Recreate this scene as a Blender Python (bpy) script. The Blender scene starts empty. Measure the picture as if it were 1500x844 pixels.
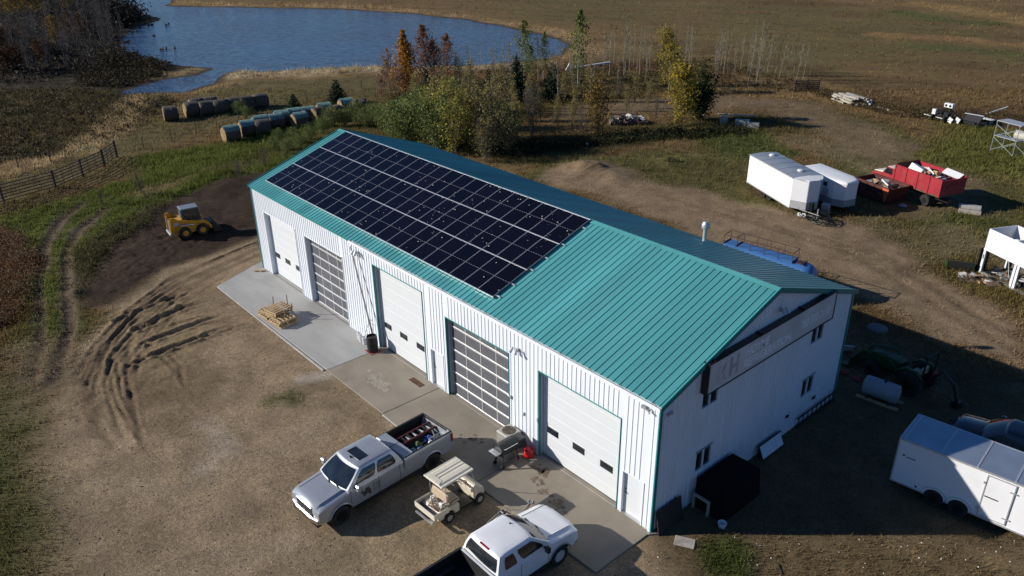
import bpy, bmesh, math, random
import numpy as np
from mathutils import Vector, Matrix
R = math.radians
rng = random.Random(7)
scene = bpy.context.scene
COL = scene.collection

# ------------------------------------------------------------------ camera, sky, sun, exposure
CAM = Vector((13.753, -18.603, 21.235))
YAW, PITCH, ROLL, FPX = 0.858, -0.451, -0.013, 1151.457
fw = Vector((-math.sin(YAW) * math.cos(PITCH), math.cos(YAW) * math.cos(PITCH), math.sin(PITCH)))
r0 = Vector((math.cos(YAW), math.sin(YAW), 0)); u0 = r0.cross(fw)
rt = r0 * math.cos(ROLL) + u0 * math.sin(ROLL); up = u0 * math.cos(ROLL) - r0 * math.sin(ROLL)
cd = bpy.data.cameras.new('camera'); cam = bpy.data.objects.new('camera', cd); COL.objects.link(cam)
cam.matrix_world = Matrix(((rt.x, up.x, -fw.x, CAM.x), (rt.y, up.y, -fw.y, CAM.y), (rt.z, up.z, -fw.z, CAM.z), (0, 0, 0, 1)))
cd.sensor_width = 36; cd.lens = 36 * FPX / 1500; cd.clip_end = 6000; cd.clip_start = 0.1
scene.camera = cam

SUN_EL = R(24.5); SUN_XY = Vector((-0.672, -0.741)).normalized()
sd = Vector((SUN_XY.x * math.cos(SUN_EL), SUN_XY.y * math.cos(SUN_EL), math.sin(SUN_EL)))
ld = bpy.data.lights.new('sun', 'SUN'); ld.energy = 5.0; ld.angle = R(0.5); ld.color = (1.0, 0.94, 0.86)
sun = bpy.data.objects.new('sun', ld); COL.objects.link(sun); sun.rotation_euler = sd.to_track_quat('Z', 'Y').to_euler()
world = bpy.data.worlds.new('World'); scene.world = world; world.use_nodes = True
wn = world.node_tree.nodes; wl = world.node_tree.links
sky = wn.new('ShaderNodeTexSky'); sky.sky_type = 'NISHITA'; sky.sun_disc = False
sky.sun_elevation = SUN_EL; sky.sun_rotation = math.atan2(SUN_XY.x, SUN_XY.y) % (2 * math.pi)
sky.air_density = 1.0; sky.dust_density = 0.0; sky.ozone_density = 10.0
wl.new(sky.outputs[0], wn['Background'].inputs[0]); wn['Background'].inputs[1].default_value = 0.070
scene.view_settings.view_transform = 'Standard'; scene.view_settings.look = 'None'
scene.view_settings.exposure = 0.15; scene.view_settings.gamma = 1.0

def at(px, py, z=0.0):
    """point of the level z that lies behind a pixel of the 1500 px wide photograph (surveying the ground)"""
    d = fw * FPX + rt * (px - 750) - up * (py - 422)
    t = (z - CAM.z) / d.z
    return CAM + d * t

# ------------------------------------------------------------------ mesh helpers
class MB:
    def __init__(self): self.v = []; self.f = []; self.m = []
    def add(self, vs, fs, mi=0):
        b = len(self.v); self.v += [tuple(p) for p in vs]
        for f in fs: self.f.append(tuple(b + i for i in f)); self.m.append(mi)
        return self
    def box(self, c, s, rot=None, mi=0):
        x, y, z = s[0] / 2, s[1] / 2, s[2] / 2
        P = [Vector((i * x, j * y, k * z)) for k in (-1, 1) for j in (-1, 1) for i in (-1, 1)]
        if rot is not None: P = [rot @ p for p in P]
        c = Vector(c)
        return self.add([p + c for p in P], [(0, 2, 3, 1), (4, 5, 7, 6), (0, 1, 5, 4), (2, 6, 7, 3), (0, 4, 6, 2), (1, 3, 7, 5)], mi)
    def bx(self, a, b, mi=0):
        return self.box([(a[i] + b[i]) / 2 for i in range(3)], [abs(b[i] - a[i]) for i in range(3)], None, mi)
    def frame(self, p, q, upv=(0, 0, 1)):
        d = (Vector(q) - Vector(p)).normalized(); u = Vector(upv)
        if abs(d.dot(u)) > .97: u = Vector((1, 0, 0))
        s = d.cross(u).normalized(); return d, s, s.cross(d)
    def bar(self, p, q, w, h, mi=0, upv=(0, 0, 1)):
        d, s, u = self.frame(p, q, upv); p = Vector(p); q = Vector(q)
        P = [a + s * i * w / 2 + u * j * h / 2 for a in (p, q) for j in (-1, 1) for i in (-1, 1)]
        return self.add(P, [(0, 1, 3, 2), (4, 6, 7, 5), (0, 4, 5, 1), (2, 3, 7, 6), (0, 2, 6, 4), (1, 5, 7, 3)], mi)
    def tube(self, p, q, r, r2=None, n=8, mi=0, cap=True):
        r2 = r if r2 is None else r2
        d, s, u = self.frame(p, q); p = Vector(p); q = Vector(q)
        P = [a + (s * math.cos(2 * math.pi * k / n) + u * math.sin(2 * math.pi * k / n)) * rr for a, rr in ((p, r), (q, r2)) for k in range(n)]
        F = [(k, k + n, (k + 1) % n + n, (k + 1) % n) for k in range(n)]
        if cap: F += [tuple(range(n)), tuple(range(2 * n - 1, n - 1, -1))]
        return self.add(P, F, mi)
    def path(self, pts, r, n=6, mi=0):
        pts = [Vector(p) for p in pts]; rr = r if isinstance(r, (list, tuple)) else [r] * len(pts)
        P = []; F = []
        for i, p in enumerate(pts):
            d, s, u = self.frame(pts[max(0, i - 1)], pts[min(len(pts) - 1, i + 1)])
            P += [p + (s * math.cos(2 * math.pi * k / n) + u * math.sin(2 * math.pi * k / n)) * rr[i] for k in range(n)]
        for i in range(len(pts) - 1):
            F += [(i * n + k, i * n + n + k, i * n + n + (k + 1) % n, i * n + (k + 1) % n) for k in range(n)]
        F += [tuple(range(n)), tuple(range(len(P) - 1, len(P) - n - 1, -1))]
        return self.add(P, F, mi)
    def prism(self, poly, axis, a, b, mi=0):
        """poly in the two other axes (cyclic order), run along axis from a to b"""
        def mk(u, v, w):
            return {'x': (w, u, v), 'y': (u, w, v), 'z': (u, v, w)}[axis]
        n = len(poly); P = [mk(u, v, a) for u, v in poly] + [mk(u, v, b) for u, v in poly]
        F = [(k, (k + 1) % n, (k + 1) % n + n, k + n) for k in range(n)] + [tuple(range(n - 1, -1, -1)), tuple(range(n, 2 * n))]
        return self.add(P, F, mi)
    def lathe(self, prof, c, axis='z', n=20, mi=0):
        P = []; F = []; c = Vector(c)
        for r, h in prof:
            for k in range(n):
                a = 2 * math.pi * k / n; x, y = r * math.cos(a), r * math.sin(a)
                P.append(c + Vector({'z': (x, y, h), 'x': (h, x, y), 'y': (x, h, y)}[axis]))
        for i in range(len(prof) - 1):
            F += [(i * n + k, i * n + (k + 1) % n, (i + 1) * n + (k + 1) % n, (i + 1) * n + k) for k in range(n)]
        if prof[0][0] > 1e-4: F.append(tuple(range(n - 1, -1, -1)))
        if prof[-1][0] > 1e-4: F.append(tuple(range(len(P) - n, len(P))))
        return self.add(P, F, mi)
    def grid(self, rows, mi=0, closed=False):
        n = len(rows[0]); P = [p for r in rows for p in r]; F = []
        for i in range(len(rows) - 1):
            for k in range(n if closed else n - 1):
                k2 = (k + 1) % n
                F.append((i * n + k, i * n + k2, (i + 1) * n + k2, (i + 1) * n + k))
        return self.add(P, F, mi)
    def build(self, name, mats, parent=None, loc=None, smooth=False, bevel=0, rz=None, fix=True):
        me = bpy.data.meshes.new(name)
        me.from_pydata([tuple(p) for p in self.v], [], self.f)
        ms = mats if isinstance(mats, (list, tuple)) else [mats]
        for m in ms: me.materials.append(m)
        if len(ms) > 1: me.polygons.foreach_set('material_index', self.m)
        if fix:
            bm = bmesh.new(); bm.from_mesh(me); bmesh.ops.recalc_face_normals(bm, faces=bm.faces); bm.to_mesh(me); bm.free()
        if smooth:
            me.polygons.foreach_set('use_smooth', [True] * len(me.polygons))
            if smooth is not True: me.set_sharp_from_angle(angle=R(smooth))
        me.update()
        o = bpy.data.objects.new(name, me); COL.objects.link(o)
        if parent is not None: o.parent = parent
        if loc is not None: o.location = loc
        if rz is not None: o.rotation_euler = (0, 0, rz)
        if bevel:
            b = o.modifiers.new('bevel', 'BEVEL'); b.width = bevel; b.segments = 1; b.limit_method = 'ANGLE'; b.angle_limit = R(40)
        return o

def link_mesh(name, me, parent=None):
    o = bpy.data.objects.new(name, me); COL.objects.link(o)
    if parent is not None: o.parent = parent
    return o
def tag(o, label=None, cat=None, group=None, kind=None):
    if label: o['label'] = label
    if cat: o['category'] = cat
    if group: o['group'] = group
    if kind: o['kind'] = kind
    return o
def thing(name, label, cat, loc=(0, 0, 0), rz=0.0, group=None):
    o = bpy.data.objects.new(name, None); COL.objects.link(o); o.empty_display_size = .3
    o.location = loc; o.rotation_euler = (0, 0, rz)
    return tag(o, label, cat, group)
def dup(root, loc=None, rot=None, scale=None, label=None, group=None):
    def cp(o, par):
        c = o.copy(); COL.objects.link(c)
        if par is not None: c.parent = par
        for ch in o.children: cp(ch, c)
        return c
    c = cp(root, None)
    if loc is not None: c.location = loc
    if rot is not None: c.rotation_euler = rot
    if scale is not None: c.scale = scale
    if label: c['label'] = label
    if group: c['group'] = group
    return c
def np_mesh(name, verts, faces, colors=None, mats=(), k=3):
    """fast mesh from numpy: faces of k corners, colour per vertex"""
    verts = np.asarray(verts, dtype=np.float32); faces = np.asarray(faces, dtype=np.int32)
    me = bpy.data.meshes.new(name); nf = len(faces)
    me.vertices.add(len(verts)); me.vertices.foreach_set('co', verts.ravel())
    me.loops.add(nf * k); me.loops.foreach_set('vertex_index', faces.ravel())
    me.polygons.add(nf); me.polygons.foreach_set('loop_start', np.arange(nf, dtype=np.int32) * k)
    try: me.polygons.foreach_set('loop_total', np.full(nf, k, dtype=np.int32))
    except Exception: pass
    if colors is not None:
        a = me.color_attributes.new('tint', 'FLOAT_COLOR', 'POINT')
        c = np.ones((len(verts), 4), np.float32); c[:, :3] = colors; a.data.foreach_set('color', c.ravel())
    for m in mats: me.materials.append(m)
    me.update(calc_edges=True); me.validate()
    return me

# ------------------------------------------------------------------ materials
def mat(name, col, rough=.6, metal=0.0, var=.12, scale=6.0, bump=0.0, bscale=40.0, spec=.5, coat=0.0, dirt=None, stretch=None):
    m = bpy.data.materials.new(name); m.use_nodes = True; nt = m.node_tree; n = nt.nodes; l = nt.links
    b = n['Principled BSDF']; b.inputs['Roughness'].default_value = rough; b.inputs['Metallic'].default_value = metal
    b.inputs['Specular IOR Level'].default_value = spec
    if coat: b.inputs['Coat Weight'].default_value = coat; b.inputs['Coat Roughness'].default_value = .06
    tc = n.new('ShaderNodeTexCoord'); src = tc.outputs['Object']
    if stretch:
        mp = n.new('ShaderNodeMapping'); mp.inputs['Scale'].default_value = stretch; l.new(src, mp.inputs[0]); src = mp.outputs[0]
    nz = n.new('ShaderNodeTexNoise'); nz.inputs['Scale'].default_value = scale; nz.inputs['Detail'].default_value = 6; l.new(src, nz.inputs['Vector'])
    mr = n.new('ShaderNodeMapRange'); mr.inputs[1].default_value = .3; mr.inputs[2].default_value = .7
    mr.inputs[3].default_value = 1 - var; mr.inputs[4].default_value = 1 + var; l.new(nz.outputs[0], mr.inputs[0])
    mx = n.new('ShaderNodeMix'); mx.data_type = 'RGBA'; mx.blend_type = 'MULTIPLY'; mx.inputs[0].default_value = 1
    mx.inputs[6].default_value = (*col, 1); l.new(mr.outputs[0], mx.inputs[7])
    out = mx.outputs[2]
    if dirt:
        dc, amt, ds = dirt
        n2 = n.new('ShaderNodeTexNoise'); n2.inputs['Scale'].default_value = ds; n2.inputs['Detail'].default_value = 8; n2.inputs['Roughness'].default_value = .65; l.new(src, n2.inputs['Vector'])
        m2 = n.new('ShaderNodeMapRange'); m2.inputs[1].default_value = .5; m2.inputs[2].default_value = .72; m2.inputs[3].default_value = 0; m2.inputs[4].default_value = amt
        l.new(n2.outputs[0], m2.inputs[0])
        mx2 = n.new('ShaderNodeMix'); mx2.data_type = 'RGBA'; l.new(m2.outputs[0], mx2.inputs[0]); l.new(out, mx2.inputs[6]); mx2.inputs[7].default_value = (*dc, 1)
        out = mx2.outputs[2]
    l.new(out, b.inputs['Base Color'])
    if bump:
        n3 = n.new('ShaderNodeTexNoise'); n3.inputs['Scale'].default_value = bscale; n3.inputs['Detail'].default_value = 5; l.new(src, n3.inputs['Vector'])
        bp = n.new('ShaderNodeBump'); bp.inputs['Strength'].default_value = bump; bp.inputs['Distance'].default_value = .02
        l.new(n3.outputs[0], bp.inputs['Height']); l.new(bp.outputs[0], b.inputs['Normal'])
    return m
def tint_mat(name, rough=.8, var=.25, scale=3.0, trans=0.0, spec=.25):
    """colour from the vertex colours of the mesh (leaf and grass colour), broken up by noise"""
    m = bpy.data.materials.new(name); m.use_nodes = True; n = m.node_tree.nodes; l = m.node_tree.links
    b = n['Principled BSDF']; b.inputs['Roughness'].default_value = rough; b.inputs['Specular IOR Level'].default_value = spec
    at_ = n.new('ShaderNodeAttribute'); at_.attribute_name = 'tint'
    l.new(at_.outputs['Color'], b.inputs['Base Color'])
    if trans:
        t = n.new('ShaderNodeBsdfTranslucent'); l.new(at_.outputs['Color'], t.inputs[0])
        mxs = n.new('ShaderNodeMixShader'); mxs.inputs[0].default_value = trans
        l.new(b.outputs[0], mxs.inputs[1]); l.new(t.outputs[0], mxs.inputs[2]); l.new(mxs.outputs[0], n['Material Output'].inputs[0])
    return m
WHITE_STEEL = mat('white_painted_steel', (.76, .80, .85), .42, var=.03, scale=1.2, dirt=((.55, .52, .46), .25, 1.5), stretch=(1, 1, .25))
DOOR_WHITE = mat('white_door_skin', (.66, .685, .70), .5, var=.02, scale=1.0, dirt=((.6, .57, .5), .15, 1.0))
TEAL = mat('teal_painted_steel', (.080, .315, .322), .38, var=.12, scale=1.1, dirt=((.10, .30, .30), .45, .7), stretch=(1, .12, .12))
TEAL_TRIM = mat('teal_trim', (.02, .21, .21), .4, var=.08)
GREY_JAMB = mat('grey_jamb', (.42, .45, .48), .5, var=.06)
JAMB_DARK = mat('dark_jamb', (.05, .055, .06), .6)
ALU = mat('aluminium', (.78, .79, .80), .35, .6, var=.05)
ALU_DULL = mat('dull_aluminium', (.55, .56, .57), .45, .7, var=.12)
GALV = mat('galvanised_steel', (.50, .52, .54), .45, .6, var=.2, scale=14)
GLASS_DARK = mat('dark_glass', (.016, .022, .028), .05, var=.45, scale=2.2, spec=.85)
GLASS_GREY = mat('grey_tinted_glazing', (.115, .12, .135), .28, var=.12, scale=2.5, spec=.5)
BLACK = mat('black_paint', (.012, .012, .013), .45, var=.2)
BLACK_MATT = mat('black_matt', (.006, .006, .007), .9, var=.2, spec=.15)
RUBBER = mat('tyre_rubber', (.016, .015, .014), .85, var=.25, scale=10, bump=.4, bscale=60, dirt=((.10, .08, .055), .35, 9))
WOOD = mat('pale_pallet_wood', (.46, .33, .185), .75, var=.22, scale=5, bump=.2, stretch=(1, 1, 3))
WOOD_GREY = mat('weathered_wood', (.34, .31, .27), .85, var=.3, scale=4, bump=.3)
RUST = mat('rusty_steel', (.11, .055, .032), .8, var=.4, scale=5, bump=.2)
PIPE_RUST = mat('rusty_pipe', (.065, .045, .04), .75, var=.3, scale=3)
CHROME = mat('chrome', (.62, .63, .65), .24, 1.0, var=.05)
RED_PLASTIC = mat('red_plastic', (.55, .012, .018), .4, var=.06)
WHITE_PLASTIC = mat('white_plastic', (.72, .73, .73), .45, var=.05, dirt=((.45, .42, .36), .3, 4))
# ------------------------------------------------------------------ ground: one sheet, relief and soil zones surveyed in plan
def _hash(ix, iy, s):
    h = (ix.astype(np.int64) * 374761393 + iy.astype(np.int64) * 668265263 + s * 982451653) & 0x7fffffff
    h = ((h ^ (h >> 13)) * 1274126177) & 0x7fffffff
    return ((h ^ (h >> 16)) & 0xffff) / 65535.0
def vnoise(x, y, s=0):
    ix = np.floor(x); iy = np.floor(y); fx = x - ix; fy = y - iy
    fx = fx * fx * (3 - 2 * fx); fy = fy * fy * (3 - 2 * fy)
    a = _hash(ix, iy, s); b = _hash(ix + 1, iy, s); c = _hash(ix, iy + 1, s); d = _hash(ix + 1, iy + 1, s)
    return (a + (b - a) * fx) * (1 - fy) + (c + (d - c) * fx) * fy
def fbm(x, y, sc, s=0, o=4):
    v = 0; am = .5; f = 1 / sc
    for k in range(o): v = v + am * vnoise(x * f + 17 * k, y * f - 9 * k, s + k); am *= .5; f *= 2.03
    return v / (1 - .5 ** o) - .5
def sst(a, b, x):
    t = np.clip((x - a) / (b - a), 0, 1); return t * t * (3 - 2 * t)
def seg_dist(X, Y, P):
    d = np.full(X.shape, 1e9)
    for (x0, y0), (x1, y1) in zip(P[:-1], P[1:]):
        dx, dy = x1 - x0, y1 - y0; L2 = dx * dx + dy * dy + 1e-12
        t = np.clip(((X - x0) * dx + (Y - y0) * dy) / L2, 0, 1)
        d = np.minimum(d, np.hypot(X - x0 - t * dx, Y - y0 - t * dy))
    return d
def poly_sd(X, Y, P):
    d = seg_dist(X, Y, list(P) + [P[0]]); ins = np.zeros(X.shape, bool); n = len(P)
    for i in range(n):
        x0, y0 = P[i]; x1, y1 = P[(i + 1) % n]
        if y0 == y1: continue
        c = ((y0 > Y) != (y1 > Y)) & (X < (x1 - x0) * (Y - y0) / (y1 - y0) + x0); ins ^= c
    return np.where(ins, d, -d)
def W(px): return [(p.x, p.y) for p in (at(a, b) for a, b in px)]
def axis(parts):
    out = [parts[0][0]]
    for a, b, st in parts:
        n = max(1, int(round((b - a) / st))); out += list(np.linspace(a, b, n + 1)[1:])
    return np.array(out)
gx = axis([(-3000, -600, 400), (-600, -270, 40), (-270, -110, 1.3), (-110, -56, .6), (-56, -45, .3), (-45, -23, .09), (-23, 12, .28), (12, 40, 1.5), (40, 200, 20), (200, 1500, 260)])
gy = axis([(-1500, -200, 260), (-200, -40, 16), (-40, -15, 1.2), (-15, -13, .3), (-13, 1.5, .09), (1.5, 3, .2), (3, 52, .36), (52, 110, .7), (110, 225, 1.4), (225, 600, 38), (600, 3000, 400)])
GX, GY = np.meshgrid(gx, gy)
LAKE = W([(172, 0), (187, 15), (214, 20), (243, 26), (222, 34), (196, 42), (182, 55), (178, 66), (206, 80), (240, 92), (282, 95), (316, 100), (292, 110), (240, 117), (212, 125), (186, 136), (222, 134), (268, 133),
          (300, 122), (318, 111), (334, 104), (400, 102), (470, 99), (520, 96), (560, 94), (600, 97), (650, 95), (700, 93), (760, 88), (800, 83), (822, 75), (826, 65), (815, 57), (790, 51),
          (740, 40), (680, 29), (600, 20), (500, 14), (420, 12), (340, 10.5), (270, 10), (238, 9), (246, 3), (262, -8), (200, -8)])
sdl = poly_sd(GX, GY, LAKE); sdl = sdl + fbm(GX, GY, 4, 3) * 2.2
C = np.zeros(GX.shape + (3,)); BARE = np.zeros(GX.shape); TUFT = np.ones(GX.shape) * .8
n1 = fbm(GX, GY, 22, 11); n2 = fbm(GX, GY, 5, 12); n3 = fbm(GX, GY, 1.6, 13); n4 = fbm(GX, GY, 60, 14)
# streaks of the hay field run along the swaths
ux, uy = .9, .43
st1 = fbm((GX * ux + GY * uy) / 9, (-GX * uy + GY * ux), 2.6, 15)
C[:] = np.array((.178, .131, .067))
C *= (1 + .55 * n1 + .5 * n2 + .55 * st1)[..., None]
g = sst(-.02, .18, n4 + .5 * n2)[..., None] * .42
C = C * (1 - g) + g * np.array((.105, .115, .045))
def layer(P, col, soft=1.0, warp=2.0, bare=0.0, tuft=.8, amt=1.0, var=.35, stroke=None, wsc=4.0, seed=31):
    global C, BARE, TUFT
    P = W(P)
    d = (stroke - seg_dist(GX, GY, P)) if stroke else poly_sd(GX, GY, P)
    d = d + warp * 2 * fbm(GX, GY, wsc, seed)
    w = sst(-soft, soft, d) * amt
    cc = np.array(col) * (1 + var * (n2 + n3 + .6 * n1))[..., None]
    C = C * (1 - w[..., None]) + cc * w[..., None]; BARE = BARE * (1 - w) + bare * w; TUFT = TUFT * (1 - w) + tuft * w
    return w
# far field: pale draws and greener swales
layer([(1360, 8), (1400, 14), (1460, 22), (1520, 34)], (.26, .19, .09), 3, 3, stroke=5, seed=41)
layer([(1300, 52), (1380, 55), (1440, 60), (1520, 70)], (.25, .175, .085), 2, 3, stroke=3.0, seed=42)
layer([(1320, 18), (1380, 30), (1440, 34)], (.115, .12, .045), 2, 3, stroke=3.5, seed=43)
layer([(1340, 66), (1420, 74), (1520, 84)], (.12, .125, .05), 2, 3, stroke=3, seed=44)
layer([(880, 60), (1000, 72), (1180, 110), (1320, 165), (1500, 190), (1500, 160), (1330, 140), (1200, 100), (1000, 60)], (.12, .085, .045), 3, 4, amt=.8, seed=45)
# marsh and wood floor on the left
layer([(-60, 118), (230, 112), (262, 150), (200, 192), (110, 232), (-60, 280)], (.09, .078, .04), 3, 4, tuft=1.0, var=.9, seed=46)
layer([(-200, -30), (168, -8), (186, 18), (245, 26), (196, 42), (180, 60), (250, 92), (300, 98), (240, 117), (180, 134), (-60, 138)], (.040, .036, .025), 3, 3, tuft=.9, var=.7, seed=47)
# pasture between fence and reeds, behind the barn
layer([(-40, 310), (80, 277), (170, 231), (300, 192), (420, 166), (560, 150), (640, 110), (330, 120), (232, 165), (190, 197), (120, 237), (-40, 270)], (.135, .12, .058), 2, 3, tuft=.7, seed=48)
layer([(540, 150), (700, 118), (880, 92), (1000, 105), (1000, 135), (900, 150), (780, 165), (700, 220), (560, 215)], (.12, .105, .042), 2, 3, tuft=1.0, seed=49)
layer([(600, 112), (700, 108), (780, 108), (860, 96), (960, 95), (1040, 110)], (.15, .08, .045), 2, 3, stroke=3, amt=.8, tuft=1.0, seed=50)
# straw coloured reed banks
layer([(-60, 275), (0, 256), (60, 240), (140, 207), (185, 168), (208, 138)], (.30, .245, .155), 1.2, 2.6, stroke=1.7, tuft=1.2, var=.8, seed=51)
layer([(330, 111), (400, 107), (480, 103), (560, 100), (640, 100), (700, 97)], (.36, .31, .215), 1.6, 3.4, stroke=3.6, tuft=1.4, var=.6, seed=52)
layer([(250, 4), (330, 7), (420, 9), (520, 11), (620, 20), (720, 33), (790, 45), (838, 58), (850, 78), (830, 92)], (.28, .215, .125), 2, 2.5, stroke=3.4, tuft=1.2, var=.5, seed=53)
layer([(215, 118), (262, 109), (300, 99)], (.28, .235, .14), 1, 1.5, stroke=1.2, tuft=1.2, seed=54)
layer([(230, 136), (300, 134), (350, 122)], (.26, .21, .12), 1, 2, stroke=1.6, tuft=1.2, seed=55)
layer([(200, 24), (240, 26)], (.17, .14, .09), 1.5, 1.5, stroke=1.5, tuft=.8, seed=56)
# lush grass along the fence and round the barn
layer([(-30, 460), (-30, 325), (60, 305), (180, 262), (205, 228), (330, 210), (430, 182), (500, 178), (430, 250), (372, 268), (290, 290), (215, 306), (135, 352), (106, 385), (100, 480), (60, 500)], (.098, .125, .034), 1.5, 2.2, tuft=1.2, seed=57)
layer([(210, 285), (300, 255), (360, 240), (300, 250)], (.24, .19, .11), .8, 1.5, stroke=.7, tuft=.6, amt=.7, seed=58)
layer([(330, 250), (460, 200), (560, 180), (800, 240), (830, 225), (700, 215), (900, 205), (1060, 195), (1200, 190), (1100, 178), (900, 190)], (.075, .075, .03), 1.5, 2, stroke=2.0, tuft=1.1, amt=.7, seed=59)
layer([(1050, 175), (1180, 225), (1120, 250), (1030, 215)], (.085, .105, .035), 1.5, 2, tuft=1.1, seed=60)
layer([(560, 200), (760, 235), (900, 215), (980, 205), (900, 195), (700, 205)], (.05, .05, .025), 1.2, 2, tuft=1.0, seed=61)
# farm yard behind: bare traffic lanes with grass between
layer([(770, 262), (850, 232), (960, 222), (1080, 235), (1100, 280), (1230, 330), (1330, 320), (1400, 400), (1520, 450), (1520, 290), (1440, 250), (1320, 190), (1180, 150), (1260, 300), (1200, 360), (1000, 320), (820, 268)], (.122, .122, .05), 1.5, 2.5, bare=.2, tuft=.8, seed=62)
layer([(1500, 470), (1410, 432), (1345, 388), (1308, 346), (1240, 328), (1150, 314), (1040, 288), (930, 256), (840, 232), (800, 262), (900, 300), (1040, 350), (1250, 430), (1380, 505), (1520, 552)], (.27, .215, .15), 1.0, 2.2, bare=1.0, tuft=.06, seed=63)
layer([(850, 164), (960, 155), (1080, 150), (1160, 158), (1250, 195), (1330, 240), (1390, 300)], (.19, .15, .10), 1.2, 1.8, stroke=3.6, bare=.8, tuft=.12, amt=.9, seed=64)
layer([(1180, 205), (1300, 262), (1380, 330), (1460, 400)], (.19, .16, .095), 1.2, 2.2, stroke=1.8, bare=.8, tuft=.25, amt=.8, seed=65)
layer([(1240, 300), (1290, 330), (1360, 375)], (.16, .14, .075), 1, 2, stroke=1.2, bare=.4, tuft=.6, seed=66)
layer([(1400, 175), (1320, 235), (1420, 250), (1520, 270), (1520, 200)], (.115, .125, .038), 1.5, 2.5, tuft=1.2, seed=67)
layer([(1300, 332), (1420, 330), (1480, 330), (1400, 312)], (.10, .12, .04), 1, 1.5, tuft=1.2, seed=68)
layer([(1350, 395), (1420, 372), (1520, 445), (1500, 460), (1420, 430)], (.13, .11, .045), 1, 1.4, tuft=1.2, seed=69)
layer([(835, 250), (868, 238), (898, 248), (860, 262)], (.26, .20, .13), .6, .8, bare=1, tuft=.05, seed=70)
# the gravel and clay yard in front
layer([(385, 340), (330, 362), (250, 392), (165, 450), (110, 515), (70, 590), (62, 700), (90, 900), (1100, 1000), (1000, 800), (955, 776), (386, 392)], (.298, .244, .173), 1.0, 1.4, bare=1.0, tuft=.02, var=.40, seed=71)
layer([(-40, 560), (60, 590), (90, 700), (70, 860), (-60, 900)], (.085, .098, .04), 1.0, 1.8, bare=.15, tuft=1.0, amt=.85, seed=72)
for k_, (st_, cl_) in enumerate((([(110, 640), (200, 690), (360, 640), (470, 560)], (.225, .185, .14)), ([(130, 700), (260, 720), (400, 660), (520, 590)], (.33, .285, .215)), ([(100, 780), (240, 800), (380, 740), (440, 680)], (.22, .18, .135)), ([(180, 860), (330, 820), (430, 790)], (.32, .275, .21)), ([(320, 480), (420, 520), (480, 570), (560, 640)], (.23, .185, .13)), ([(70, 640), (90, 720), (140, 844)], (.20, .165, .12)), ([(300, 690), (340, 660), (300, 620)], (.37, .34, .30)))):
    layer(st_, cl_, .5, .9, stroke=.45, bare=1, tuft=0, amt=.55, wsc=1.6, seed=170 + k_)
layer([(60, 480), (120, 500), (80, 600), (0, 640), (-30, 520)], (.16, .135, .09), 1.0, 1.8, bare=.8, tuft=.2, amt=.8, seed=73)
layer([(185, 440), (290, 430), (330, 480), (240, 540), (170, 600), (150, 520)], (.29, .235, .15), 1.2, 1.6, bare=1, tuft=0, amt=.75, seed=74)
layer([(190, 560), (260, 540), (340, 560), (300, 640), (210, 640)], (.21, .165, .11), 1.5, 1.6, bare=1, tuft=0, amt=.75, seed=75)
layer([(395, 588), (425, 578), (430, 590)], (.09, .10, .04), .5, .9, bare=.4, tuft=.9, amt=.8, stroke=.3, seed=76)
layer([(445, 556), (470, 552), (485, 548)], (.42, .40, .37), .3, .5, stroke=.25, bare=1, tuft=0, amt=.8, seed=77)
layer([(380, 880), (600, 700), (700, 780), (760, 900)], (.285, .24, .165), 1.5, 1.4, bare=1, tuft=0, var=.2, seed=78)
# black earth beside the barn and the two wheel lane
layer([(96, 395), (140, 352), (215, 306), (300, 275), (352, 258), (395, 250), (384, 342), (325, 364), (245, 394), (165, 448), (120, 455), (108, 420)], (.058, .042, .032), .7, 1.0, bare=1.0, tuft=.02, var=.5, seed=79)
layer([(100, 372), (170, 330), (235, 300), (225, 322), (150, 372), (118, 425)], (.085, .082, .033), .6, 1.2, tuft=1.2, amt=.75, seed=80)
layer([(45, 560), (62, 500), (58, 420), (66, 360), (88, 325), (120, 300)], (.13, .11, .082), .35, .5, stroke=.42, bare=.9, tuft=.1, seed=81)
layer([(80, 560), (104, 480), (97, 420), (98, 370), (118, 336), (150, 310)], (.13, .11, .082), .35, .5, stroke=.42, bare=.9, tuft=.1, seed=82)
layer([(-20, 330), (40, 350), (50, 400), (36, 455), (-20, 490)], (.135, .068, .036), .8, 1.2, tuft=1.5, seed=83)
# by the gable end
layer([(952, 778), (1240, 470), (1390, 520), (1520, 560), (1520, 1000), (1040, 960)], (.155, .125, .08), 1.0, 1.4, bare=.55, tuft=.3, var=.5, seed=84)
layer([(1020, 800), (1060, 790), (1090, 800), (1085, 840), (1040, 840)], (.08, .105, .032), .5, .9, bare=.1, tuft=1.4, seed=85)
layer([(1130, 800), (1300, 800), (1500, 830), (1500, 870), (1150, 870)], (.17, .135, .075), 1.0, 1.4, bare=.3, tuft=.7, amt=.7, seed=86)
# shore mud and lake bed
mud = sst(-2.8, -.4, sdl)[..., None]; C = C * (1 - mud) + np.array((.055, .045, .036)) * mud; TUFT *= (1 - mud[..., 0])
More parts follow.
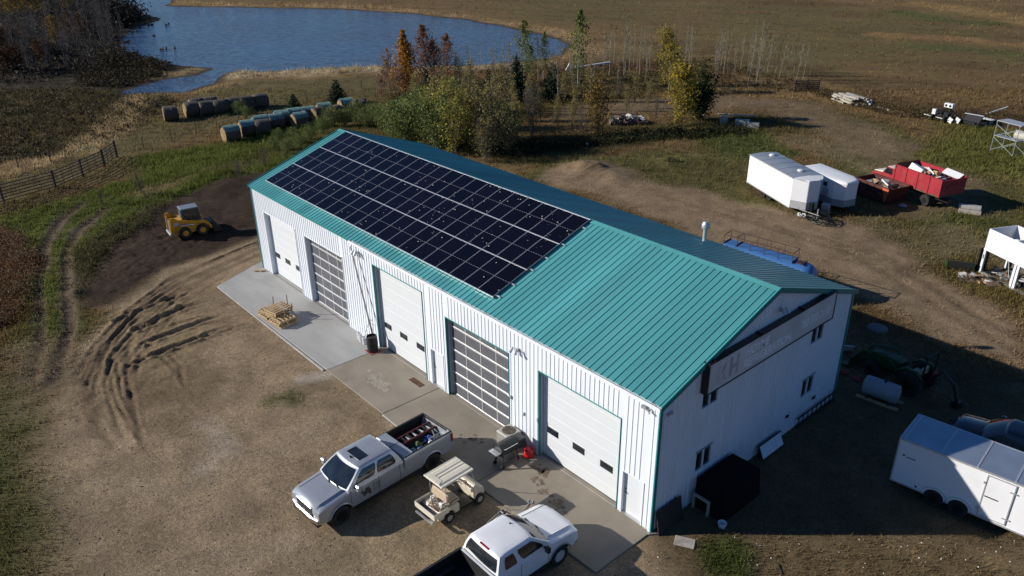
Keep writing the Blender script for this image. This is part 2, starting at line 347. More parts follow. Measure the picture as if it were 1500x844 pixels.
# ---- relief
Z = .10 * fbm(GX, GY, 9, 21) + .05 * fbm(GX, GY, 2.2, 22)
far = sst(80, 170, np.hypot(GX - CAM.x, GY - CAM.y)); Z += far * 1.2 * np.clip(fbm(GX, GY, 70, 23) + .1, 0, 1)
tex = np.where(BARE > .5, .035, .05) * fbm(GX, GY, .6, 24, 3); Z += tex
soil = poly_sd(GX, GY, W([(100, 395), (150, 350), (300, 275), (390, 255), (384, 340), (245, 392), (150, 445)]))
Z += sst(-.5, 1.5, soil) * (.22 * fbm(GX, GY, 1.4, 25) + .16 * fbm(GX, GY, .45, 26, 3))
rz_ = poly_sd(GX, GY, W([(150, 460), (290, 415), (385, 350), (400, 470), (330, 520), (290, 600), (200, 660), (105, 640), (95, 540)]))
Z += sst(-1, 1.5, rz_) * .075 * fbm(GX, GY, .38, 36, 3)
C *= (1 + .28 * np.where(BARE > .5, 1, 0) * (fbm(GX, GY, 7, 37) * 1.3 + fbm(GX, GY, 1.1, 38)))[..., None]
for px, py, rad, hh in ((862, 249, 2.6, .8), (975, 238, 1.3, .5), (300, 258, 2.5, .3), (332, 272, 2.0, .35), (195, 292, 1.8, .3), (110, 432, .9, .35), (905, 262, 1.5, .25)):
    p = at(px, py); q = np.hypot(GX - p.x, GY - p.y) / rad
    Z += hh * np.exp(-q * q * 1.6) * (1 + .8 * fbm(GX, GY, .9, 27))
def rut(P, w, dep, berm=.5, rough=.4):
    global Z, C
    Q = W(P); xs = [p[0] for p in Q]; ys = [p[1] for p in Q]; i0, i1 = np.searchsorted(gx, (min(xs) - 2, max(xs) + 2)); j0, j1 = np.searchsorted(gy, (min(ys) - 2, max(ys) + 2)); sl_ = (slice(j0, j1), slice(i0, i1)); X, Y = GX[sl_], GY[sl_]
    d = np.abs(seg_dist(X, Y, Q) + .16 * fbm(X, Y, .8, 33)); nn = 1 + rough * 2 * fbm(X, Y, .5, 28)
    Z[sl_] += -dep * np.exp(-(d / w) ** 4) * nn + berm * dep * np.exp(-((d - 1.75 * w) / (.6 * w)) ** 2) * nn
    k = (.45 * np.exp(-(d / w) ** 4))[..., None]; C[sl_] = C[sl_] * (1 - k) + np.array((.15, .115, .08)) * k  # rut bed tinted darker: partly moist soil, partly shade put into the colour
arcs = [[(384, 352), (330, 374), (255, 405), (190, 452), (140, 505), (112, 555), (108, 600), (118, 640)],
        [(384, 362), (335, 384), (265, 415), (205, 455), (150, 510), (128, 560), (128, 600), (142, 640)],
        [(340, 372), (280, 398), (215, 440), (162, 500), (138, 560), (140, 610), (160, 660)],
        [(384, 372), (325, 398), (270, 425), (200, 480), (165, 520), (156, 560), (165, 600), (178, 640)],
        [(200, 478), (188, 520), (188, 560), (196, 600), (206, 640)],
        [(238, 525), (262, 545), (270, 565)], [(250, 522), (266, 540), (268, 562)],
        [(0, 545), (40, 543), (80, 545), (110, 530)], [(22, 522), (60, 520), (95, 528), (120, 520)]]
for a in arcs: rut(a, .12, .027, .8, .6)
qr = random.Random(19)
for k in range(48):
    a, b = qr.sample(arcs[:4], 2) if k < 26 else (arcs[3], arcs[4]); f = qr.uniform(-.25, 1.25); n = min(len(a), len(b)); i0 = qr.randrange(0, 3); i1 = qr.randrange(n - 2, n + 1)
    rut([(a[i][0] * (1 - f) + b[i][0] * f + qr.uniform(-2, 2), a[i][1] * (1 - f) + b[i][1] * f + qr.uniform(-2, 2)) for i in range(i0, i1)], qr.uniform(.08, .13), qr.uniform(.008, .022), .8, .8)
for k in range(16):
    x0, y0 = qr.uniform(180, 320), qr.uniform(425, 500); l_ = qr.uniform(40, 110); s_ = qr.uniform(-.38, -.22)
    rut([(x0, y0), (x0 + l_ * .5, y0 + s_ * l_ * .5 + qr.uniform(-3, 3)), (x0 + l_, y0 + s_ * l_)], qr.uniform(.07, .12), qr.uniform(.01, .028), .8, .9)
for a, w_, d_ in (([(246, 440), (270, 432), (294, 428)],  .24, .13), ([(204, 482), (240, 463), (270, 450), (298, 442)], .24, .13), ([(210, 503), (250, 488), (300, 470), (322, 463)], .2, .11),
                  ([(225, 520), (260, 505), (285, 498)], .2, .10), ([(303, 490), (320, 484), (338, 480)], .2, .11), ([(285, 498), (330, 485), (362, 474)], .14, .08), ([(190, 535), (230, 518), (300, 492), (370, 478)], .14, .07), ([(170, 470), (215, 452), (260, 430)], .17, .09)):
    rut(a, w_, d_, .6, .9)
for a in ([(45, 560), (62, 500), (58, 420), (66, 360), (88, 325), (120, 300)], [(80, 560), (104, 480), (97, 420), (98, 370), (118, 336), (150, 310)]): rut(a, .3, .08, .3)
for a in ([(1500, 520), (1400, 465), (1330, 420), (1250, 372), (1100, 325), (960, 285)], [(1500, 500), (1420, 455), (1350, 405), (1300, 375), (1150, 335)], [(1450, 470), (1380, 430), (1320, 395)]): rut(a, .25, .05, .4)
flat = sst(-2.0, -.2, np.minimum(np.minimum(GX + 35.2, 1.5 - GX), np.minimum(GY + 4.2, 14.5 - GY)))
Z = Z * (1 - flat)
bank = sst(-3.2, .4, sdl) * -.12 - sst(.2, 6, sdl) * 1.3
Z = np.where(sdl > -3.5, np.minimum(Z, .25) * (1 - sst(-3.5, -.5, sdl)) + bank, Z)
lakebox = (GX > -430) & (GX < -60) & (GY > -6) & (GY < 135) & (sdl < -1.5)
Z = np.where(lakebox, np.maximum(Z, -.05), Z)
C = np.clip(C * np.array((.82, .745, .66)), .008, .7)
ny, nx = GX.shape
idx = np.arange(ny * nx).reshape(ny, nx)
faces = np.stack([idx[:-1, :-1], idx[:-1, 1:], idx[1:, 1:], idx[1:, :-1]], -1).reshape(-1, 4)

GROUND = bpy.data.materials.new('earth_and_grass'); GROUND.use_nodes = True
def _ground_nodes():
    n = GROUND.node_tree.nodes; l = GROUND.node_tree.links; b = n['Principled BSDF']
    b.inputs['Roughness'].default_value = .95; b.inputs['Specular IOR Level'].default_value = .1
    a = n.new('ShaderNodeAttribute'); a.attribute_name = 'tint'; br = n.new('ShaderNodeAttribute'); br.attribute_name = 'bare'
    tc = n.new('ShaderNodeTexCoord'); o = tc.outputs['Object']
    def noise(sc, det=6, ro=.6):
        k = n.new('ShaderNodeTexNoise'); k.inputs['Scale'].default_value = sc; k.inputs['Detail'].default_value = det; k.inputs['Roughness'].default_value = ro; l.new(o, k.inputs['Vector']); return k.outputs[0]
    def rng_(s, a0, a1, b0, b1):
        k = n.new('ShaderNodeMapRange'); k.inputs[1].default_value = a0; k.inputs[2].default_value = a1; k.inputs[3].default_value = b0; k.inputs[4].default_value = b1; l.new(s, k.inputs[0]); return k.outputs[0]
    def mul(x, y):
        k = n.new('ShaderNodeMath'); k.operation = 'MULTIPLY'; l.new(x, k.inputs[0]); l.new(y, k.inputs[1]); return k.outputs[0]
    f = mul(mul(rng_(noise(5.0, 8, .7), .3, .7, .72, 1.28), rng_(noise(.8, 5), .3, .7, .78, 1.22)), rng_(noise(28.0, 3), .3, .7, .72, 1.3))
    # stones: small pale and dark specks on bare ground
    v = n.new('ShaderNodeTexVoronoi'); v.inputs['Scale'].default_value = 26; l.new(o, v.inputs['Vector'])
    sep = n.new('ShaderNodeSeparateColor'); l.new(v.outputs['Color'], sep.inputs[0])
    spk = rng_(sep.outputs[0], 0, 1, .70, 1.32)
    mixs = n.new('ShaderNodeMix'); mixs.data_type = 'FLOAT'; l.new(br.outputs['Fac'], mixs.inputs[0]); mixs.inputs[2].default_value = 1; l.new(spk, mixs.inputs[3])
    f = mul(f, mixs.outputs[0])
    m = n.new('ShaderNodeMix'); m.data_type = 'RGBA'; m.blend_type = 'MULTIPLY'; m.inputs[0].default_value = 1; l.new(a.outputs['Color'], m.inputs[6]); l.new(f, m.inputs[7]); l.new(m.outputs[2], b.inputs['Base Color'])
    ad = n.new('ShaderNodeMath'); ad.operation = 'ADD'; l.new(noise(9.0, 8, .7), ad.inputs[0]); l.new(mul(sep.outputs[1], br.outputs['Fac']), ad.inputs[1])
    bp = n.new('ShaderNodeBump'); bp.inputs['Strength'].default_value = .4; bp.inputs['Distance'].default_value = .06; l.new(ad.outputs[0], bp.inputs['Height']); l.new(bp.outputs[0], b.inputs['Normal'])
_ground_nodes()
gme = np_mesh('ground', np.stack([GX, GY, Z], -1).reshape(-1, 3), faces, C.reshape(-1, 3), [GROUND], 4)
ba = gme.attributes.new('bare', 'FLOAT', 'POINT'); ba.data.foreach_set('value', BARE.ravel().astype(np.float32))
gme.polygons.foreach_set('use_smooth', np.ones(len(gme.polygons), bool)); gme.update()
tag(link_mesh('ground', gme), kind='structure')
def look(x, y, A):
    i = np.clip(np.searchsorted(gx, x) - 1, 0, nx - 2); j = np.clip(np.searchsorted(gy, y) - 1, 0, ny - 2)
    fx = np.clip((x - gx[i]) / (gx[i + 1] - gx[i]), 0, 1); fy = np.clip((y - gy[j]) / (gy[j + 1] - gy[j]), 0, 1)
    if A.ndim == 3: fx = fx[..., None]; fy = fy[..., None]
    return (A[j, i] * (1 - fx) + A[j, i + 1] * fx) * (1 - fy) + (A[j + 1, i] * (1 - fx) + A[j + 1, i + 1] * fx) * fy
def gz(x, y): return float(look(np.array([x]), np.array([y]), Z)[0])
def on(px, py):
    p = at(px, py); p.z = gz(p.x, p.y); return p

# ---- lake
WATER = bpy.data.materials.new('lake_water'); WATER.use_nodes = True
def _water():
    n = WATER.node_tree.nodes; l = WATER.node_tree.links; b = n['Principled BSDF']
    b.inputs['Base Color'].default_value = (.040, .088, .185, 1); b.inputs['Roughness'].default_value = .14; b.inputs['IOR'].default_value = 1.33
    tc = n.new('ShaderNodeTexCoord'); mp = n.new('ShaderNodeMapping'); mp.inputs['Rotation'].default_value = (0, 0, R(-49)); mp.inputs['Scale'].default_value = (.55, 1.6, 1); l.new(tc.outputs['Object'], mp.inputs[0])
    a = n.new('ShaderNodeTexNoise'); a.inputs['Scale'].default_value = 1.0; a.inputs['Detail'].default_value = 5; l.new(mp.outputs[0], a.inputs['Vector'])
    c = n.new('ShaderNodeTexNoise'); c.inputs['Scale'].default_value = .035; c.inputs['Detail'].default_value = 3; l.new(tc.outputs['Object'], c.inputs['Vector'])
    mr = n.new('ShaderNodeMapRange'); mr.inputs[1].default_value = .35; mr.inputs[2].default_value = .65; mr.inputs[3].default_value = .35; mr.inputs[4].default_value = 1.0; l.new(c.outputs[0], mr.inputs[0])
    bp = n.new('ShaderNodeBump'); bp.inputs['Distance'].default_value = .45; l.new(mr.outputs[0], bp.inputs['Strength']); l.new(a.outputs[0], bp.inputs['Height']); l.new(bp.outputs[0], b.inputs['Normal'])
    w2 = n.new('ShaderNodeTexNoise'); w2.inputs['Scale'].default_value = .5; w2.inputs['Detail'].default_value = 6; w2.inputs['Roughness'].default_value = .65; l.new(mp.outputs[0], w2.inputs['Vector'])
    r2 = n.new('ShaderNodeMapRange'); r2.inputs[1].default_value = .34; r2.inputs[2].default_value = .70; l.new(w2.outputs[0], r2.inputs[0])
    ck = n.new('ShaderNodeMix'); ck.data_type = 'RGBA'; l.new(r2.outputs[0], ck.inputs[0]); ck.inputs[6].default_value = (.028, .052, .102, 1); ck.inputs[7].default_value = (.085, .132, .222, 1); l.new(ck.outputs[2], b.inputs['Base Color'])
_water()
tag(MB().grid([[(-420, -2 + 0, -.1), (-66, -2, -.1)], [(-420, 130, -.1), (-66, 130, -.1)]]).build('lake_water', WATER), kind='structure')
# ------------------------------------------------------------------ concrete apron (two pours)
CONC_GREY = mat('new_grey_concrete', (.35, .345, .33), .85, var=.10, scale=.9, bump=.15, bscale=60, dirt=((.26, .25, .23), .5, .8), stretch=(.35, 1.4, 1))
CONC_TAN = mat('old_tan_concrete', (.255, .22, .172), .88, var=.12, scale=.8, bump=.15, bscale=60, dirt=((.16, .125, .095), .5, .55))
CONC_EDGE = mat('concrete_edge', (.36, .35, .33), .85, var=.15, scale=3)
def slab(poly, m, zt, name='concrete_slab'):
    return tag(MB().prism(poly, 'z', -.25, zt).build(name, [m], bevel=.02), kind='structure')
slab([(-32.1, -3.38), (-18.55, -3.30), (-18.55, .28), (-33.8, .28)], CONC_GREY, .055)
slab([(-18.5, -3.30), (-13.3, -3.28), (-13.3, .28), (-18.5, .28)], CONC_TAN, .05)
slab([(-13.285, -3.28), (-6.6, -3.2), (-6.6, .28), (-13.285, .28)], CONC_TAN, .05)
slab([(-6.585, -3.2), (.03, -3.0), (.03, .28), (-6.585, .28)], CONC_TAN, .05)
tag(MB().bx((-32.05, -3.50, -.2), (-18.6, -3.385, .06)).build('slab_edge', CONC_EDGE, bevel=.015), kind='structure')
tag(MB().bx((-18.546, -3.28, -.2), (-18.504, -.05, .066)).build('slab_joint', CONC_EDGE), kind='structure')
tag(MB().bx((-13.25, -3.36, -.2), (-6.7, -3.286, .062)).build('slab_edge', CONC_EDGE, bevel=.015), kind='structure')
STAIN = mat('oil_stain', (.15, .105, .075), .8, var=.4, scale=3)
for pts, r in ((((-4.9, -1.15), (-4.2, -1.35), (-3.6, -1.5), (-3.1, -1.7)), .16), (((-9.3, -1.6), (-9.0, -1.3), (-8.7, -1.2)), .14), (((-5.6, -.5), (-5.2, -.6)), .22)):
    mb = MB(); q = random.Random(r * 1000 + len(pts))
    for x, y in pts:
        for k in range(7):
            a = [(x + q.uniform(-.3, .3)), (y + q.uniform(-.2, .2))]; n = 9; rr = r * q.uniform(.25, .9)
            mb.add([(a[0] + rr * q.uniform(.6, 1.3) * math.cos(6.283 * i / n), a[1] + rr * q.uniform(.6, 1.2) * math.sin(6.283 * i / n), .0515 + .0004 * k) for i in range(n)], [tuple(range(n))])
    tag(mb.build('oil_stain', STAIN), kind='stuff')
tag(MB().bx((-14.95, -.72, .045), (-13.95, -.40, .056)).build('floor_drain', RUST), 'brown rusty steel drain grate set in the tan concrete apron', 'drain grate')
dg = bpy.data.objects['floor_drain']
for k in range(9): MB().bx((-14.9 + k * .105, -.69, .0562), (-14.9 + k * .105 + .05, -.43, .066)).build('grate_bar', RUST, dg)
wl_ = MB()
q = random.Random(3)
for k in range(40):
    x, y = -15.9 + q.gauss(0, .5), -1.9 + q.gauss(0, .25); n = 7; rr = q.uniform(.04, .2)
    wl_.add([(x + rr * q.uniform(.5, 1.8) * math.cos(6.283 * i / n), y + rr * q.uniform(.4, 1) * math.sin(6.283 * i / n), .0512 + .0002 * k) for i in range(n)], [tuple(range(n))])
tag(wl_.build('chalky_spill', mat('chalk_dust', (.30, .265, .215), .9, var=.2)), kind='stuff')

# ------------------------------------------------------------------ the steel shop building
LB, WB, HE, HR = 32.755, 13.37, 5.75, 8.02; YR = WB / 2; TANR = (HR - HE) / YR
bld = thing('metal_shop_building', 'long white ribbed steel shop building with teal roof and five tall overhead doors', 'building')
def ribbed(mb, u0, u1, lo, hi, P, pitch=.24, h=.024, w=.018, foot=.034):
    """ribbed sheet between u0 and u1; lo/hi give the sheet's ends at u; P(u, t, n) places it"""
    us = [(u0, 0.0)]
    k = math.ceil((u0 + foot + .01) / pitch)
    while k * pitch < u1 - foot - .01:
        c = k * pitch; us += [(c - foot, 0), (c - w, h), (c + w, h), (c + foot, 0)]; k += 1
    us.append((u1, 0.0))
    mb.grid([[P(u, lo(u), n) for u, n in us], [P(u, hi(u), n) for u, n in us]])
# openings of the front wall: x0, x1, head, teal trim?, kind
DOORS = [(-31.36, -27.25, 4.33, 0, 'solid'), (-26.05, -21.80, 4.31, 0, 'glass'), (-18.65, -14.30, 4.92, 1, 'solid'), (-12.50, -8.03, 4.30, 1, 'glass'), (-6.16, -1.70, 4.30, 1, 'solid')]
MAN = [(-13.88, -12.82, 2.09), (-1.52, -.44, 2.09)]
Zc = lambda z: (lambda u: z)
fwall = MB(); PF = lambda u, t, n: (u, -n, t)
cuts = sorted([(a, b, h) for a, b, h, _, _ in DOORS] + MAN); x = -LB
for a, b, h in cuts:
    ribbed(fwall, x, a, Zc(.02), Zc(HE), PF); ribbed(fwall, a, b, Zc(h), Zc(HE), PF); x = b
ribbed(fwall, x, 0, Zc(.02), Zc(HE), PF)
fwall.build('front_wall', WHITE_STEEL, bld, fix=False)
top = lambda y: HE + TANR * min(y, WB - y) - .005
gw = MB(); PG = lambda u, t, n: (n, u, t)
GWIN = [(2.41, 3.44, 4.40, 5.28), (10.07, 11.10, 4.18, 5.28), (2.41, 3.44, 1.48, 2.44), (9.98, 11.02, 1.48, 2.44)]
ribbed(gw, 0, 2.41, Zc(.02), top, PG)
for a, b, zs in ((2.41, 3.44, (.02, 1.48, 2.44, 4.40, 5.28)), (9.98, 11.10, None)):
    if zs:
        ribbed(gw, a, b, Zc(zs[0]), Zc(zs[1]), PG); ribbed(gw, a, b, Zc(zs[2]), Zc(zs[3]), PG); ribbed(gw, a, b, Zc(zs[4]), top, PG)
ribbed(gw, 3.44, YR, Zc(.02), top, PG); ribbed(gw, YR, 9.98, Zc(.02), top, PG)
ribbed(gw, 9.98, 11.02, Zc(.02), Zc(1.48), PG); ribbed(gw, 9.98, 11.02, Zc(2.44), Zc(4.18), PG); ribbed(gw, 11.02, 11.10, Zc(.02), Zc(4.18), PG)
ribbed(gw, 9.98, 10.07, Zc(4.18), Zc(5.28), PG); ribbed(gw, 9.98, 11.10, Zc(5.28), top, PG); ribbed(gw, 11.10, WB, Zc(.02), top, PG)
gw.build('gable_wall', WHITE_STEEL, bld)
g2 = MB(); ribbed(g2, 0, YR, Zc(.02), top, lambda u, t, n: (-LB - n, u, t)); ribbed(g2, YR, WB, Zc(.02), top, lambda u, t, n: (-LB - n, u, t)); g2.build('gable_wall', WHITE_STEEL, bld)
bw = MB(); ribbed(bw, -LB, 0, Zc(.02), Zc(HE), lambda u, t, n: (u, WB + n, t)); bw.build('back_wall', WHITE_STEEL, bld)
MB().bx((-LB + .05, .55, .0), (-.05, WB - .05, .04)).build('floor', CONC_TAN, bld)
MB().bx((-LB, .02, -.2), (0, .06, .055)).build('foundation', CONC_EDGE, bld)
# roof slopes with standing ribs; the sheets differ a little in fade
TEAL_ROOF = TEAL.copy(); TEAL_ROOF.name = 'teal_roof_sheet'
def _roofmat():
    n = TEAL_ROOF.node_tree.nodes; l = TEAL_ROOF.node_tree.links; b = n['Principled BSDF']; src = b.inputs['Base Color'].links[0].from_socket
    g = n.new('ShaderNodeNewGeometry'); s = n.new('ShaderNodeSeparateXYZ'); l.new(g.outputs['Position'], s.inputs[0]); m = n.new('ShaderNodeMath'); m.operation = 'DIVIDE'; m.inputs[1].default_value = .915; l.new(s.outputs[0], m.inputs[0])
    f = n.new('ShaderNodeMath'); f.operation = 'FLOOR'; l.new(m.outputs[0], f.inputs[0]); w = n.new('ShaderNodeTexWhiteNoise'); w.noise_dimensions = '1D'; l.new(f.outputs[0], w.inputs['W'])
    r = n.new('ShaderNodeMapRange'); r.inputs[3].default_value = .91; r.inputs[4].default_value = 1.09; l.new(w.outputs[0], r.inputs[0])
    x = n.new('ShaderNodeMix'); x.data_type = 'RGBA'; x.blend_type = 'MULTIPLY'; x.inputs[0].default_value = 1; l.new(src, x.inputs[6]); l.new(r.outputs[0], x.inputs[7]); l.new(x.outputs[2], b.inputs['Base Color'])
    q = n.new('ShaderNodeMapRange'); q.inputs[3].default_value = .30; q.inputs[4].default_value = .46; l.new(w.outputs[0], q.inputs[0]); l.new(q.outputs[0], b.inputs['Roughness'])
_roofmat()
sl = math.hypot(YR, HR - HE); cy, cz = YR / sl, (HR - HE) / sl
def roofP(side):
    def P(u, s, n):
        y = s * cy - n * cz; z = HE + .03 + s * cz + n * cy
        return (u, y if side < 0 else WB - y, z)
    return P
for side in (-1, 1):
    mb = MB(); ribbed(mb, -LB - .12, .13, Zc(-.13), Zc(sl), roofP(side), pitch=.305, h=.026, w=.013, foot=.030)
    P = roofP(side); mb.grid([[P(-LB - .12, -.13, -.05), P(.13, -.13, -.05)], [P(-LB - .12, sl, -.05), P(.13, sl, -.05)]])
    rf = mb.build('roof', TEAL_ROOF, bld, fix=False)
    if side > 0: back_roof = rf
MB().grid([[(-LB - .14, YR - .22, HR - .22 * TANR + .075), (.15, YR - .22, HR - .22 * TANR + .075)], [(-LB - .14, YR, HR + .085), (.15, YR, HR + .085)],
           [(-LB - .14, YR + .22, HR - .22 * TANR + .075), (.15, YR + .22, HR - .22 * TANR + .075)]]).build('ridge_cap', TEAL, bld)
for x0, x1 in ((.132, .165), (-LB - .155, -LB - .122)):
    for s in (0, 1):
        ys = (-.15, YR); zz = lambda y: HE + .03 + TANR * y
        poly = [(y if not s else WB - y, zz(y) + d) for y, d in ((ys[0], .06), (ys[1], .06), (ys[1], -.17), (ys[0], -.17))]
        MB().prism(poly, 'x', x0, x1).build('rake_trim', TEAL_TRIM, bld)
for xx in (0, -LB):
    s = 1 if xx == 0 else -1
    for y0, y1 in ((-.055, .10), (WB - .10, WB + .055)):
        MB().bx((xx - s * .0, y0, .01), (xx + s * .05, y1, HE - .03)).build('corner_trim', TEAL_TRIM, bld)
MB().bx((-.11, -.056, .01), (-.002, -.03, HE - .03)).build('corner_trim', WHITE_STEEL, bld)
MB().bx((-LB - .1, -.10, HE - .16), (-20.5, -.03, HE - .02)).build('eave_trim', TEAL_TRIM, bld)
gut = MB(); gut.bx((-20.43, -.245, HE - .13), (.14, -.225, HE + .02)); gut.bx((-20.43, -.225, HE - .13), (.14, -.10, HE - .115)); gut.bx((-20.43, -.10, HE - .13), (.14, -.085, HE + .0))
gut.bx((-20.45, -.245, HE - .13), (-20.43, -.085, HE + .01)); gut.bx((.14, -.245, HE - .13), (.155, -.085, HE + .01))
gu = gut.build('gutter', WHITE_STEEL, bld)
MB().bx((-20.42, -.222, HE - .112), (.13, -.105, HE - .06)).build('debris', mat('gutter_debris', (.075, .05, .035), .9, var=.5, scale=8), gu)
HANG = mat('hanger_tan', (.4, .28, .17), .7)
for k in range(14): MB().bx((-20 + k * 1.52, -.25, HE + .01), (-20 + k * 1.52 + .03, -.09, HE + .018)).build('hanger', HANG, gu)
MB().path([(-20.36, -.17, 5.62), (-20.33, -.2, 5.35), (-18.75, -.34, .95)], .05, 8).build('downspout', ALU_DULL, bld, smooth=True)

# ---- overhead doors
RD = .25
def opening_trim(a, b, h, teal):
    tm = TEAL_TRIM if teal else WHITE_STEEL
    mb = MB(); mb.bx((a - .002, -.035, .05), (a + .02, .10, h)); mb.bx((b - .02, -.035, .05), (b + .002, .10, h)); mb.bx((a - .002, -.035, h - .02), (b + .002, .10, h + .015))
    mb.build('door_trim', tm, bld)
    jb = MB(); jb.bx((a - .001, .10, .05), (a + .018, RD + .1, h)); jb.bx((b - .018, .10, .05), (b + .001, RD + .1, h)); jb.bx((a, .10, h - .018), (b, RD + .1, h + .01))
    jb.build('door_jamb', GREY_JAMB if teal else WHITE_STEEL, bld)
for a, b, h, teal, kind in DOORS:
    opening_trim(a, b, h, teal)
    a2, b2 = a + .02, b - .02
    if kind == 'solid':
        mb = MB(); ns = 8; hs = (h + .1 - .06) / ns
        for k in range(ns): mb.bx((a2, RD, .06 + k * hs + .004), (b2, RD + .05, .06 + (k + 1) * hs - .004))
        d = mb.build('overhead_door', DOOR_WHITE, bld, bevel=.006)
        MB().bx((a2, RD + .012, .055), (b2, RD + .04, h + .1)).build('door_skin', DOOR_WHITE, d)
        MB().bx((a2, RD - .005, .052), (b2, RD + .045, .085)).build('bottom_seal', RUBBER, d)
        W3 = b2 - a2
        for fx in (.13, .47, .815):
            cx = a2 + W3 * fx
            w = MB().bx((cx - .34, RD - .012, 1.30), (cx + .34, RD + .01, 1.63)).build('window', BLACK, d, bevel=.01)
            MB().bx((cx - .29, RD - .016, 1.345), (cx + .29, RD - .0125, 1.585)).build('pane', GLASS_DARK, w)
    else:
        d = MB().bx((a2, RD + .03, .06), (b2, RD + .05, h + .1)).build('overhead_door', ALU_DULL, bld)
        nr, nc = 7, 4; z0, z1 = .06, h + .1; rh = (z1 - z0) / nr
        for k in range(nr + 1):
            z = z0 + k * rh
            MB().bx((a2, RD - .012, max(z - .045, z0)), (b2, RD + .028, z + .045)).build('rail', ALU, d, bevel=.004)
        cw = (b2 - a2 - .12) / nc
        for j in range(nc + 1):
            xx = a2 + .06 + j * cw; w = .05 if 0 < j < nc else .11
            MB().bx((xx - w / 2, RD - .006, z0), (xx + w / 2, RD + .026, z1)).build('stile', ALU_DULL if j in (0, nc) else ALU, d)
        for k in range(nr):
            for j in range(nc):
                MB().bx((a2 + .06 + j * cw + .02, RD + .008, z0 + k * rh + .04), (a2 + .06 + (j + 1) * cw - .02, RD + .02, z0 + (k + 1) * rh - .04)).build('pane', GLASS_GREY, d)
for a, b, h in MAN:
    mb = MB(); mb.bx((a, -.03, .05), (a + .05, .16, h)); mb.bx((b - .05, -.03, .05), (b, .16, h)); mb.bx((a + .05, -.03, h - .05), (b - .05, .16, h)); mb.build('door_frame', WHITE_STEEL, bld)
    d = MB().bx((a + .052, .12, .07), (b - .052, .16, h - .052)).build('man_door', DOOR_WHITE, bld, bevel=.004)
    MB().bx((a + .05, -.02, .045), (b - .05, .12, .075)).build('threshold', ALU_DULL, d)
    hd = MB(); hd.lathe([(.035, 0), (.035, -.02)], (a + .13, .12, 1.02), 'y', 10); hd.bar((a + .13, .09, 1.02), (a + .25, .09, 1.02), .02, .02); hd.lathe([(.03, 0), (.03, -.025)], (a + .13, .12, 1.17), 'y', 10)
    hd.build('handle', BLACK, d)
# ---- gable windows
for i, (y0, y1, z0, z1) in enumerate(GWIN):
    mb = MB(); x0, x1 = -.06, .03; t = .045
    mb.bx((x0, y0, z0), (x1, y0 + t, z1)); mb.bx((x0, y1 - t, z0), (x1, y1, z1)); mb.bx((x0, y0 + t, z0), (x1, y1 - t, z0 + t)); mb.bx((x0, y0 + t, z1 - t), (x1, y1 - t, z1)); mb.bx((x0 + .01, (y0 + y1) / 2 - .03, z0 + t), (x1 - .008, (y0 + y1) / 2 + .03, z1 - t))
    w = mb.build('window', WHITE_STEEL, bld)
    for c in (0, 1):
        ya = y0 + t if c == 0 else (y0 + y1) / 2 + .03; yb = (y0 + y1) / 2 - .03 if c == 0 else y1 - t
        MB().bx((-.045, ya, z0 + t), (-.03, yb, z1 - t)).build('pane', GLASS_DARK, w)
    MB().bx((.03, y0 - .03, z1), (.05, y1 + .03, z1 + .03)).build('drip_cap', TEAL_TRIM, w)
# ---- lamps and fittings on the walls
def wall_lamp(c, axis):
    mb = MB(); c = Vector(c); o = Vector((0, -1, 0)) if axis == 'y' else Vector((1, 0, 0)); s = Vector((1, 0, 0)) if axis == 'y' else Vector((0, 1, 0))
    mb.box(c + o * .05, (.14, .1, .14) if axis == 'y' else (.1, .14, .14))
    mb.bar(c + o * .08 + Vector((0, 0, .04)), c + o * .24 + Vector((0, 0, .10)), .04, .04)
    l = mb.build('wall_lamp', GALV, bld)
    m2 = MB()
    for k in (-1, 1):
        p = c + o * .2 + s * .11 * k + Vector((0, 0, .03)); m2.tube(p + Vector((0, 0, .1)), p + o * .13 - Vector((0, 0, .1)) + s * .05 * k, .05, .085, 10)
    m2.build('lamp_head', GALV, l)
wall_lamp((-7.4, -.02, 4.78), 'y'); wall_lamp((.02, 7.05, 7.0), 'x'); wall_lamp((-19.95, -.02, 5.2), 'y')
cmb = MB(); cmb.bx((-.75, -.14, 5.32), (-.55, -.03, 5.44)); cmb.tube((-.50, -.16, 5.36), (-.32, -.2, 5.33), .04, n=8); cmb.bx((-.44, -.16, 5.37), (-.40, -.03, 5.41)); cmb.build('security_camera', GALV, bld)
MB().bx((.02, .35, 5.15), (.10, .62, 5.25)).build('junction_box', GALV, bld)
for x_, z_ in ((-7.9, 2.2), (-7.05, 1.75)):
    m = MB(); m.bx((x_ - .03, -.09, z_ - .08), (x_ + .03, -.02, z_ + .08)); m.tube((x_ - .2, -.06, z_), (x_, -.06, z_), .012, n=6); m.build('outlet', GALV, bld)
MB().bx((-6.24, -.1, 1.8), (-6.17, -.03, 2.0)).build('door_sensor', WHITE_PLASTIC, bld)
MB().bx((.025, 11.2, .95), (.07, 11.4, 1.08)).build('vent', BLACK, bld); MB().bx((.025, 9.0, .95), (.07, 9.18, 1.08)).build('vent', BLACK, bld)
# ---- chimney on the far slope
cb = Vector((-7.4, 12.4, HE + TANR * (WB - 12.4)))
ch = MB().lathe([(.20, .0), (.11, .06), (.10, .12), (.10, .80)], cb + Vector((0, 0, -.04)), n=14).build('chimney', GALV, back_roof, smooth=40)
MB().lathe([(.10, 0), (.2, .04), (.2, .10), (.2, .26), (.12, .36), (.0, .38)], cb + Vector((0, 0, .72)), n=14).build('cap', GALV, ch, smooth=40)
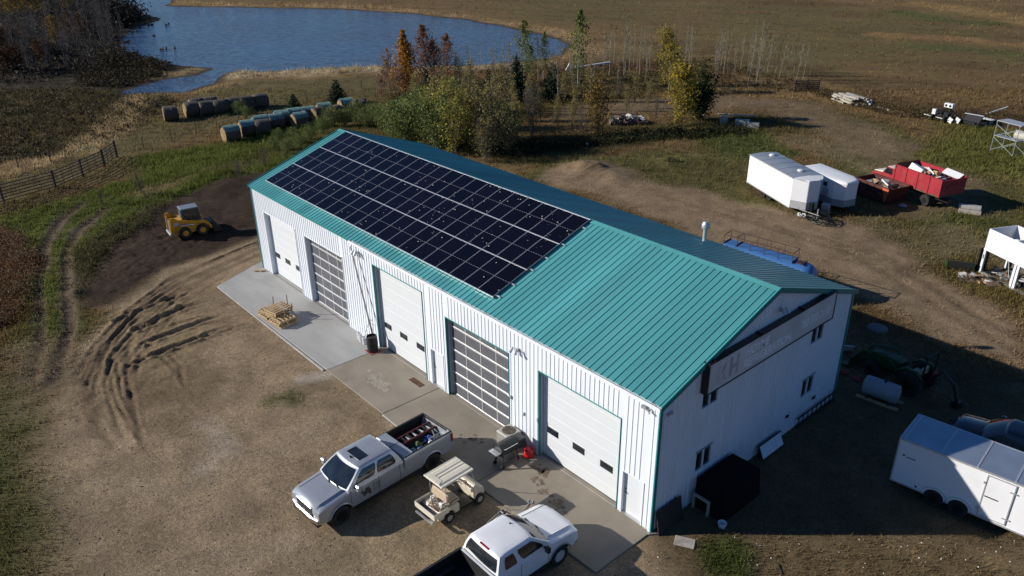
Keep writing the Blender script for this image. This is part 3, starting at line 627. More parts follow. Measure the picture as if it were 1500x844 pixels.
# ------------------------------------------------------------------ solar array
SOLAR = bpy.data.materials.new('solar_glass'); SOLAR.use_nodes = True
def _solar():
    n = SOLAR.node_tree.nodes; l = SOLAR.node_tree.links; b = n['Principled BSDF']; b.inputs['Roughness'].default_value = .12; b.inputs['Specular IOR Level'].default_value = .22
    tc = n.new('ShaderNodeTexCoord'); oi = n.new('ShaderNodeObjectInfo'); geo = n.new('ShaderNodeNewGeometry')
    v = n.new('ShaderNodeTexVoronoi'); v.inputs['Scale'].default_value = 7.5; l.new(geo.outputs['Position'], v.inputs['Vector'])
    sp = n.new('ShaderNodeSeparateColor'); l.new(v.outputs['Color'], sp.inputs[0])
    ns = n.new('ShaderNodeTexNoise'); ns.inputs['Scale'].default_value = .45; ns.inputs['Detail'].default_value = 4; l.new(geo.outputs['Position'], ns.inputs['Vector'])
    def mth(op, a, bv):
        k = n.new('ShaderNodeMath'); k.operation = op
        for i, x in enumerate((a, bv)):
            if hasattr(x, 'is_linked'): l.new(x, k.inputs[i])
            else: k.inputs[i].default_value = x
        return k.outputs[0]
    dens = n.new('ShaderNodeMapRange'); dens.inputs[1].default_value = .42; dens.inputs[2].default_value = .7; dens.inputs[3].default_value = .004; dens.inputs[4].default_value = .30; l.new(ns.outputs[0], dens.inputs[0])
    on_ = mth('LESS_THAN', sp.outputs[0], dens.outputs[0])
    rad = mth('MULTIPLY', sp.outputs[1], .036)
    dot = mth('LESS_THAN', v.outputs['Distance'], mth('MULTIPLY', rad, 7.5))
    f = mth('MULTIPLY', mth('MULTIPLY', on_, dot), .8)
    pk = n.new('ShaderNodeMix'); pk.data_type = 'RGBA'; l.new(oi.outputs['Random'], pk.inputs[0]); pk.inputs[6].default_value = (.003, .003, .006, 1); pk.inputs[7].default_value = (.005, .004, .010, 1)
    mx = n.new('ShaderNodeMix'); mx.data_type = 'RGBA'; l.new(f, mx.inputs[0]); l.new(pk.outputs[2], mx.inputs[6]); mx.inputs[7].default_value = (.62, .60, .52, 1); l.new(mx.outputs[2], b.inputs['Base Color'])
    rr = n.new('ShaderNodeMapRange'); rr.inputs[3].default_value = .12; rr.inputs[4].default_value = .7; l.new(f, rr.inputs[0]); l.new(rr.outputs[0], b.inputs['Roughness'])
_solar()
PANEL_FRAME = mat('panel_frame', (.46, .47, .51), .4, .4, var=.05); CELL_GAP = mat('busbar_gap', (.30, .30, .35), .5)
PW, PH = 1.05, 2.089
arr = thing('solar_array', 'large dark solar array of three panel rows on the teal roof', 'solar panels', (-31.80, 0, 0))
ang = math.atan2(cz, cy)
def roofpt(x, s, n): return (x, s * cy - n * cz, HE + .03 + s * cz + n * cy)
pm = MB(); t = .012; gp = .010; yh = PH / 2
pm.bx((gp, gp, 0), (PW - gp, PH - gp, .03), 0)
for a_, b_ in (((gp, gp), (gp + t, PH - gp)), ((PW - gp - t, gp), (PW - gp, PH - gp)), ((gp + t, gp), (PW - gp - t, gp + t)), ((gp + t, PH - gp - t), (PW - gp - t, PH - gp))):
    pm.bx((a_[0], a_[1], -.012), (b_[0], b_[1], .036), 1)
for k in range(6):
    pm.bx((gp + t + .02 + k * .166, yh - .007, .0302), (gp + t + .02 + k * .166 + .11, yh + .007, .0312), 2)
pproto = None
for r in range(3):
    for c in range(21):
        if pproto is None: o = pproto = pm.build('solar_panel', [SOLAR, PANEL_FRAME, CELL_GAP], arr)
        else: o = pproto.copy(); COL.objects.link(o); o.parent = arr
        p = roofpt(c * PW, .693 + r * PH, .10); o.location = p; o.rotation_euler = (ang, 0, 0)
for r in range(4):
    s = .693 + r * PH; mb = MB(); w = .024 if 0 < r < 3 else .018
    P0 = [roofpt(xx, s + ds, n) for xx in (-.02, 21 * PW + .02) for ds, n in ((-w, .142), (w, .142), (w, .08), (-w, .08))]
    mb.add(P0, [(0, 1, 5, 4), (1, 2, 6, 5), (2, 3, 7, 6), (3, 0, 4, 7), (0, 3, 2, 1), (4, 5, 6, 7)]); mb.build('clamp_rail', ALU, arr)
for s in (.9, 1.8, 2.95, 3.9, 5.0, 6.4):
    mb = MB(); p = Vector(roofpt(21 * PW, s, .06)); mb.box(p + Vector((.10, 0, 0)), (.28, .05, .05)); mb.build('rail_end', ALU, arr)
# ------------------------------------------------------------------ sign on the gable
SIGN_FACE = mat('faded_sign_face', (.62, .595, .59), .6, var=.14, scale=.7, dirt=((.46, .42, .41), .5, 1.2))
SIGN_FAINT = mat('faded_sign_letters', (.86, .87, .88), .6, var=.1, scale=3)
SIGN_LOGO = mat('faded_sign_logo', (.44, .425, .43), .6, var=.5, scale=2)
sg = thing('shop_sign', 'long faded sign box in a black frame across the gable wall', 'sign', (0, 2.30, 5.30))
SL, SH, SX = 8.8, 1.22, .30
mb = MB(); mb.bx((.03, 0, SH), (SX + .01, SL, SH + .05)); mb.bx((.03, 0, -.05), (SX + .01, SL, 0)); mb.bx((.03, -.05, -.05), (SX + .01, 0, SH + .05)); mb.bx((.03, SL, -.05), (SX + .01, SL + .05, SH + .05)); mb.bx((.025, 0, 0), (SX - .05, SL, SH))
mb.build('sign_frame', BLACK, sg)
MB().bx((SX - .05, 0, 0), (SX - .012, SL, SH)).build('sign_face', SIGN_FACE, sg)
for yy in (.25, 3.2, 6.2): MB().bx((.03, yy, SH + .05), (SX, yy + .08, SH + .10)).build('bracket', BLACK, sg)
def text(body, size, y, z, name, m, parent, shear=0.0, x=SX - .010, sx=1.0, bold=.0, rotz=math.pi / 2, depth=.002):
    cu = bpy.data.curves.new(name, 'FONT'); cu.body = body; cu.size = size; cu.extrude = depth; cu.shear = shear; cu.offset = bold
    to = bpy.data.objects.new(name, cu); COL.objects.link(to); bpy.context.view_layer.update()
    me = bpy.data.meshes.new_from_object(to.evaluated_get(bpy.context.evaluated_depsgraph_get())); bpy.data.objects.remove(to)
    me.materials.clear(); me.materials.append(m)
    o = link_mesh(name, me, parent); o.location = (x, y, z); o.rotation_euler = (math.pi / 2, 0, rotz); o.scale = (sx, 1, 1)
    return o
text('HOYME', .52, 2.28, .66, 'lettering', SIGN_FAINT, sg, .1, bold=.014, sx=.86)
text('REFRIGERATION', .52, 2.18, .18, 'lettering', SIGN_FAINT, sg, .1, bold=.012, sx=.86)
text('780-372-2110', .56, 6.15, .36, 'lettering', SIGN_FAINT, sg, .1, bold=.006, sx=.72)
mb = MB()
mb.prism([(.55, .22), (.72, .22), (.72, .95), (.55, .95)], 'x', SX - .010, SX - .007); mb.prism([(.72, .60), (.95, .95), (1.15, .95), (.86, .56), (1.15, .22), (.95, .22), (.72, .50)], 'x', SX - .010, SX - .007)
mb.prism([(1.26, .20), (1.42, .20), (1.42, .52), (1.68, .52), (1.68, .20), (1.84, .20), (1.84, 1.02), (1.68, 1.02), (1.68, .68), (1.42, .68), (1.42, 1.02), (1.26, 1.02)], 'x', SX - .010, SX - .007)
mb.build('logo', SIGN_LOGO, sg)
# ------------------------------------------------------------------ trees, shrubs, reeds and grass
LEAF = tint_mat('leaf', .7, trans=.40); BLADE = tint_mat('grass_blade', .9, trans=.45, spec=.1)
def bark(name, c, var=.35): return mat(name, c, .9, var=var, scale=6, spec=.15)
BARK_PALE = bark('pale_aspen_bark', (.30, .28, .235)); BARK_GREY = bark('grey_bark', (.10, .088, .08)); BARK_DARK = bark('dark_bark', (.06, .048, .04)); BARK_WOOD = bark('wood_edge_bark', (.10, .093, .090))
class TB:
    """collects thin tapered limbs"""
    def __init__(s): s.v = []; s.f = []
    def limb(s, pts, r0, r1, n=4):
        b = len(s.v); m = len(pts)
        for i, p in enumerate(pts):
            d = (pts[min(i + 1, m - 1)] - pts[max(i - 1, 0)]).normalized(); u = Vector((0, 0, 1)) if abs(d.z) < .9 else Vector((1, 0, 0))
            a = d.cross(u).normalized(); c = a.cross(d); r = r0 + (r1 - r0) * i / (m - 1)
            s.v += [p + (a * math.cos(6.2832 * k / n) + c * math.sin(6.2832 * k / n)) * r for k in range(n)]
        for i in range(m - 1):
            for k in range(n):
                k2 = (k + 1) % n; s.f.append((b + i * n + k, b + i * n + k2, b + i * n + n + k2, b + i * n + n + k))
    def mesh(s, name, m):
        me = np_mesh(name, np.array([tuple(p) for p in s.v]), np.array(s.f), None, [m], 4); return me
def leaf_mesh(name, P, size, cols, seed, flat=0.0):
    g = np.random.default_rng(seed); n = len(P); P = np.asarray(P)
    a = g.normal(size=(n, 3)); a /= np.linalg.norm(a, axis=1, keepdims=True); b = g.normal(size=(n, 3)); b -= (b * a).sum(1, keepdims=True) * a; b /= np.linalg.norm(b, axis=1, keepdims=True)
    sz = (size * g.uniform(.6, 1.3, n))[:, None]; a *= sz; b *= sz * .7
    V = np.stack([P - a, P + b, P + a, P - b], 1).reshape(-1, 3); F = np.arange(4 * n).reshape(n, 4)
    return np_mesh(name, V, F, np.repeat(cols, 4, 0), [LEAF], 4)
def pick(cols, n, g, jit=.25, clump=None):
    c = np.array(cols)[g.integers(0, len(cols), n)] * g.uniform(1 - jit, 1 + jit, (n, 1))
    if clump is not None: c = c * clump[:, None]
    return np.clip(c, .004, .8)
def make_tree(seed, H, shape, limbs, spread, start, stems, leaf_n, leaf_size, cols, twig=0, bare_top=0, r=.10, up_=.75, wander=.03, n2=3):
    """trunk and crown meshes: shape(t) gives crown radius at height fraction t"""
    q = random.Random(seed); g = np.random.default_rng(seed); tb = TB(); tips = []
    for s in range(stems):
        a0 = q.uniform(0, 6.28); lean = 0 if stems == 1 else q.uniform(.15, .55)
        base = Vector((q.uniform(-.15, .15), q.uniform(-.15, .15), -.15)) if stems > 1 else Vector((0, 0, -.15)); hh = H * (1 if s == 0 else q.uniform(.65, 1))
        pts = [base]; NS = 7
        for i in range(1, NS + 1):
            t = i / NS; pts.append(Vector((base.x + math.cos(a0) * lean * spread * t + q.gauss(0, wander) * H * .3, base.y + math.sin(a0) * lean * spread * t + q.gauss(0, wander) * H * .3, hh * t)))
        tb.limb(pts, r * (1 if stems == 1 else .5), .012, 5)
        for k in range(max(2, limbs // stems)):
            t = start + (1 - start) * ((k + q.random()) / max(2, limbs // stems)) ** .9; t = min(t, .98); i = min(int(t * NS), NS - 1); p = pts[i].lerp(pts[i + 1], t * NS - i)
            a = q.uniform(0, 6.28); L_ = shape(t) * spread * q.uniform(.7, 1.15); d = Vector((math.cos(a), math.sin(a), up_ * q.uniform(.6, 1.3))).normalized()
            e = p + d * L_; m = p + d * L_ * .5 + Vector((0, 0, -.04 * L_)); tb.limb([p, m, e], max(.012, r * .32 * (1 - t)), .007, 4); tips += [(m, L_), (e, L_), (p.lerp(m, .6), L_)]
            for j in range(n2):
                s0 = p.lerp(e, q.uniform(.3, .95)); d2 = (d + Vector((q.gauss(0, .5), q.gauss(0, .5), q.gauss(.15, .4)))).normalized(); e2 = s0 + d2 * L_ * q.uniform(.3, .6); tb.limb([s0, e2], .009, .005, 3); tips.append((e2, L_))
                for _ in range(twig):
                    s1 = s0.lerp(e2, q.uniform(.2, 1)); tb.limb([s1, s1 + (d2 + Vector((q.gauss(0, .6), q.gauss(0, .6), q.gauss(.3, .4)))).normalized() * L_ * q.uniform(.15, .4)], .007, .004, 3)
    tm = tb.mesh('trunk', None); lm = None
    if leaf_n:
        T = np.array([tuple(t[0]) for t in tips]); Ls = np.array([t[1] for t in tips]); i = g.integers(0, len(T), leaf_n); tone = g.uniform(.7, 1.3, len(T))
        P = T[i] + g.normal(size=(leaf_n, 3)) * (np.clip(Ls[i], .15, 1.2) * .30)[:, None]; P[:, 2] = np.clip(P[:, 2], .05, None)
        lm = leaf_mesh('crown', P, leaf_size, pick(cols, leaf_n, g, .3, tone[i]), seed)
    return tm, lm
def make_spruce(seed, H, rad, cols):
    q = random.Random(seed); g = np.random.default_rng(seed); tb = TB(); tb.limb([Vector((0, 0, -.1)), Vector((0, 0, H * .5)), Vector((0, 0, H))], .09, .01, 5); P = []; tone = []
    nw = int(H * 5.5)
    for k in range(nw):
        t = .04 + .95 * k / nw; z = H * t; R_ = rad * (1 - t) ** .85 * q.uniform(.8, 1.12) + .05; nb = max(4, int(9 * (1 - t) + 3)); a0 = q.random() * 6.28
        for b in range(nb):
            a = a0 + 6.28 * b / nb + q.uniform(-.25, .25); L_ = R_ * q.uniform(.75, 1.12); to = q.uniform(.7, 1.3)
            n = max(4, int(22 * L_))
            for i in range(n):
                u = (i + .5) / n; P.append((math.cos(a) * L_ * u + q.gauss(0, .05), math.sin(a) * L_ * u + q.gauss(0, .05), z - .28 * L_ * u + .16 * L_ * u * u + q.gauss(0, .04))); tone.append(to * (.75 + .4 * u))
            tb.limb([Vector((0, 0, z)), Vector((math.cos(a) * L_ * .9, math.sin(a) * L_ * .9, z - .12 * L_))], .012, .004, 3)
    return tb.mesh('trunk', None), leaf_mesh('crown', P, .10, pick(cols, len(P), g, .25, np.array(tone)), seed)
KIND = {}
def register(kind, meshes, bk):
    out = []
    for tm, lm in meshes:
        tm.materials.clear(); tm.materials.append(bk); out.append((tm, lm))
    KIND[kind] = out
col_ = lambda t: (.35 + .65 * math.sin(math.pi * min(1, t * 1.05)) ** .7) * (1 - .55 * max(0, t - .5) * 2)
cone = lambda t: max(.12, 1.05 - t); ball = lambda t: math.sin(math.pi * min(.97, max(.06, t))) ** .6; fan = lambda t: .35 + .4 * (1 - t)
register('gold', [make_tree(1, 8.0, cone, 72, 2.1, .06, 1, 5200, .12, [(.46, .22, .035), (.52, .27, .045), (.38, .16, .03), (.36, .20, .04)], r=.11, up_=1.1)], BARK_GREY)
register('rust', [make_tree(s, 7.6, col_, 64, 1.75, .10, 1, 2500, .10, [(0.213, 0.094, 0.044), (0.275, 0.125, 0.050), (0.163, 0.075, 0.044), (0.300, 0.150, 0.075)], twig=2, r=.10, up_=1.1) for s in (2, 3)], BARK_GREY)
register('pale', [make_tree(s, 5.4, col_, 44, 1.5, .06, 2, 1300, .09, [(0.312, 0.192, 0.108), (0.240, 0.144, 0.084), (0.288, 0.168, 0.120)], twig=2, r=.08, up_=.9) for s in (4, 5)], BARK_GREY)
register('spruce', [make_spruce(6, 4.6, 1.45, [(.016, .035, .020), (.022, .045, .022), (.014, .030, .022)]), make_spruce(7, 4.2, 1.5, [(.018, .040, .018), (.024, .048, .024)]), make_spruce(17, 2.6, 1.25, [(.022, .042, .016), (.03, .052, .02), (.018, .035, .02)])], BARK_DARK)
register('aspen_green', [make_tree(s, 8.0, col_, 44, 1.45, .18, 1, 1300, .11, [(0.120, 0.168, 0.036), (0.180, 0.204, 0.042), (0.240, 0.216, 0.048), (0.096, 0.132, 0.036)], r=.07, up_=1.2) for s in (8, 9)], BARK_PALE)
register('bare', [make_tree(s, 6.8, col_, 34, .55 + .12 * (s % 3), .28, 1 + (s % 2), 60 + 50 * (s % 3), .07, [(.20, .17, .05), (.17, .15, .06)], twig=1, r=.048, up_=1.6, wander=.022) for s in (10, 11, 12, 13, 14)], BARK_PALE)
register('bush_green', [make_tree(s, 4.6, ball, 60, 1.8, .05, 6, 2300, .095, [(0.106, 0.157, 0.042), (0.149, 0.199, 0.055), (0.199, 0.242, 0.064), (0.084, 0.126, 0.042), (0.211, 0.211, 0.064)], r=.07, up_=.8) for s in (20, 21)], BARK_GREY)
register('bush_yellow', [make_tree(s, 5.2, ball, 60, 1.7, .06, 5, 2000, .095, [(0.324, 0.284, 0.052), (0.406, 0.324, 0.061), (0.203, 0.214, 0.061), (0.162, 0.173, 0.056)], r=.07, up_=.9) for s in (22, 23)], BARK_GREY)
register('bush_olive', [make_tree(s, 4.8, ball, 60, 1.8, .05, 6, 1200, .088, [(0.196, 0.175, 0.066), (0.263, 0.218, 0.076), (0.154, 0.143, 0.066), (0.306, 0.241, 0.088)], twig=1, r=.07, up_=.9) for s in (24, 25)], BARK_GREY)
register('half', [make_tree(s, 6.0, lambda t: .45 + .35 * (1 - t), 80, 1.25, .12, 6, 900, .085, [(0.342, 0.268, 0.098), (0.260, 0.227, 0.090), (0.423, 0.308, 0.081), (0.212, 0.195, 0.081)], twig=1, r=.06, up_=1.5) for s in (60, 61, 62)], BARK_GREY)
register('bush_grey', [make_tree(s, 4.4, fan, 70, 1.3, .10, 7, 250, .07, [(.16, .12, .07), (.12, .10, .06)], twig=2, r=.06, up_=1.5) for s in (26, 27)], bark('silver_twig', (.115, .102, .092)))
register('tree_rusty', [make_tree(28, 5.6, ball, 70, 1.7, .08, 3, 2600, .105, [(0.237, 0.144, 0.037), (0.188, 0.125, 0.044), (0.150, 0.119, 0.037), (0.275, 0.163, 0.037)], twig=1, r=.09, up_=.9)], BARK_GREY)
register('tree_yellow', [make_tree(29, 6.4, lambda t: ball(t * .92 + .08), 80, 1.75, .08, 2, 3000, .12, [(.36, .27, .035), (.28, .24, .04), (.42, .27, .035), (.22, .20, .04)], r=.10, up_=1.0)], BARK_GREY)
register('tree_dark', [make_tree(30, 4.9, ball, 70, 1.6, .06, 3, 4300, .13, [(.030, .044, .016), (.042, .058, .020), (.06, .07, .02)], r=.09, up_=.9)], BARK_DARK)
register('aspen_yellow', [make_tree(31, 5.6, ball, 44, 1.5, .2, 1, 1700, .11, [(0.286, 0.220, 0.033), (0.220, 0.187, 0.039), (0.330, 0.242, 0.033)], r=.07, up_=1.0)], BARK_PALE)
register('wood', [make_tree(s, 7.2, col_, 40, .95, .20, 1 + s % 2, 40, .08, [(.07, .05, .03)], twig=2, r=.075, up_=1.5, wander=.03) for s in (40, 41, 42, 43, 44)], BARK_WOOD)
register('wood_gold', [make_tree(46, 7.5, ball, 50, 1.9, .15, 1, 1500, .17, [(.24, .14, .016), (.28, .17, .02), (.17, .11, .016)], r=.09)], BARK_DARK)
register('wood_rust', [make_tree(47, 3.4, ball, 50, 1.7, .06, 4, 1400, .14, [(.085, .040, .022), (.07, .036, .02), (.09, .05, .025)], r=.07)], BARK_DARK)
REFH = {'half': 6.0, 'gold': 8, 'rust': 7.6, 'pale': 5.4, 'aspen_green': 8, 'bare': 6.8, 'bush_green': 4.6, 'bush_yellow': 5.2, 'bush_olive': 4.8, 'bush_grey': 4.4, 'tree_rusty': 5.6, 'tree_yellow': 6.4, 'tree_dark': 4.9, 'aspen_yellow': 5.6, 'wood': 7.2, 'wood_gold': 7.5, 'wood_rust': 3.4}
def plant(name, kind, p, h, label, cat='tree', group=None, wid=1.0, var=None, q=rng):
    ms = KIND[kind]; k = q.randrange(len(ms)) if var is None else var; tm, lm = ms[k]
    t = thing(name, label, cat, p, q.uniform(0, 6.28), group); ref = REFH.get(kind) or (4.6, 4.2, 2.6)[k]
    s = h / ref; t.scale = (s * wid, s * wid, s)
    link_mesh('trunk', tm, t)
    if lm is not None: link_mesh('crown', lm, t)
    return t
ORD = 'first second third fourth fifth sixth seventh eighth ninth tenth eleventh twelfth thirteenth fourteenth fifteenth sixteenth seventeenth eighteenth nineteenth twentieth twenty-first twenty-second twenty-third twenty-fourth twenty-fifth twenty-sixth'.split()
def ranks(lst, x=lambda e: e[0][0]):
    o = sorted(range(len(lst)), key=lambda i: x(lst[i])); r = [0] * len(lst)
    for k, i in enumerate(o): r[i] = k
    return r
def pl(name, kind, px, h, label, **k): return plant(name, kind, on(*px), h, label, **k)
pl('poplar_tree', 'gold', (596, 141), 7.9, 'tall narrow golden orange poplar against the lake')
pl('poplar_tree', 'rust', (624, 136), 8.1, 'tall russet poplar in the middle of the group, right of the golden one', var=0)
pl('poplar_tree', 'rust', (638, 140), 6.6, 'shorter russet poplar squeezed between the two taller russet ones', var=1)
pl('poplar_tree', 'rust', (656, 129), 6.7, 'rightmost russet poplar of the lakeside group', var=1, wid=.9)
pl('birch_tree', 'pale', (572, 141), 5.7, 'sparse pinkish tan tree left of the golden poplar', var=0, wid=.8)
pl('birch_tree', 'pale', (560, 146), 3.6, 'low sparse tan tree at the left end of the lakeside group', var=1)
pl('birch_tree', 'pale', (585, 146), 4.4, 'thin tan tree in front of the golden poplar', var=1)
pl('birch_tree', 'pale', (645, 150), 4.2, 'thin tan tree under the russet poplars', var=0)
for px, h, v, lb in (((628, 153), 4.0, 0, 'dark spruce in front of the russet poplars'), ((716, 146), 3.9, 1, 'slim dark spruce left of the tallest spruce'), ((757, 144), 5.2, 0, 'tallest dark spruce by the green aspens'), ((809, 145), 4.4, 1, 'broad dark spruce right of the green aspens'),
                     ((495, 151), 2.9, 2, 'small spruce behind the right end of the bale row'), ((432, 164), 2.2, 2, 'smallest spruce behind the middle of the bale row')): pl('spruce_tree', 'spruce', px, h, lb, var=v, wid=1.0 if lb.startswith('slim') else 1.3)
for px, h, v, lb, w_ in (((768, 121), 8.0, 0, 'tall slim green aspen standing before the lake end', 1.1), ((796, 118), 6.3, 1, 'narrow green aspen between the tall aspen and the lake tip', .8), ((846, 128), 9.6, 1, 'sparse tall green aspen right of the lake tip', .9), ((778, 124), 5.0, 1, 'low yellow green aspen at the foot of the tall slim one', 1.1)): pl('aspen_tree', 'aspen_green', px, h, lb, var=v, wid=w_)
GR = [((575, 203), 3.6), ((600, 214), 5.0), ((622, 206), 4.8), ((560, 190), 2.6), ((546, 182), 2.2), ((640, 222), 5.0), ((611, 192), 4.2), ((588, 215), 3.6)]
for k, (px, h) in zip(ranks(GR), GR): pl('willow_bush', 'bush_green', px, h, f'leafy green bush {ORD[k]} from the left close behind the far roof end', cat='bush', group='green bushes behind the far roof end')
YB = ((((655, 214), 6.3), ((634, 172), 3.4), ((674, 192), 4.6), ((692, 216), 5.4), ((666, 228), 5.0), ((742, 214), 4.2)))
for k, (px, h) in zip(ranks(YB), YB): pl('willow_bush', 'bush_yellow', px, h, f'yellowing bush {ORD[k]} from the left in the thicket behind the dark roof', cat='bush', group='yellowing bushes behind the roof')
OB = ((((706, 220), 5.4), ((726, 222), 4.8), ((745, 226), 4.2), ((702, 190), 4.4), ((722, 192), 4.4), ((680, 168), 3.8), ((758, 212), 3.4), ((664, 176), 3.6), ((712, 238), 4.0)))
for k, (px, h) in zip(ranks(OB), OB): pl('willow_bush', 'bush_olive', px, h, f'olive brown bush {ORD[k]} from the left in the thicket behind the dark roof', cat='bush', group='olive bushes behind the roof')
LB_ = ((((746, 196), 4.0), ((736, 172), 3.8), ((692, 162), 3.6), ((714, 168), 4.0), ((772, 170), 3.4), ((786, 168), 3.0), ((668, 152), 3.4), ((727, 152), 3.6)))
for k, (px, h) in zip(ranks(LB_), LB_): pl('bare_bush', 'bush_grey', px, h, f'leafless grey brown bush {ORD[k]} from the left among the thicket', cat='bush', group='leafless bushes in the thicket')
LOW = [((408, 209), 1.4), ((432, 210), 1.6), ((455, 205), 1.7), ((474, 196), 1.9), ((442, 218), 1.6), ((402, 220), 1.3), ((522, 180), 2.4), ((536, 187), 2.0), ((548, 174), 1.7), ((350, 168), 1.6), ((361, 174), 1.4), ((420, 226), 1.4), ((484, 186), 2.2), ((505, 184), 1.9)]
for k, (px, h) in zip(ranks(LOW), LOW): pl('low_shrub', 'bush_green', px, h, f'low green shrub {ORD[k]} from the left along the front bale row', cat='shrub', group='low green shrubs by the bales', wid=1.15)
HF = [((640, 190), 5.6), ((664, 204), 6.0), ((684, 186), 5.8), ((700, 206), 6.2), ((716, 180), 5.4), ((733, 206), 5.6), ((748, 178), 5.0), ((756, 200), 4.6), ((690, 150), 4.8), ((672, 140), 4.6), ((736, 150), 4.6), ((826, 150), 4.2), ((842, 168), 3.8), ((860, 150), 4.4), ((776, 160), 4.0), ((612, 176), 5.0), ((930, 150), 3.6), ((792, 178), 3.6), ((816, 188), 3.4), ((838, 192), 3.2), ((918, 164), 3.0), ((948, 160), 3.2), ((652, 166), 5.0), ((724, 164), 4.6)]
for k, (px, h) in zip(ranks(HF), HF): pl('wispy_bush', 'half', px, h, f'wispy half bare autumn bush {ORD[k]} from the left behind the shop', cat='bush', group='wispy autumn bushes behind the shop', wid=.95)
pl('bare_bush', 'bush_grey', (780, 202), 5.2, 'tall silvery leafless bush standing alone left of the rusty tree', cat='bush', var=0, wid=.8)
pl('bare_bush', 'bush_grey', (853, 197), 3.4, 'short leafless bush touching the rusty tree on its left', cat='bush', var=1)
pl('bare_bush', 'bush_grey', (905, 143), 2.6, 'hazy grey bush in the meadow above the brush heap', cat='bush', var=1)
pl('bare_bush', 'bush_grey', (960, 176), 2.8, 'thin leafless bush between brush heap and yellow tree', cat='bush', var=0, wid=.7)
pl('shrub_tree', 'tree_rusty', (877, 198), 5.7, 'rusty olive tree behind the ridge in the middle of the yard edge', wid=.9)
pl('maple_tree', 'tree_yellow', (997, 185), 6.4, 'bright yellow orange tree at the far edge of the yard', wid=1.0)
pl('ash_tree', 'tree_dark', (1022, 177), 4.9, 'dark green tree growing against the yellow one on its right', wid=1.0)
pl('aspen_tree', 'aspen_yellow', (979, 137), 5.6, 'yellow aspen behind and left of the bright yellow tree')
pl('aspen_tree', 'aspen_yellow', (972, 126), 6.8, 'taller pale yellow aspen farther back in the sapling row', wid=.7)
MID = [(883, 108, 6.5), (892, 112, 7.2), (899, 100, 6), (913, 115, 6.5), (915, 108, 8), (936, 113, 7), (922, 106, 6), (948, 110, 6), (951, 104, 5), (968, 100, 6), (1003, 95, 6), (1008, 96, 6.5), (985, 100, 6.5), (1013, 92, 5), (870, 112, 5), (858, 118, 6), (905, 122, 4.5), (932, 120, 4.5), (945, 122, 4), (928, 98, 6), (942, 92, 5.5), (836, 112, 5)]
for k, (x_, y_, h) in zip(ranks(MID, lambda e: e[0]), MID): pl('aspen_sapling', 'bare', (x_, y_), h, f'thin bare sapling {ORD[k]} from the left in the row right of the lake', group='bare saplings right of the lake', wid=.9)
RGT = [(1047, 117, 6.8), (1051, 112, 7), (1060, 108, 6.5), (1065, 112, 6), (1075, 110, 5.5), (1095, 127, 6.5), (1094, 110, 7.5), (1108, 122, 7.5), (1106, 112, 8), (1112, 108, 7), (1118, 112, 6), (1124, 106, 6), (1135, 112, 6), (1141, 118, 5.8), (1131, 108, 6.5), (1153, 118, 6), (1166, 121, 6.3), (1162, 110, 5), (1176, 117, 5.5), (1186, 110, 4.5), (1056, 102, 6), (1085, 104, 6), (1100, 100, 6), (1148, 106, 5)]
for k, (x_, y_, h) in zip(ranks(RGT, lambda e: e[0]), RGT):
    t = pl('aspen_sapling', 'bare', (x_, y_), h, f'bare white stemmed sapling {ORD[k]} from the left in the clump before the field', group='bare saplings before the field', wid=.9)
    t.rotation_euler = (0.10 * (x_ > 1085), 0.08 * (x_ > 1085), rng.uniform(0, .5))
q9 = random.Random(55); BG = sorted([(q9.uniform(660, 872), q9.uniform(112, 172), q9.uniform(3.8, 6.2)) for k in range(22)])
for k, (x_, y_, h) in enumerate(BG): pl('aspen_sapling', 'bare', (x_, y_), h, f'slim grey sapling {ORD[k]} from the left among the brush behind the shop', group='grey saplings in the brush', wid=1.1)
SB_ = ((690, 105, 3.6), (705, 106, 4), (718, 104, 4), (738, 101, 5), (726, 109, 4.5), (746, 105, 4), (700, 112, 4.2))
for k, (x_, y_, h) in zip(ranks(SB_, lambda e: e[0]), SB_): pl('aspen_sapling', 'bare', (x_, y_), h, f'thin bare sapling {ORD[k]} from the left on the bank before the lake', group='bare saplings on the lake bank', wid=.8)
for px, h, lb in (((209, 287), 2.1, 'bare scrub bush on the bank above the loader'), ((150, 302), 1.4, 'small bare bush at the bend of the lane'), ((352, 264), 1.8, 'small bare bush left of the barn corner'), ((388, 245), 1.9, 'bare bush touching the far roof corner'), ((215, 297), 1.0, 'stubby bare bush at the foot of the bank')): pl('bare_bush', 'bush_grey', px, h, lb, cat='bush', wid=1.0)
# ---- the bare wood in the upper left corner
WPOLY = W([(-70, 112), (60, 114), (140, 106), (178, 92), (196, 76), (176, 58), (172, 40), (178, 20), (164, -6), (-90, -24)])
q = random.Random(77); made = 0
while made < 170:
    x_, y_ = q.uniform(-70, 200), 114 - 130 * q.random() ** 1.25
    p = at(x_, y_)
    if poly_sd(np.array([p.x]), np.array([p.y]), WPOLY)[0] < 0: continue
    if float(look(np.array([p.x]), np.array([p.y]), sdl)[0]) > -1.5: continue
    p.z = gz(p.x, p.y); plant('bare_tree', 'wood', p, q.uniform(5.2, 8.2), 'grey leafless tree in the wood by the lake', group='leafless trees of the lakeside wood', wid=q.uniform(.9, 1.35), q=q); made += 1
GT_ = (((6, 30), 9), ((22, 32), 9), ((40, 28), 8.5), ((56, 26), 8), ((100, 24), 7), ((135, 18), 6), ((84, 70), 5))
for k, (px, h) in zip(ranks(GT_), GT_): pl('aspen_tree', 'wood_gold', px, h, f'dull golden tree {ORD[k]} from the left in the leafless wood', group='golden trees in the wood', wid=.8)
RB_ = (((8, 86), 4.5), ((20, 80), 4), ((28, 104), 3.4), ((14, 108), 3), ((112, 56), 4), ((125, 60), 3), ((66, 90), 3))
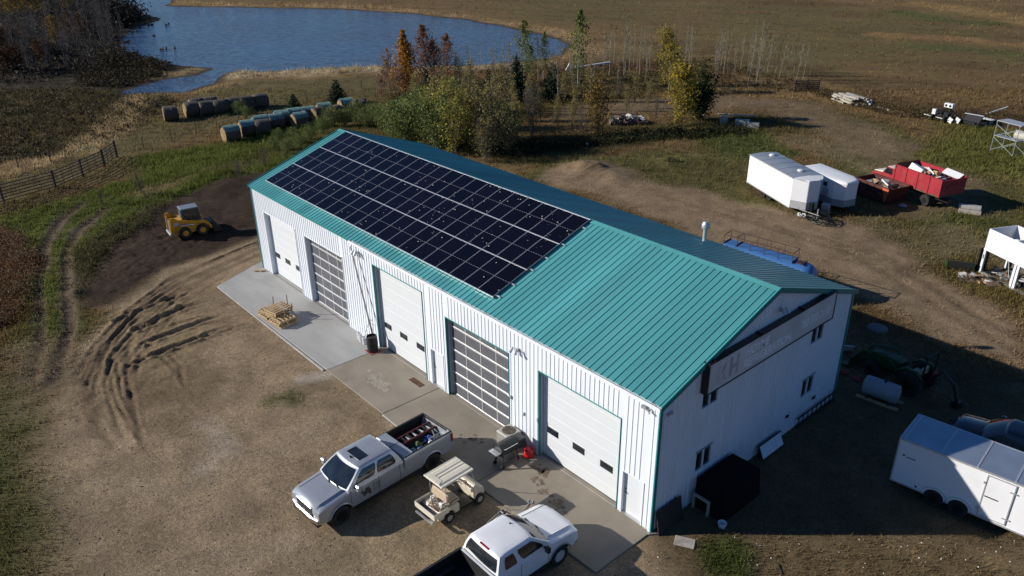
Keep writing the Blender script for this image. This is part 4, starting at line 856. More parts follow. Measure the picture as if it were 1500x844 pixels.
for k, (px, h) in zip(ranks(RB_), RB_): pl('dogwood_bush', 'wood_rust', px, h, f'dull red bush {ORD[k]} from the left at the front of the leafless wood', cat='bush', group='red bushes in the wood')
def brush(name, poly, n, hgt, cols, seed, size=.16, per=26):
    """undergrowth nobody could count: leaf clumps over an area, one object"""
    g = np.random.default_rng(seed); P = []; poly = W(poly); xs = [p[0] for p in poly]; ys = [p[1] for p in poly]; X = g.uniform(min(xs), max(xs), n * 8); Y = g.uniform(min(ys), max(ys), n * 8)
    k = (poly_sd(X, Y, poly) > 0) & (look(X, Y, sdl) < -.8); X, Y = X[k][:n], Y[k][:n]; Zs = look(X, Y, Z); hs = hgt * g.uniform(.45, 1.2, len(X))
    o = g.normal(size=(len(X), per, 3)) * np.array((.42, .42, .30)); pts = np.stack([X, Y, Zs], -1)[:, None, :] + o * hs[:, None, None]; pts[..., 2] = np.maximum(pts[..., 2] + hs[:, None] * .45, Zs[:, None] + .03)
    tone = np.repeat(g.uniform(.55, 1.4, len(X)), per); pts = pts.reshape(-1, 3)
    tag(link_mesh(name, leaf_mesh(name, pts, size, pick(cols, len(pts), g, .3, tone), seed)), kind='stuff')
brush('wood_undergrowth', [(-70, 124), (60, 122), (150, 114), (196, 84), (180, 62), (176, 40), (180, 20), (168, -6), (-90, -24)], 1500, 1.9, [(.036, .032, .025), (.048, .04, .028), (.03, .028, .022), (.055, .04, .028)], 201, .22, 22)
brush('dark_scrub', [(120, 14), (186, 16), (205, 28), (180, 42), (110, 42)], 420, 3.2, [(.014, .014, .013), (.02, .018, .015), (.012, .013, .012)], 202, .3, 26)
brush('marsh_scrub', [(120, 88), (200, 80), (255, 92), (235, 112), (180, 128), (110, 128)], 520, .9, [(.03, .028, .015), (.045, .035, .018), (.03, .025, .016), (.055, .04, .022)], 203, .13, 24)
brush('marsh_scrub', [(-40, 140), (60, 130), (190, 132), (255, 150), (200, 185), (100, 228), (-40, 250)], 900, .7, [(.06, .054, .026), (.08, .064, .03), (.10, .07, .036), (.05, .05, .022)], 204, .11, 22)
brush('rusty_scrub', [(560, 150), (640, 112), (700, 104), (830, 96), (1040, 88), (1190, 122), (1180, 136), (1040, 132), (900, 145), (780, 160), (700, 170)], 1100, .7, [(.10, .065, .03), (.13, .08, .035), (.08, .065, .03), (.14, .10, .05), (.07, .07, .025)], 205, .10, 22)
brush('lane_weeds', [(-30, 325), (40, 345), (52, 400), (38, 460), (-30, 500)], 420, .75, [(.17, .10, .055), (.20, .125, .07), (.13, .085, .05), (.12, .10, .05)], 206, .05, 34)
brush('bank_weeds', [(108, 372), (170, 330), (240, 298), (232, 318), (150, 372), (118, 420)], 160, .55, [(.07, .08, .03), (.14, .11, .05), (.06, .07, .03)], 207, .05, 34)
brush('field_edge_weeds', [(1180, 128), (1320, 158), (1420, 165), (1500, 172), (1500, 186), (1400, 182), (1300, 170), (1190, 140)], 420, .7, [(.11, .075, .035), (.09, .07, .03), (.14, .10, .05)], 208, .08, 26)
brush('yard_edge_shrubs', [(690, 214), (780, 208), (880, 200), (1000, 190), (1100, 190), (1090, 200), (980, 205), (860, 214), (760, 232)], 300, .8, [(.035, .045, .016), (.05, .055, .02), (.06, .05, .02), (.03, .035, .016)], 209, .09, 30)
# ---- reeds and grass tufts
def tufts(name, n, seed, box, hmul=1.0, sel=None, blades=6, hue=None):
    g = np.random.default_rng(seed); X = []; Y = []
    px = g.uniform(box[0], box[2], n * 3); py = g.uniform(box[1], box[3], n * 3)
    f_ = np.array(fw); r_ = np.array(rt); u_ = np.array(up); d = f_ * FPX + r_ * (px - 750)[:, None] - u_ * (py - 422)[:, None]
    t = -CAM.z / d[:, 2]; ok = (d[:, 2] < -1) & (t > 0); P = np.array(CAM) + d * t[:, None]; X, Y = P[:, 0], P[:, 1]
    dens = np.where(ok, look(X, Y, TUFT), 0); ok = (g.random(len(X)) < np.clip(dens * .7 + (.5 if name == 'yard_weeds' else 0), 0, 1)) & (look(X, Y, sdl) < -.6)
    ok &= ~((X > -34.3) & (X < .4) & (Y > -3.6) & (Y < 13.9))
    if sel is not None: ok &= sel(X, Y)
    X, Y = X[ok][:n], Y[ok][:n]; m = len(X); Zs = look(X, Y, Z); c = look(X, Y, C); dist = np.hypot(X - CAM.x, Y - CAM.y)
    den = look(X, Y, TUFT); h = hmul * (.10 + .0018 * dist) * g.uniform(.5, 1.5, m) * (.6 + .5 * den); w = (.012 + .00035 * dist)
    B = blades; o = g.normal(size=(m, B, 2)) * (.10 + .0016 * dist)[:, None, None]; ln = g.normal(size=(m, B, 2)) * (h * .5)[:, None, None]; a = g.uniform(0, 6.28, (m, B))
    b0 = np.stack([X[:, None] + o[..., 0], Y[:, None] + o[..., 1], np.repeat(Zs[:, None] - .02, B, 1)], -1)
    side = np.stack([np.cos(a), np.sin(a), np.zeros_like(a)], -1) * w[:, None, None]; tip = b0 + np.concatenate([ln, (h[:, None] * g.uniform(.6, 1.2, (m, B)))[..., None]], -1)
    V = np.stack([b0 - side, b0 + side, tip], 2).reshape(-1, 3); F = np.arange(m * B * 3).reshape(-1, 3)
    cc = np.repeat(c * 1.75 * g.uniform(.7, 1.4, (m, 1)), B * 3, 0) * g.uniform(.9, 1.1, (m * B * 3, 1))
    tag(link_mesh(name, np_mesh(name, V, F, np.clip(cc, .005, .6), [BLADE], 3)), kind='stuff')
tufts('grass', 54000, 301, (-280, 130, 1780, 560)); tufts('grass', 24000, 302, (-320, 480, 1820, 1150)); tufts('field_grass', 10000, 303, (-200, -15, 1740, 200), .8)
REED = lambda X, Y: look(X, Y, TUFT) > 1.25
tufts('reeds', 10000, 304, (-60, 0, 900, 290), 1.5, lambda X, Y: look(X, Y, TUFT) > 1.15, 7)

# ---- loose stones on the yard, litter in the grass
def stones(name, n, seed, box, s0, s1, m, inside):
    g = np.random.default_rng(seed); px = g.uniform(box[0], box[2], n); py = g.uniform(box[1], box[3], n); P = np.array([tuple(at(a, b)) for a, b in zip(px, py)]); P = P[inside(P[:, 0], P[:, 1])]; k = len(P); P[:, 2] = look(P[:, 0], P[:, 1], Z)
    o = np.array([(1, 0, 0), (0, 1, 0), (-1, 0, 0), (0, -1, 0), (0, 0, .7), (0, 0, -.5)], float); r_ = g.uniform(s0, s1, (k, 1, 1)) * g.uniform(.5, 1.3, (k, 6, 1)); V = (P[:, None, :] + o[None] * r_).reshape(-1, 3)
    F = np.array([(0, 1, 4), (1, 2, 4), (2, 3, 4), (3, 0, 4), (1, 0, 5), (2, 1, 5), (3, 2, 5), (0, 3, 5)]); F = (np.arange(k)[:, None, None] * 6 + F[None]).reshape(-1, 3)
    tag(link_mesh(name, np_mesh(name, V, F, None, [m], 3)), kind='stuff')
yardok = lambda X, Y: (look(X, Y, BARE) > .6) & ~((X > -34.5) & (X < .4) & (Y > -3.6))
stones('gravel', 6500, 401, (0, 420, 960, 860), .010, .034, mat('yard_stone', (.27, .235, .19), .9, var=.5, scale=3), yardok)
stones('gravel', 1800, 402, (0, 420, 960, 860), .02, .05, mat('dark_clod', (.13, .10, .075), .95, var=.4, scale=3), yardok)
stones('litter', 40, 403, (960, 782, 1500, 844), .02, .05, WHITE_PLASTIC, lambda X, Y: X > .2)
tufts('yard_weeds', 1000, 305, (0, 420, 1500, 900), .8, lambda X, Y: (look(X, Y, TUFT) < .12) & (fbm(X, Y, 3.0, 91) > .17))
# ------------------------------------------------------------------ road vehicles
SILVER = mat('silver_car_paint', (.47, .49, .52), .30, .45, var=.03, scale=1, coat=.5, dirt=((.25, .22, .18), .15, 1.5))
CARWHITE = mat('white_car_paint', (.78, .79, .81), .35, var=.02, scale=1, coat=.5, dirt=((.45, .42, .38), .15, 1.2))
CARDARK = mat('dark_car_paint', (.035, .03, .045), .25, .3, var=.05, coat=.8)
RIM = mat('alloy_rim', (.60, .60, .62), .4, .3, var=.1); LAMP_CLEAR = mat('headlamp_glass', (.55, .56, .57), .12, .3, var=.2, scale=20); LAMP_RED = mat('tail_lamp', (.30, .01, .012), .2)
BEDLINER = mat('black_bed_liner', (.014, .014, .015), .7, var=.2); SEAM = mat('panel_gap', (.02, .02, .022), .7)
GRILLE_GREY = mat('grille_grey', (.22, .225, .24), .3, .7)
FLARE = mat('grey_fender_flare', (.30, .30, .31), .6); INTERIOR = mat('dark_cab_interior', (.02, .018, .016), .8)
def wheel(parent, c, r, w, side, rim=RIM, rr=.6, name='wheel', spokes=6):
    """tyre with a dished spoked rim, axle along x; side = +1/-1 gives the outer face"""
    wh = MB().lathe([(r * .55, -w * .22), (r * .55, w * .22)], (0, 0, 0), 'x', 16).build(name, BLACK, parent, loc=c)
    MB().lathe([(r * rr, -w / 2), (r * .93, -w / 2), (r, -w * .36), (r, w * .36), (r * .93, w / 2), (r * rr, w / 2), (r * rr * .97, w * .3), (r * rr * .97, -w * .3), (r * rr, -w / 2)], (0, 0, 0), 'x', 24).build('tyre', RUBBER, wh, smooth=35)
    mb = MB(); s = side
    mb.lathe([(r * rr, s * w * .44), (r * rr * .9, s * w * .46), (r * rr * .82, s * w * .34)], (0, 0, 0), 'x', 20); mb.lathe([(r * .13, s * w * .28), (r * .12, s * w * .42), (0, s * w * .43)], (0, 0, 0), 'x', 10)
    for k in range(spokes):
        a = 2 * math.pi * k / spokes; p = Vector((s * w * .33, math.cos(a) * r * .08, math.sin(a) * r * .08)); q = Vector((s * w * .37, math.cos(a) * r * rr * .88, math.sin(a) * r * rr * .88))
        mb.bar(p, q, r * .15, w * .10, upv=(1, 0, 0))
    mb.build('rim', rim, wh, smooth=30)
    return wh
def pickup(name, label, loc, rz, paint, P, group=None):
    t = thing(name, label, P.get('cat', 'pickup truck'), loc, rz, group)
    w = P['w']; Lt = P['L']; dF, dR = P['axles']; Ra = P['arch']; zax = P['r']; ZB = P['sill']
    wsb, wst, rr_, cr, bf = P['ws_base'], P['ws_top'], P['roof_rear'], P['cab_rear'], P['bed']
    zh0, zh1, belt, zroof, rail = P['hood0'], P['hood1'], P['belt'], P['roof'], P['rail']; floor = .82
    ds = {0.0, .06, .2, .4, wsb - .02, wsb + .02, (wsb + cr) / 2, cr, Lt - .25, Lt - .05, Lt}
    if bf: ds |= {cr + .012, bf - .012, bf, bf + .08, bf + .085}
    for a in (dF, dR):
        ds |= {a + Ra * math.cos(math.pi * k / 12) for k in range(13)} | {a - Ra - .012, a + Ra + .012}
    ds = sorted(x for x in ds if 0 <= x <= Lt)
    def zbot(d):
        for a in (dF, dR):
            if abs(d - a) <= Ra + 1e-6: return max(ZB, zax + math.sqrt(max(0, Ra * Ra - (d - a) ** 2)))
        return ZB + (.06 if d < .1 or d > Lt - .1 else 0)
    def sect(d):
        ww = w * (1 - .055 * max(0, 1 - d / .45) ** 2); zb = zbot(d)
        if d > Lt - .3: ww = w * (1 - .02 * (1 - (Lt - d) / .3))
        if d <= wsb:
            k = d / wsb; zh = zh0 + (zh1 - zh0) * k - .10 * max(0, 1 - d / .22) ** 2; zs = zh - P.get('drop', .10)
            top = [(ww - .012, zs - .02), (ww - .08, zs + .025), (ww - .20, zs + .035), (ww - .27, zh), (0, zh + .02)]
        elif (not bf) or d <= cr + .005:
            zs = belt; top = [(ww - .01, zs - .05), (ww - .035, zs), (ww - .12, zs), (ww - .3, zs), (0, zs)]
        elif d < bf: zs = .95; top = [(ww - .06, zs - .05), (ww - .08, zs), (ww - .12, zs), (ww - .3, zs), (0, zs)]
        elif d <= bf + .082 or d >= Lt - .055: zs = rail; top = [(ww - .008, zs - .05), (ww - .03, zs), (ww - .10, zs), (ww - .3, zs - .0), (0, zs - .0)]
        else: zs = rail; top = [(ww - .008, zs - .05), (ww - .03, zs), (ww - .10, zs), (ww - .115, floor), (0, floor)]
        z3 = top[0][1]; lo = [(ww * .965, zb), (ww * .992, zb + .25 * (z3 - zb)), (ww, zb + .5 * (z3 - zb)), (ww * .997, zb + .8 * (z3 - zb))]
        half = lo + top
        return [(-x, -d, z) for x, z in half] + [(x, -d, z) for x, z in reversed(half[:-1])]
    rows = [sect(d) for d in ds]
    mb = MB(); mb.grid(rows); mb.add(rows[0], [tuple(range(len(rows[0])))]); mb.add(rows[-1], [tuple(range(len(rows[-1]) - 1, -1, -1))])
    body = mb.build('body', paint, t, smooth=32)
    MB().bx((-w * .8, -Lt + .15, .40), (w * .8, -.2, ZB + .12)).bx((-w * .78, -(dF + .6), .4), (w * .78, -(dF - .6), .95)).bx((-w * .78, -(dR + .6), .4), (w * .78, -(dR - .6), .8)).build('chassis', BLACK_MATT, t)
    # greenhouse
    wb = w - .045; wr = P.get('wr', .74)
    def S(s, u, off=0.0):
        def ring(s, wx, f, r, bulge):
            if s <= 1: return Vector((-wx, -(r + (f - r) * s), 0))
            if s <= 2: q = s - 1; return Vector((-wx + 2 * wx * q, -f + bulge * (1 - (2 * q - 1) ** 2), 0))
            if s <= 3: q = s - 2; return Vector((wx, -(f + (r - f) * q), 0))
            q = s - 3; return Vector((wx - 2 * wx * q, -r - .04 * (1 - (2 * q - 1) ** 2), 0))
        a = ring(s, wb + off, wsb - off, cr + off, .16); b = ring(s, wr + off, wst - off * .5, rr_ + off, .10)
        p = a.lerp(b, u); c = Vector((0, -(wsb + cr) / 2, 0)); n = (p - c).normalized(); p += n * .03 * math.sin(math.pi * u)
        p.z = belt - .002 + (zroof - .06 - belt) * (u - .12 * u * (1 - u) * 0) + off * .4; return p
    N = 5; sv = [k / N for k in range(4 * N)]
    rows = [[S(s, u) for s in sv] for u in (0, .25, .5, .75, .93, 1)]
    cen = Vector((0, -(wst + rr_) / 2, 0))
    for sc, dz in ((.97, .028), (.9, .045), (.6, .062), (.25, .07)):
        rows.append([Vector((cen.x + (p.x - cen.x) * sc, cen.y + (p.y - cen.y) * sc, zroof - .06 + dz)) for p in rows[5]])
    mb = MB(); mb.grid(rows, closed=True); mb.add(rows[-1], [tuple(range(len(sv)))])
    cab = mb.build('cab', paint, t, smooth=38)
    def pane(name, s0, s1, u0, u1, par=cab, off=.008, m=GLASS_DARK, n=6, cut=.12):
        rows = []
        for j in range(5):
            u = u0 + (u1 - u0) * j / 4; e = cut * (s1 - s0) * (.5 if j in (0, 4) else 0)
            rows.append([S(s0 + e + (s1 - s0 - 2 * e) * k / n, u, off) for k in range(n + 1)])
        return MB().grid(rows).build(name, m, par, smooth=True)
    pane('windshield', 1.05, 1.95, .06, .92, cut=.02, n=8)
    for k, (a, b) in enumerate(P['windows']):
        pane('side_window', a, b, .10, .86); pane('side_window', 3 - b, 3 - a, .10, .86)
    if P.get('rear_glass', 1): pane('rear_window', 3.06, 3.94, .12, .86, cut=.03)
    MB().bar((-.55, -(wsb - .14), belt + .02), (.1, -(wsb - .02), belt + .06), .025, .02).bar((.0, -(wsb - .17), belt + .02), (.6, -(wsb - .0), belt + .06), .025, .02).build('wiper', BLACK, cab)
    MB().prism([(-wb * .9, -(wsb - .02)), (0, -(wsb - .20)), (wb * .9, -(wsb - .02)), (wb * .9, -(wsb + .05)), (-wb * .9, -(wsb + .05))], 'z', belt - .03, belt + .006).build('cowl', BLACK, body)
    # seams, handles, mirrors
    sm = MB()
    for d in P['seams']:
        for s in (-1, 1): sm.bx((s * (w - .004), -d - .006, ZB + .03), (s * (w + .004), -d + .006, belt - .05))
    sm.build('door_seam', SEAM, body)
    for d in P['handles']:
        for s in (-1, 1): MB().bx((s * (w - .005), -d - .11, belt - .17), (s * (w + .04), -d + .11, belt - .125)).build('door_handle', P.get('trim', paint), body, bevel=.01)
    for s in (-1, 1):
        m = MB().box((s * (w + .20), -(wsb + .34), belt + .07), (.20, .15, .25)).build('side_mirror', P.get('mirror', paint), t, bevel=.03)
        MB().bar((s * (w - .03), -(wsb + .30), belt + .0), (s * (w + .12), -(wsb + .34), belt + .03), .06, .06).build('mirror_arm', BLACK, m)
        MB().box((s * (w + .20), -(wsb + .418), belt + .07), (.16, .008, .20)).build('mirror_glass', GLASS_DARK, m)
    hs_ = MB()
    for s in (-1, 1):
        for d0, d1 in ((.22, .75), (.75, wsb - .12)):
            f0, f1 = d0 / wsb, d1 / wsb; hs_.bar((s * (w - .285), -d0, zh0 + (zh1 - zh0) * f0 + .004), (s * (w - .285), -d1, zh0 + (zh1 - zh0) * f1 + .004), .014, .012)
    hs_.build('hood_seam', SEAM, body)
    MB().bx((-.30, -Lt - .012, rail - .22), (.30, -Lt - .003, rail - .12)).build('tailgate_handle', BLACK, body)
    # front end
    zt = zh0 - .14
    g = MB().bx((-.52, -.02, .74), (.52, .05, zt + .04)).build('grille', P.get('grille', CHROME), t, bevel=.02)
    for k in range(4): MB().bx((-.46, .05, .78 + k * .075), (.46, .056, .82 + k * .075)).build('grille_slot', BLACK, g)
    for s in (-1, 1):
        MB().prism([(s * .55, .03), (s * (w * .93), -.05), (s * (w * .965), -.30), (s * .8, -.20), (s * .55, -.06)], 'z', zt - .22, zt).build('headlight', LAMP_CLEAR, t, bevel=.015)
        MB().bx((s * (w - .08), -Lt - .012, .95), (s * (w + .004), -Lt + .10, rail - .06)).build('tail_light', LAMP_RED, t, bevel=.01)
    bm_ = [( -w * .97, -.22), (-w * .9, .05), (-.5, .12), (.5, .12), (w * .9, .05), (w * .97, -.22), (w * .8, -.1), (-w * .8, -.1)]
    MB().prism(bm_, 'z', .50, .74).build('bumper', P.get('bumper', CHROME), t, bevel=.03)
    MB().bx((-w * .85, -.1, .38), (w * .85, .06, .52)).build('air_dam', BLACK, t)
    MB().bx((-w * .92, -Lt - .10, .52), (w * .92, -Lt + .05, .72)).build('bumper', P.get('bumper', CHROME), t, bevel=.03)
    for s in (-1, 1):
        MB().bar((s * (w - .02), -(dF + Ra + .1), .44), (s * (w - .02), -(dR - Ra - .1), .44), .16, .06).build('running_board', P.get('board', BLACK), t)
        for a in (dF, dR):
            pts = [(s * (w - .012), -(a + (Ra + .02) * math.cos(math.pi * k / 12)), zax + (Ra + .02) * math.sin(math.pi * k / 12)) for k in range(13)]
            MB().path([p for p in pts if p[2] >= ZB - .02], .034, 6).build('fender_flare', P.get('flare', paint), body, smooth=True)
            wheel(t, (s * (w - .16), -a, zax), zax, .29, s)
    if bf:
        ln = MB(); ln.bx((-w + .10, -Lt + .06, floor + .004), (w - .10, -bf - .09, floor + .02)); ln.bx((-w + .105, -Lt + .06, floor), (-w + .13, -bf - .09, rail - .01)); ln.bx((w - .13, -Lt + .06, floor), (w - .105, -bf - .09, rail - .01))
        ln.bx((-w + .13, -bf - .11, floor), (w - .13, -bf - .09, rail - .01)); ln.bx((-w + .13, -Lt + .06, floor), (w - .13, -Lt + .08, rail - .01))
        ln.build('bed_liner', BEDLINER, t)
        rc = MB()
        for s in (-1, 1): rc.bx((s * (w - .115), -Lt + .02, rail + .001), (s * (w - .025), -bf - .02, rail + .018))
        rc.bx((-w + .03, -Lt + .0, rail + .001), (w - .03, -Lt + .055, rail + .016)); rc.build('rail_cap', BEDLINER, t)
        for s in (-1, 1): MB().bx((s * (w - .13), -dR - .45, floor + .02), (s * (w - .36), -dR + .45, floor + .24)).build('wheel_housing', BEDLINER, t, bevel=.05)
    return t, S
SIL = dict(w=1.0, L=6.55, axles=(.95, 5.42), arch=.50, r=.42, sill=.50, ws_base=1.32, ws_top=2.05, roof_rear=3.62, cab_rear=3.92, bed=4.0, hood0=1.22, hood1=1.36, belt=1.36, roof=1.98, rail=1.40,
           windows=[(.52, .90), (.10, .48)], seams=(1.42, 2.72, 3.75), handles=(2.5, 3.55), grille=GRILLE_GREY)
silver, sS = pickup('pickup_truck', 'silver crew cab pickup truck with a sunroof parked on the gravel', (-9.05, -9.40, 0), math.pi + .065, SILVER, SIL)
cabo = [o for o in silver.children if o.name.startswith('cab')][0]
MB().bx((-.42, -2.72, 1.985), (.42, -2.27, 2.000)).build('sunroof', GLASS_DARK, cabo, bevel=.02)
MB().prism([(-.03, -2.13), (.03, -2.13), (.035, -2.22), (-.035, -2.22)], 'z', 1.97, 2.03).build('roof_antenna', BLACK, cabo)
tb = MB().bx((-.93, -4.52, 1.20), (.93, -4.02, 1.45)).build('toolbox', mat('grey_toolbox', (.33, .37, .42), .4, .3, var=.05), silver, bevel=.02)
MB().bx((-.012, -4.53, 1.451), (.012, -4.01, 1.458)).build('lid_seam', SEAM, tb)
lg = MB()
for (y, z, a, b) in ((-2.16, .95, .10, .14), (-2.02, .86, .07, .10), (-2.26, .84, .06, .12), (-1.92, .97, .06, .05)): lg.bx((-1.008, y - a, z - b), (-1.003, y + a, z + b))
lg.build('door_graphic', mat('door_print', (.07, .06, .05), .5, var=.5, scale=9), silver)
lt = MB(); q = random.Random(5)
for r_ in range(5):
    for c_ in range(5): lt.bx((-1.003, -2.42 - c_ * .075, 1.06 - r_ * .075), (-1.008, -2.42 - c_ * .075 - q.uniform(.03, .06), 1.10 - r_ * .075))
lt.build('door_lettering', mat('door_letter', (.14, .13, .14), .5), silver)
WHT = dict(w=.98, L=6.3, axles=(.92, 4.75), arch=.50, r=.41, sill=.50, ws_base=1.40, ws_top=2.12, roof_rear=3.55, cab_rear=3.78, bed=3.86, hood0=1.20, hood1=1.36, belt=1.34, roof=1.95, rail=1.38, wr=.77,
           windows=[(.47, .91), (.14, .38)], seams=(1.50, 2.78, 3.55), handles=(2.58,), flare=FLARE, mirror=BLACK, bumper=CHROME)
whitep, wS = pickup('pickup_truck', 'white extended cab pickup truck with an empty black bed facing the shop', (-2.08, -2.72, 0), 0.0, CARWHITE, WHT)
wcab = [o for o in whitep.children if o.name.startswith('cab')][0]
MB().bx((-.22, -3.60, 1.90), (.22, -3.555, 1.945)).build('brake_light', LAMP_RED, wcab); MB().lathe([(.035, 0), (.03, .03), (0, .04)], (-.2, -2.25, 1.95), n=10).build('roof_antenna', BLACK, wcab)
mb = MB()
for k in range(16): mb.bx((-.80 + k * .105, -3.96, .84), (-.75 + k * .105, -3.942, 1.30))
mb.build('bed_rib', mat('liner_rib', (.10, .10, .11), .6), whitep)
def inW(o, p):
    c, s = math.cos(o.rotation_euler.z), math.sin(o.rotation_euler.z)
    return Vector((o.location.x + c * p[0] - s * p[1], o.location.y + s * p[0] + c * p[1], o.location.z + p[2]))
# ---- load in the silver truck's bed
BAG_BLUE = mat('blue_bag', (.03, .09, .40), .45, var=.3, scale=6, bump=.4, bscale=12); BAG_GREEN = mat('green_bag', (.06, .10, .025), .6, var=.4, scale=8, bump=.4, bscale=12); BAG_TEAL = mat('teal_bag', (.12, .30, .33), .5, var=.3, bump=.4, bscale=12); BAG_WHITE = mat('white_jug', (.70, .70, .66), .4)
def lump(name, label, cat, c, r, m, seed, group=None):
    q = random.Random(seed); mb = MB(); nz = 5; n = 9; rows = []
    for j in range(nz + 1):
        u = j / nz; rad = math.sin(math.pi * (.12 + .80 * u)) ; rows.append([Vector((r[0] * rad * math.cos(6.283 * k / n) * q.uniform(.8, 1.15), r[1] * rad * math.sin(6.283 * k / n) * q.uniform(.8, 1.15), r[2] * 2 * u)) for k in range(n)])
    mb.grid(rows, closed=True); mb.add(rows[-1], [tuple(range(n))]); mb.add(rows[0], [tuple(range(n - 1, -1, -1))])
    return tag(mb.build(name, m, loc=c, smooth=60), label, cat, group)
ladt = thing('step_ladder', 'dark red step ladder lying in the bed of the silver pickup', 'ladder', inW(silver, (0, 0, .86)), silver.rotation_euler.z)
LADM = mat('ladder_dark_red', (.10, .018, .018), .5)
for x_ in (.42, -.02): MB().bar((x_, -4.62, .38), (x_, -6.42, .38), .05, .10).build('rail', LADM, ladt)
for k in range(6): MB().bx((.40, -4.85 - k * .28, .35), (.0, -4.93 - k * .28, .42)).build('step', BLACK, ladt)
for k in range(4):
    MB().prism([(.02, -4.98 - k * .36), (.30, -5.04 - k * .36), (.02, -5.10 - k * .36)], 'z', .425, .432).build('gusset', ALU, ladt)
for (p, r, m, nm, lb) in (((-.45, -4.85, .85), (.20, .17, .16), BAG_TEAL, 'bag', 'teal crumpled bag nearest the cab in the silver pickup bed'), ((-.60, -5.10, .85), (.14, .22, .17), BAG_BLUE, 'bag', 'bright blue bag along the side of the silver pickup bed'),
                        ((-.26, -5.25, .85), (.20, .2, .18), BAG_GREEN, 'bag', 'dark green bag beside the step ladder in the pickup bed'), ((-.24, -5.85, .85), (.2, .2, .17), BAG_BLUE, 'bag', 'dark blue bag near the tailgate of the silver pickup'),
                        ((-.62, -5.62, .85), (.12, .12, .20), BAG_WHITE, 'jug', 'white jug with a lime cap in the silver pickup bed')):
    lump(nm, lb, nm, inW(silver, p), r, m, len(lb), 'loose load in the pickup bed')
crt = thing('metal_tray', 'open grey metal tray by the tailgate in the pickup bed', 'tray', inW(silver, (-.58, -6.05, .85)), silver.rotation_euler.z)
MB().bx((-.22, -.3, 0), (.22, .3, .02)).build('tray_floor', GALV, crt)
for a_, b_ in (((-.22, -.3), (-.2, .3)), ((.2, -.3), (.22, .3)), ((-.2, -.3), (.2, -.28)), ((-.2, .28), (.2, .3))): MB().bx((a_[0], a_[1], .02), (b_[0], b_[1], .30)).build('side', GALV, crt)
for (p, r, m, lb) in (((-.25, -5.4, .85), (.25, .25, .1), BAG_GREEN, 'dark rumpled sack in the black bed of the white pickup'), ((.42, -4.35, .85), (.2, .16, .09), mat('tan_rag', (.35, .27, .18), .8, bump=.4), 'tan rag heap behind the cab of the white pickup')):
    lump('sack', lb, 'sack', inW(whitep, p), r, m, len(lb))
# ---- golf cart
CREAM = mat('cream_body_plastic', (.58, .52, .40), .45, var=.06, dirt=((.35, .29, .2), .3, 2)); CREAM2 = mat('cream_roof_plastic', (.66, .62, .50), .5, var=.05, dirt=((.45, .4, .3), .3, 2)); SEATV = mat('tan_seat_vinyl', (.48, .38, .26), .5, var=.08)
gc = thing('golf_cart', 'cream golf cart with a roof and a flat cargo tray behind', 'golf cart', (-6.02, -4.75, 0), .045)
MB().bx((-.50, -.75, .26), (.50, 1.05, .33)).build('floor_pan', BLACK, gc)
rb = MB(); rb.grid([[(s * .52, -1.05, .32), (s * .55, -.98, .60), (s * .50, -.95, .72)] for s in (-1, 1)] )
rearb = MB(); prof = [(-1.08, .34), (-1.08, .62), (-.95, .72), (-.12, .74), (-.05, .60), (-.05, .30), (-.30, .30), (-.36, .50), (-.56, .56), (-.76, .50), (-.84, .34)]
rearb.prism([(y, z) for y, z in prof], 'x', -.54, .54); rbo = rearb.build('rear_body', CREAM, gc, bevel=.03)
fr = MB(); fr.prism([(.70, .33), (.72, .98), (.86, 1.0), (1.20, .72), (1.28, .46), (1.22, .34), (1.16, .36), (1.10, .46), (.96, .50), (.84, .46), (.78, .34)], 'x', -.50, .50); fr.build('front_cowl', CREAM, gc, bevel=.05)
MB().bx((-.46, .60, .72), (.46, .715, .92)).build('dash_tray', CREAM2, gc, bevel=.02)
q = random.Random(8)
ds_ = MB()
for k in range(7): ds_.box((-.40 + .13 * k, .655, .90 + .0), (.1, .09, q.uniform(.05, .12)), Matrix.Rotation(q.uniform(-.5, .5), 3, 'Z'))
ds_.build('dash_clutter', mat('dash_clutter', (.22, .15, .11), .7, var=.6, scale=12), gc)
MB().bx((-.50, -.50, .74), (.50, .02, .86)).build('seat', SEATV, gc, bevel=.04)
MB().box((0, -.56, 1.08), (.98, .11, .36), Matrix.Rotation(-.18, 3, 'X')).build('backrest', SEATV, gc, bevel=.04)
for s in (-1, 1): MB().path([(s * .50, -.52, .80), (s * .54, -.40, .96), (s * .54, -.12, .96), (s * .52, -.02, .86)], .016, 6).build('arm_rail', BLACK, gc, smooth=True)
sw = MB(); sw.tube((-.24, .66, .80), (-.24, .40, 1.0), .02, n=8); ring = [Vector((-.24 + .17 * math.cos(6.283 * k / 14), .39 + .11 * math.sin(6.283 * k / 14), 1.0 + .12 * math.sin(6.283 * k / 14))) for k in range(15)]; sw.path(ring, .016, 5); sw.build('steering_wheel', BLACK, gc)
for s in (-1, 1):
    MB().path([(s * .50, -.62, .74), (s * .49, -.66, 1.82)], .016, 6).build('roof_post', ALU_DULL, gc); MB().path([(s * .48, .86, .96), (s * .47, .62, 1.82)], .016, 6).build('roof_post', ALU_DULL, gc)
ro = MB(); ro.prism([(-.53, 1.80), (-.55, 1.83), (-.53, 1.875), (-.44, 1.862), (-.36, 1.90), (-.16, 1.905), (-.12, 1.885), (-.05, 1.885), (-.01, 1.905), (.01, 1.905), (.05, 1.885), (.12, 1.885), (.16, 1.905), (.36, 1.90), (.44, 1.862), (.53, 1.875), (.55, 1.83), (.53, 1.80)], 'y', -.84, .68)
roo = ro.build('roof', CREAM2, gc)
MB().bx((-.55, -.87, 1.80), (.55, -.84, 1.87)).bx((-.55, .68, 1.80), (.55, .71, 1.87)).build('roof_lip', CREAM2, roo, bevel=.01)
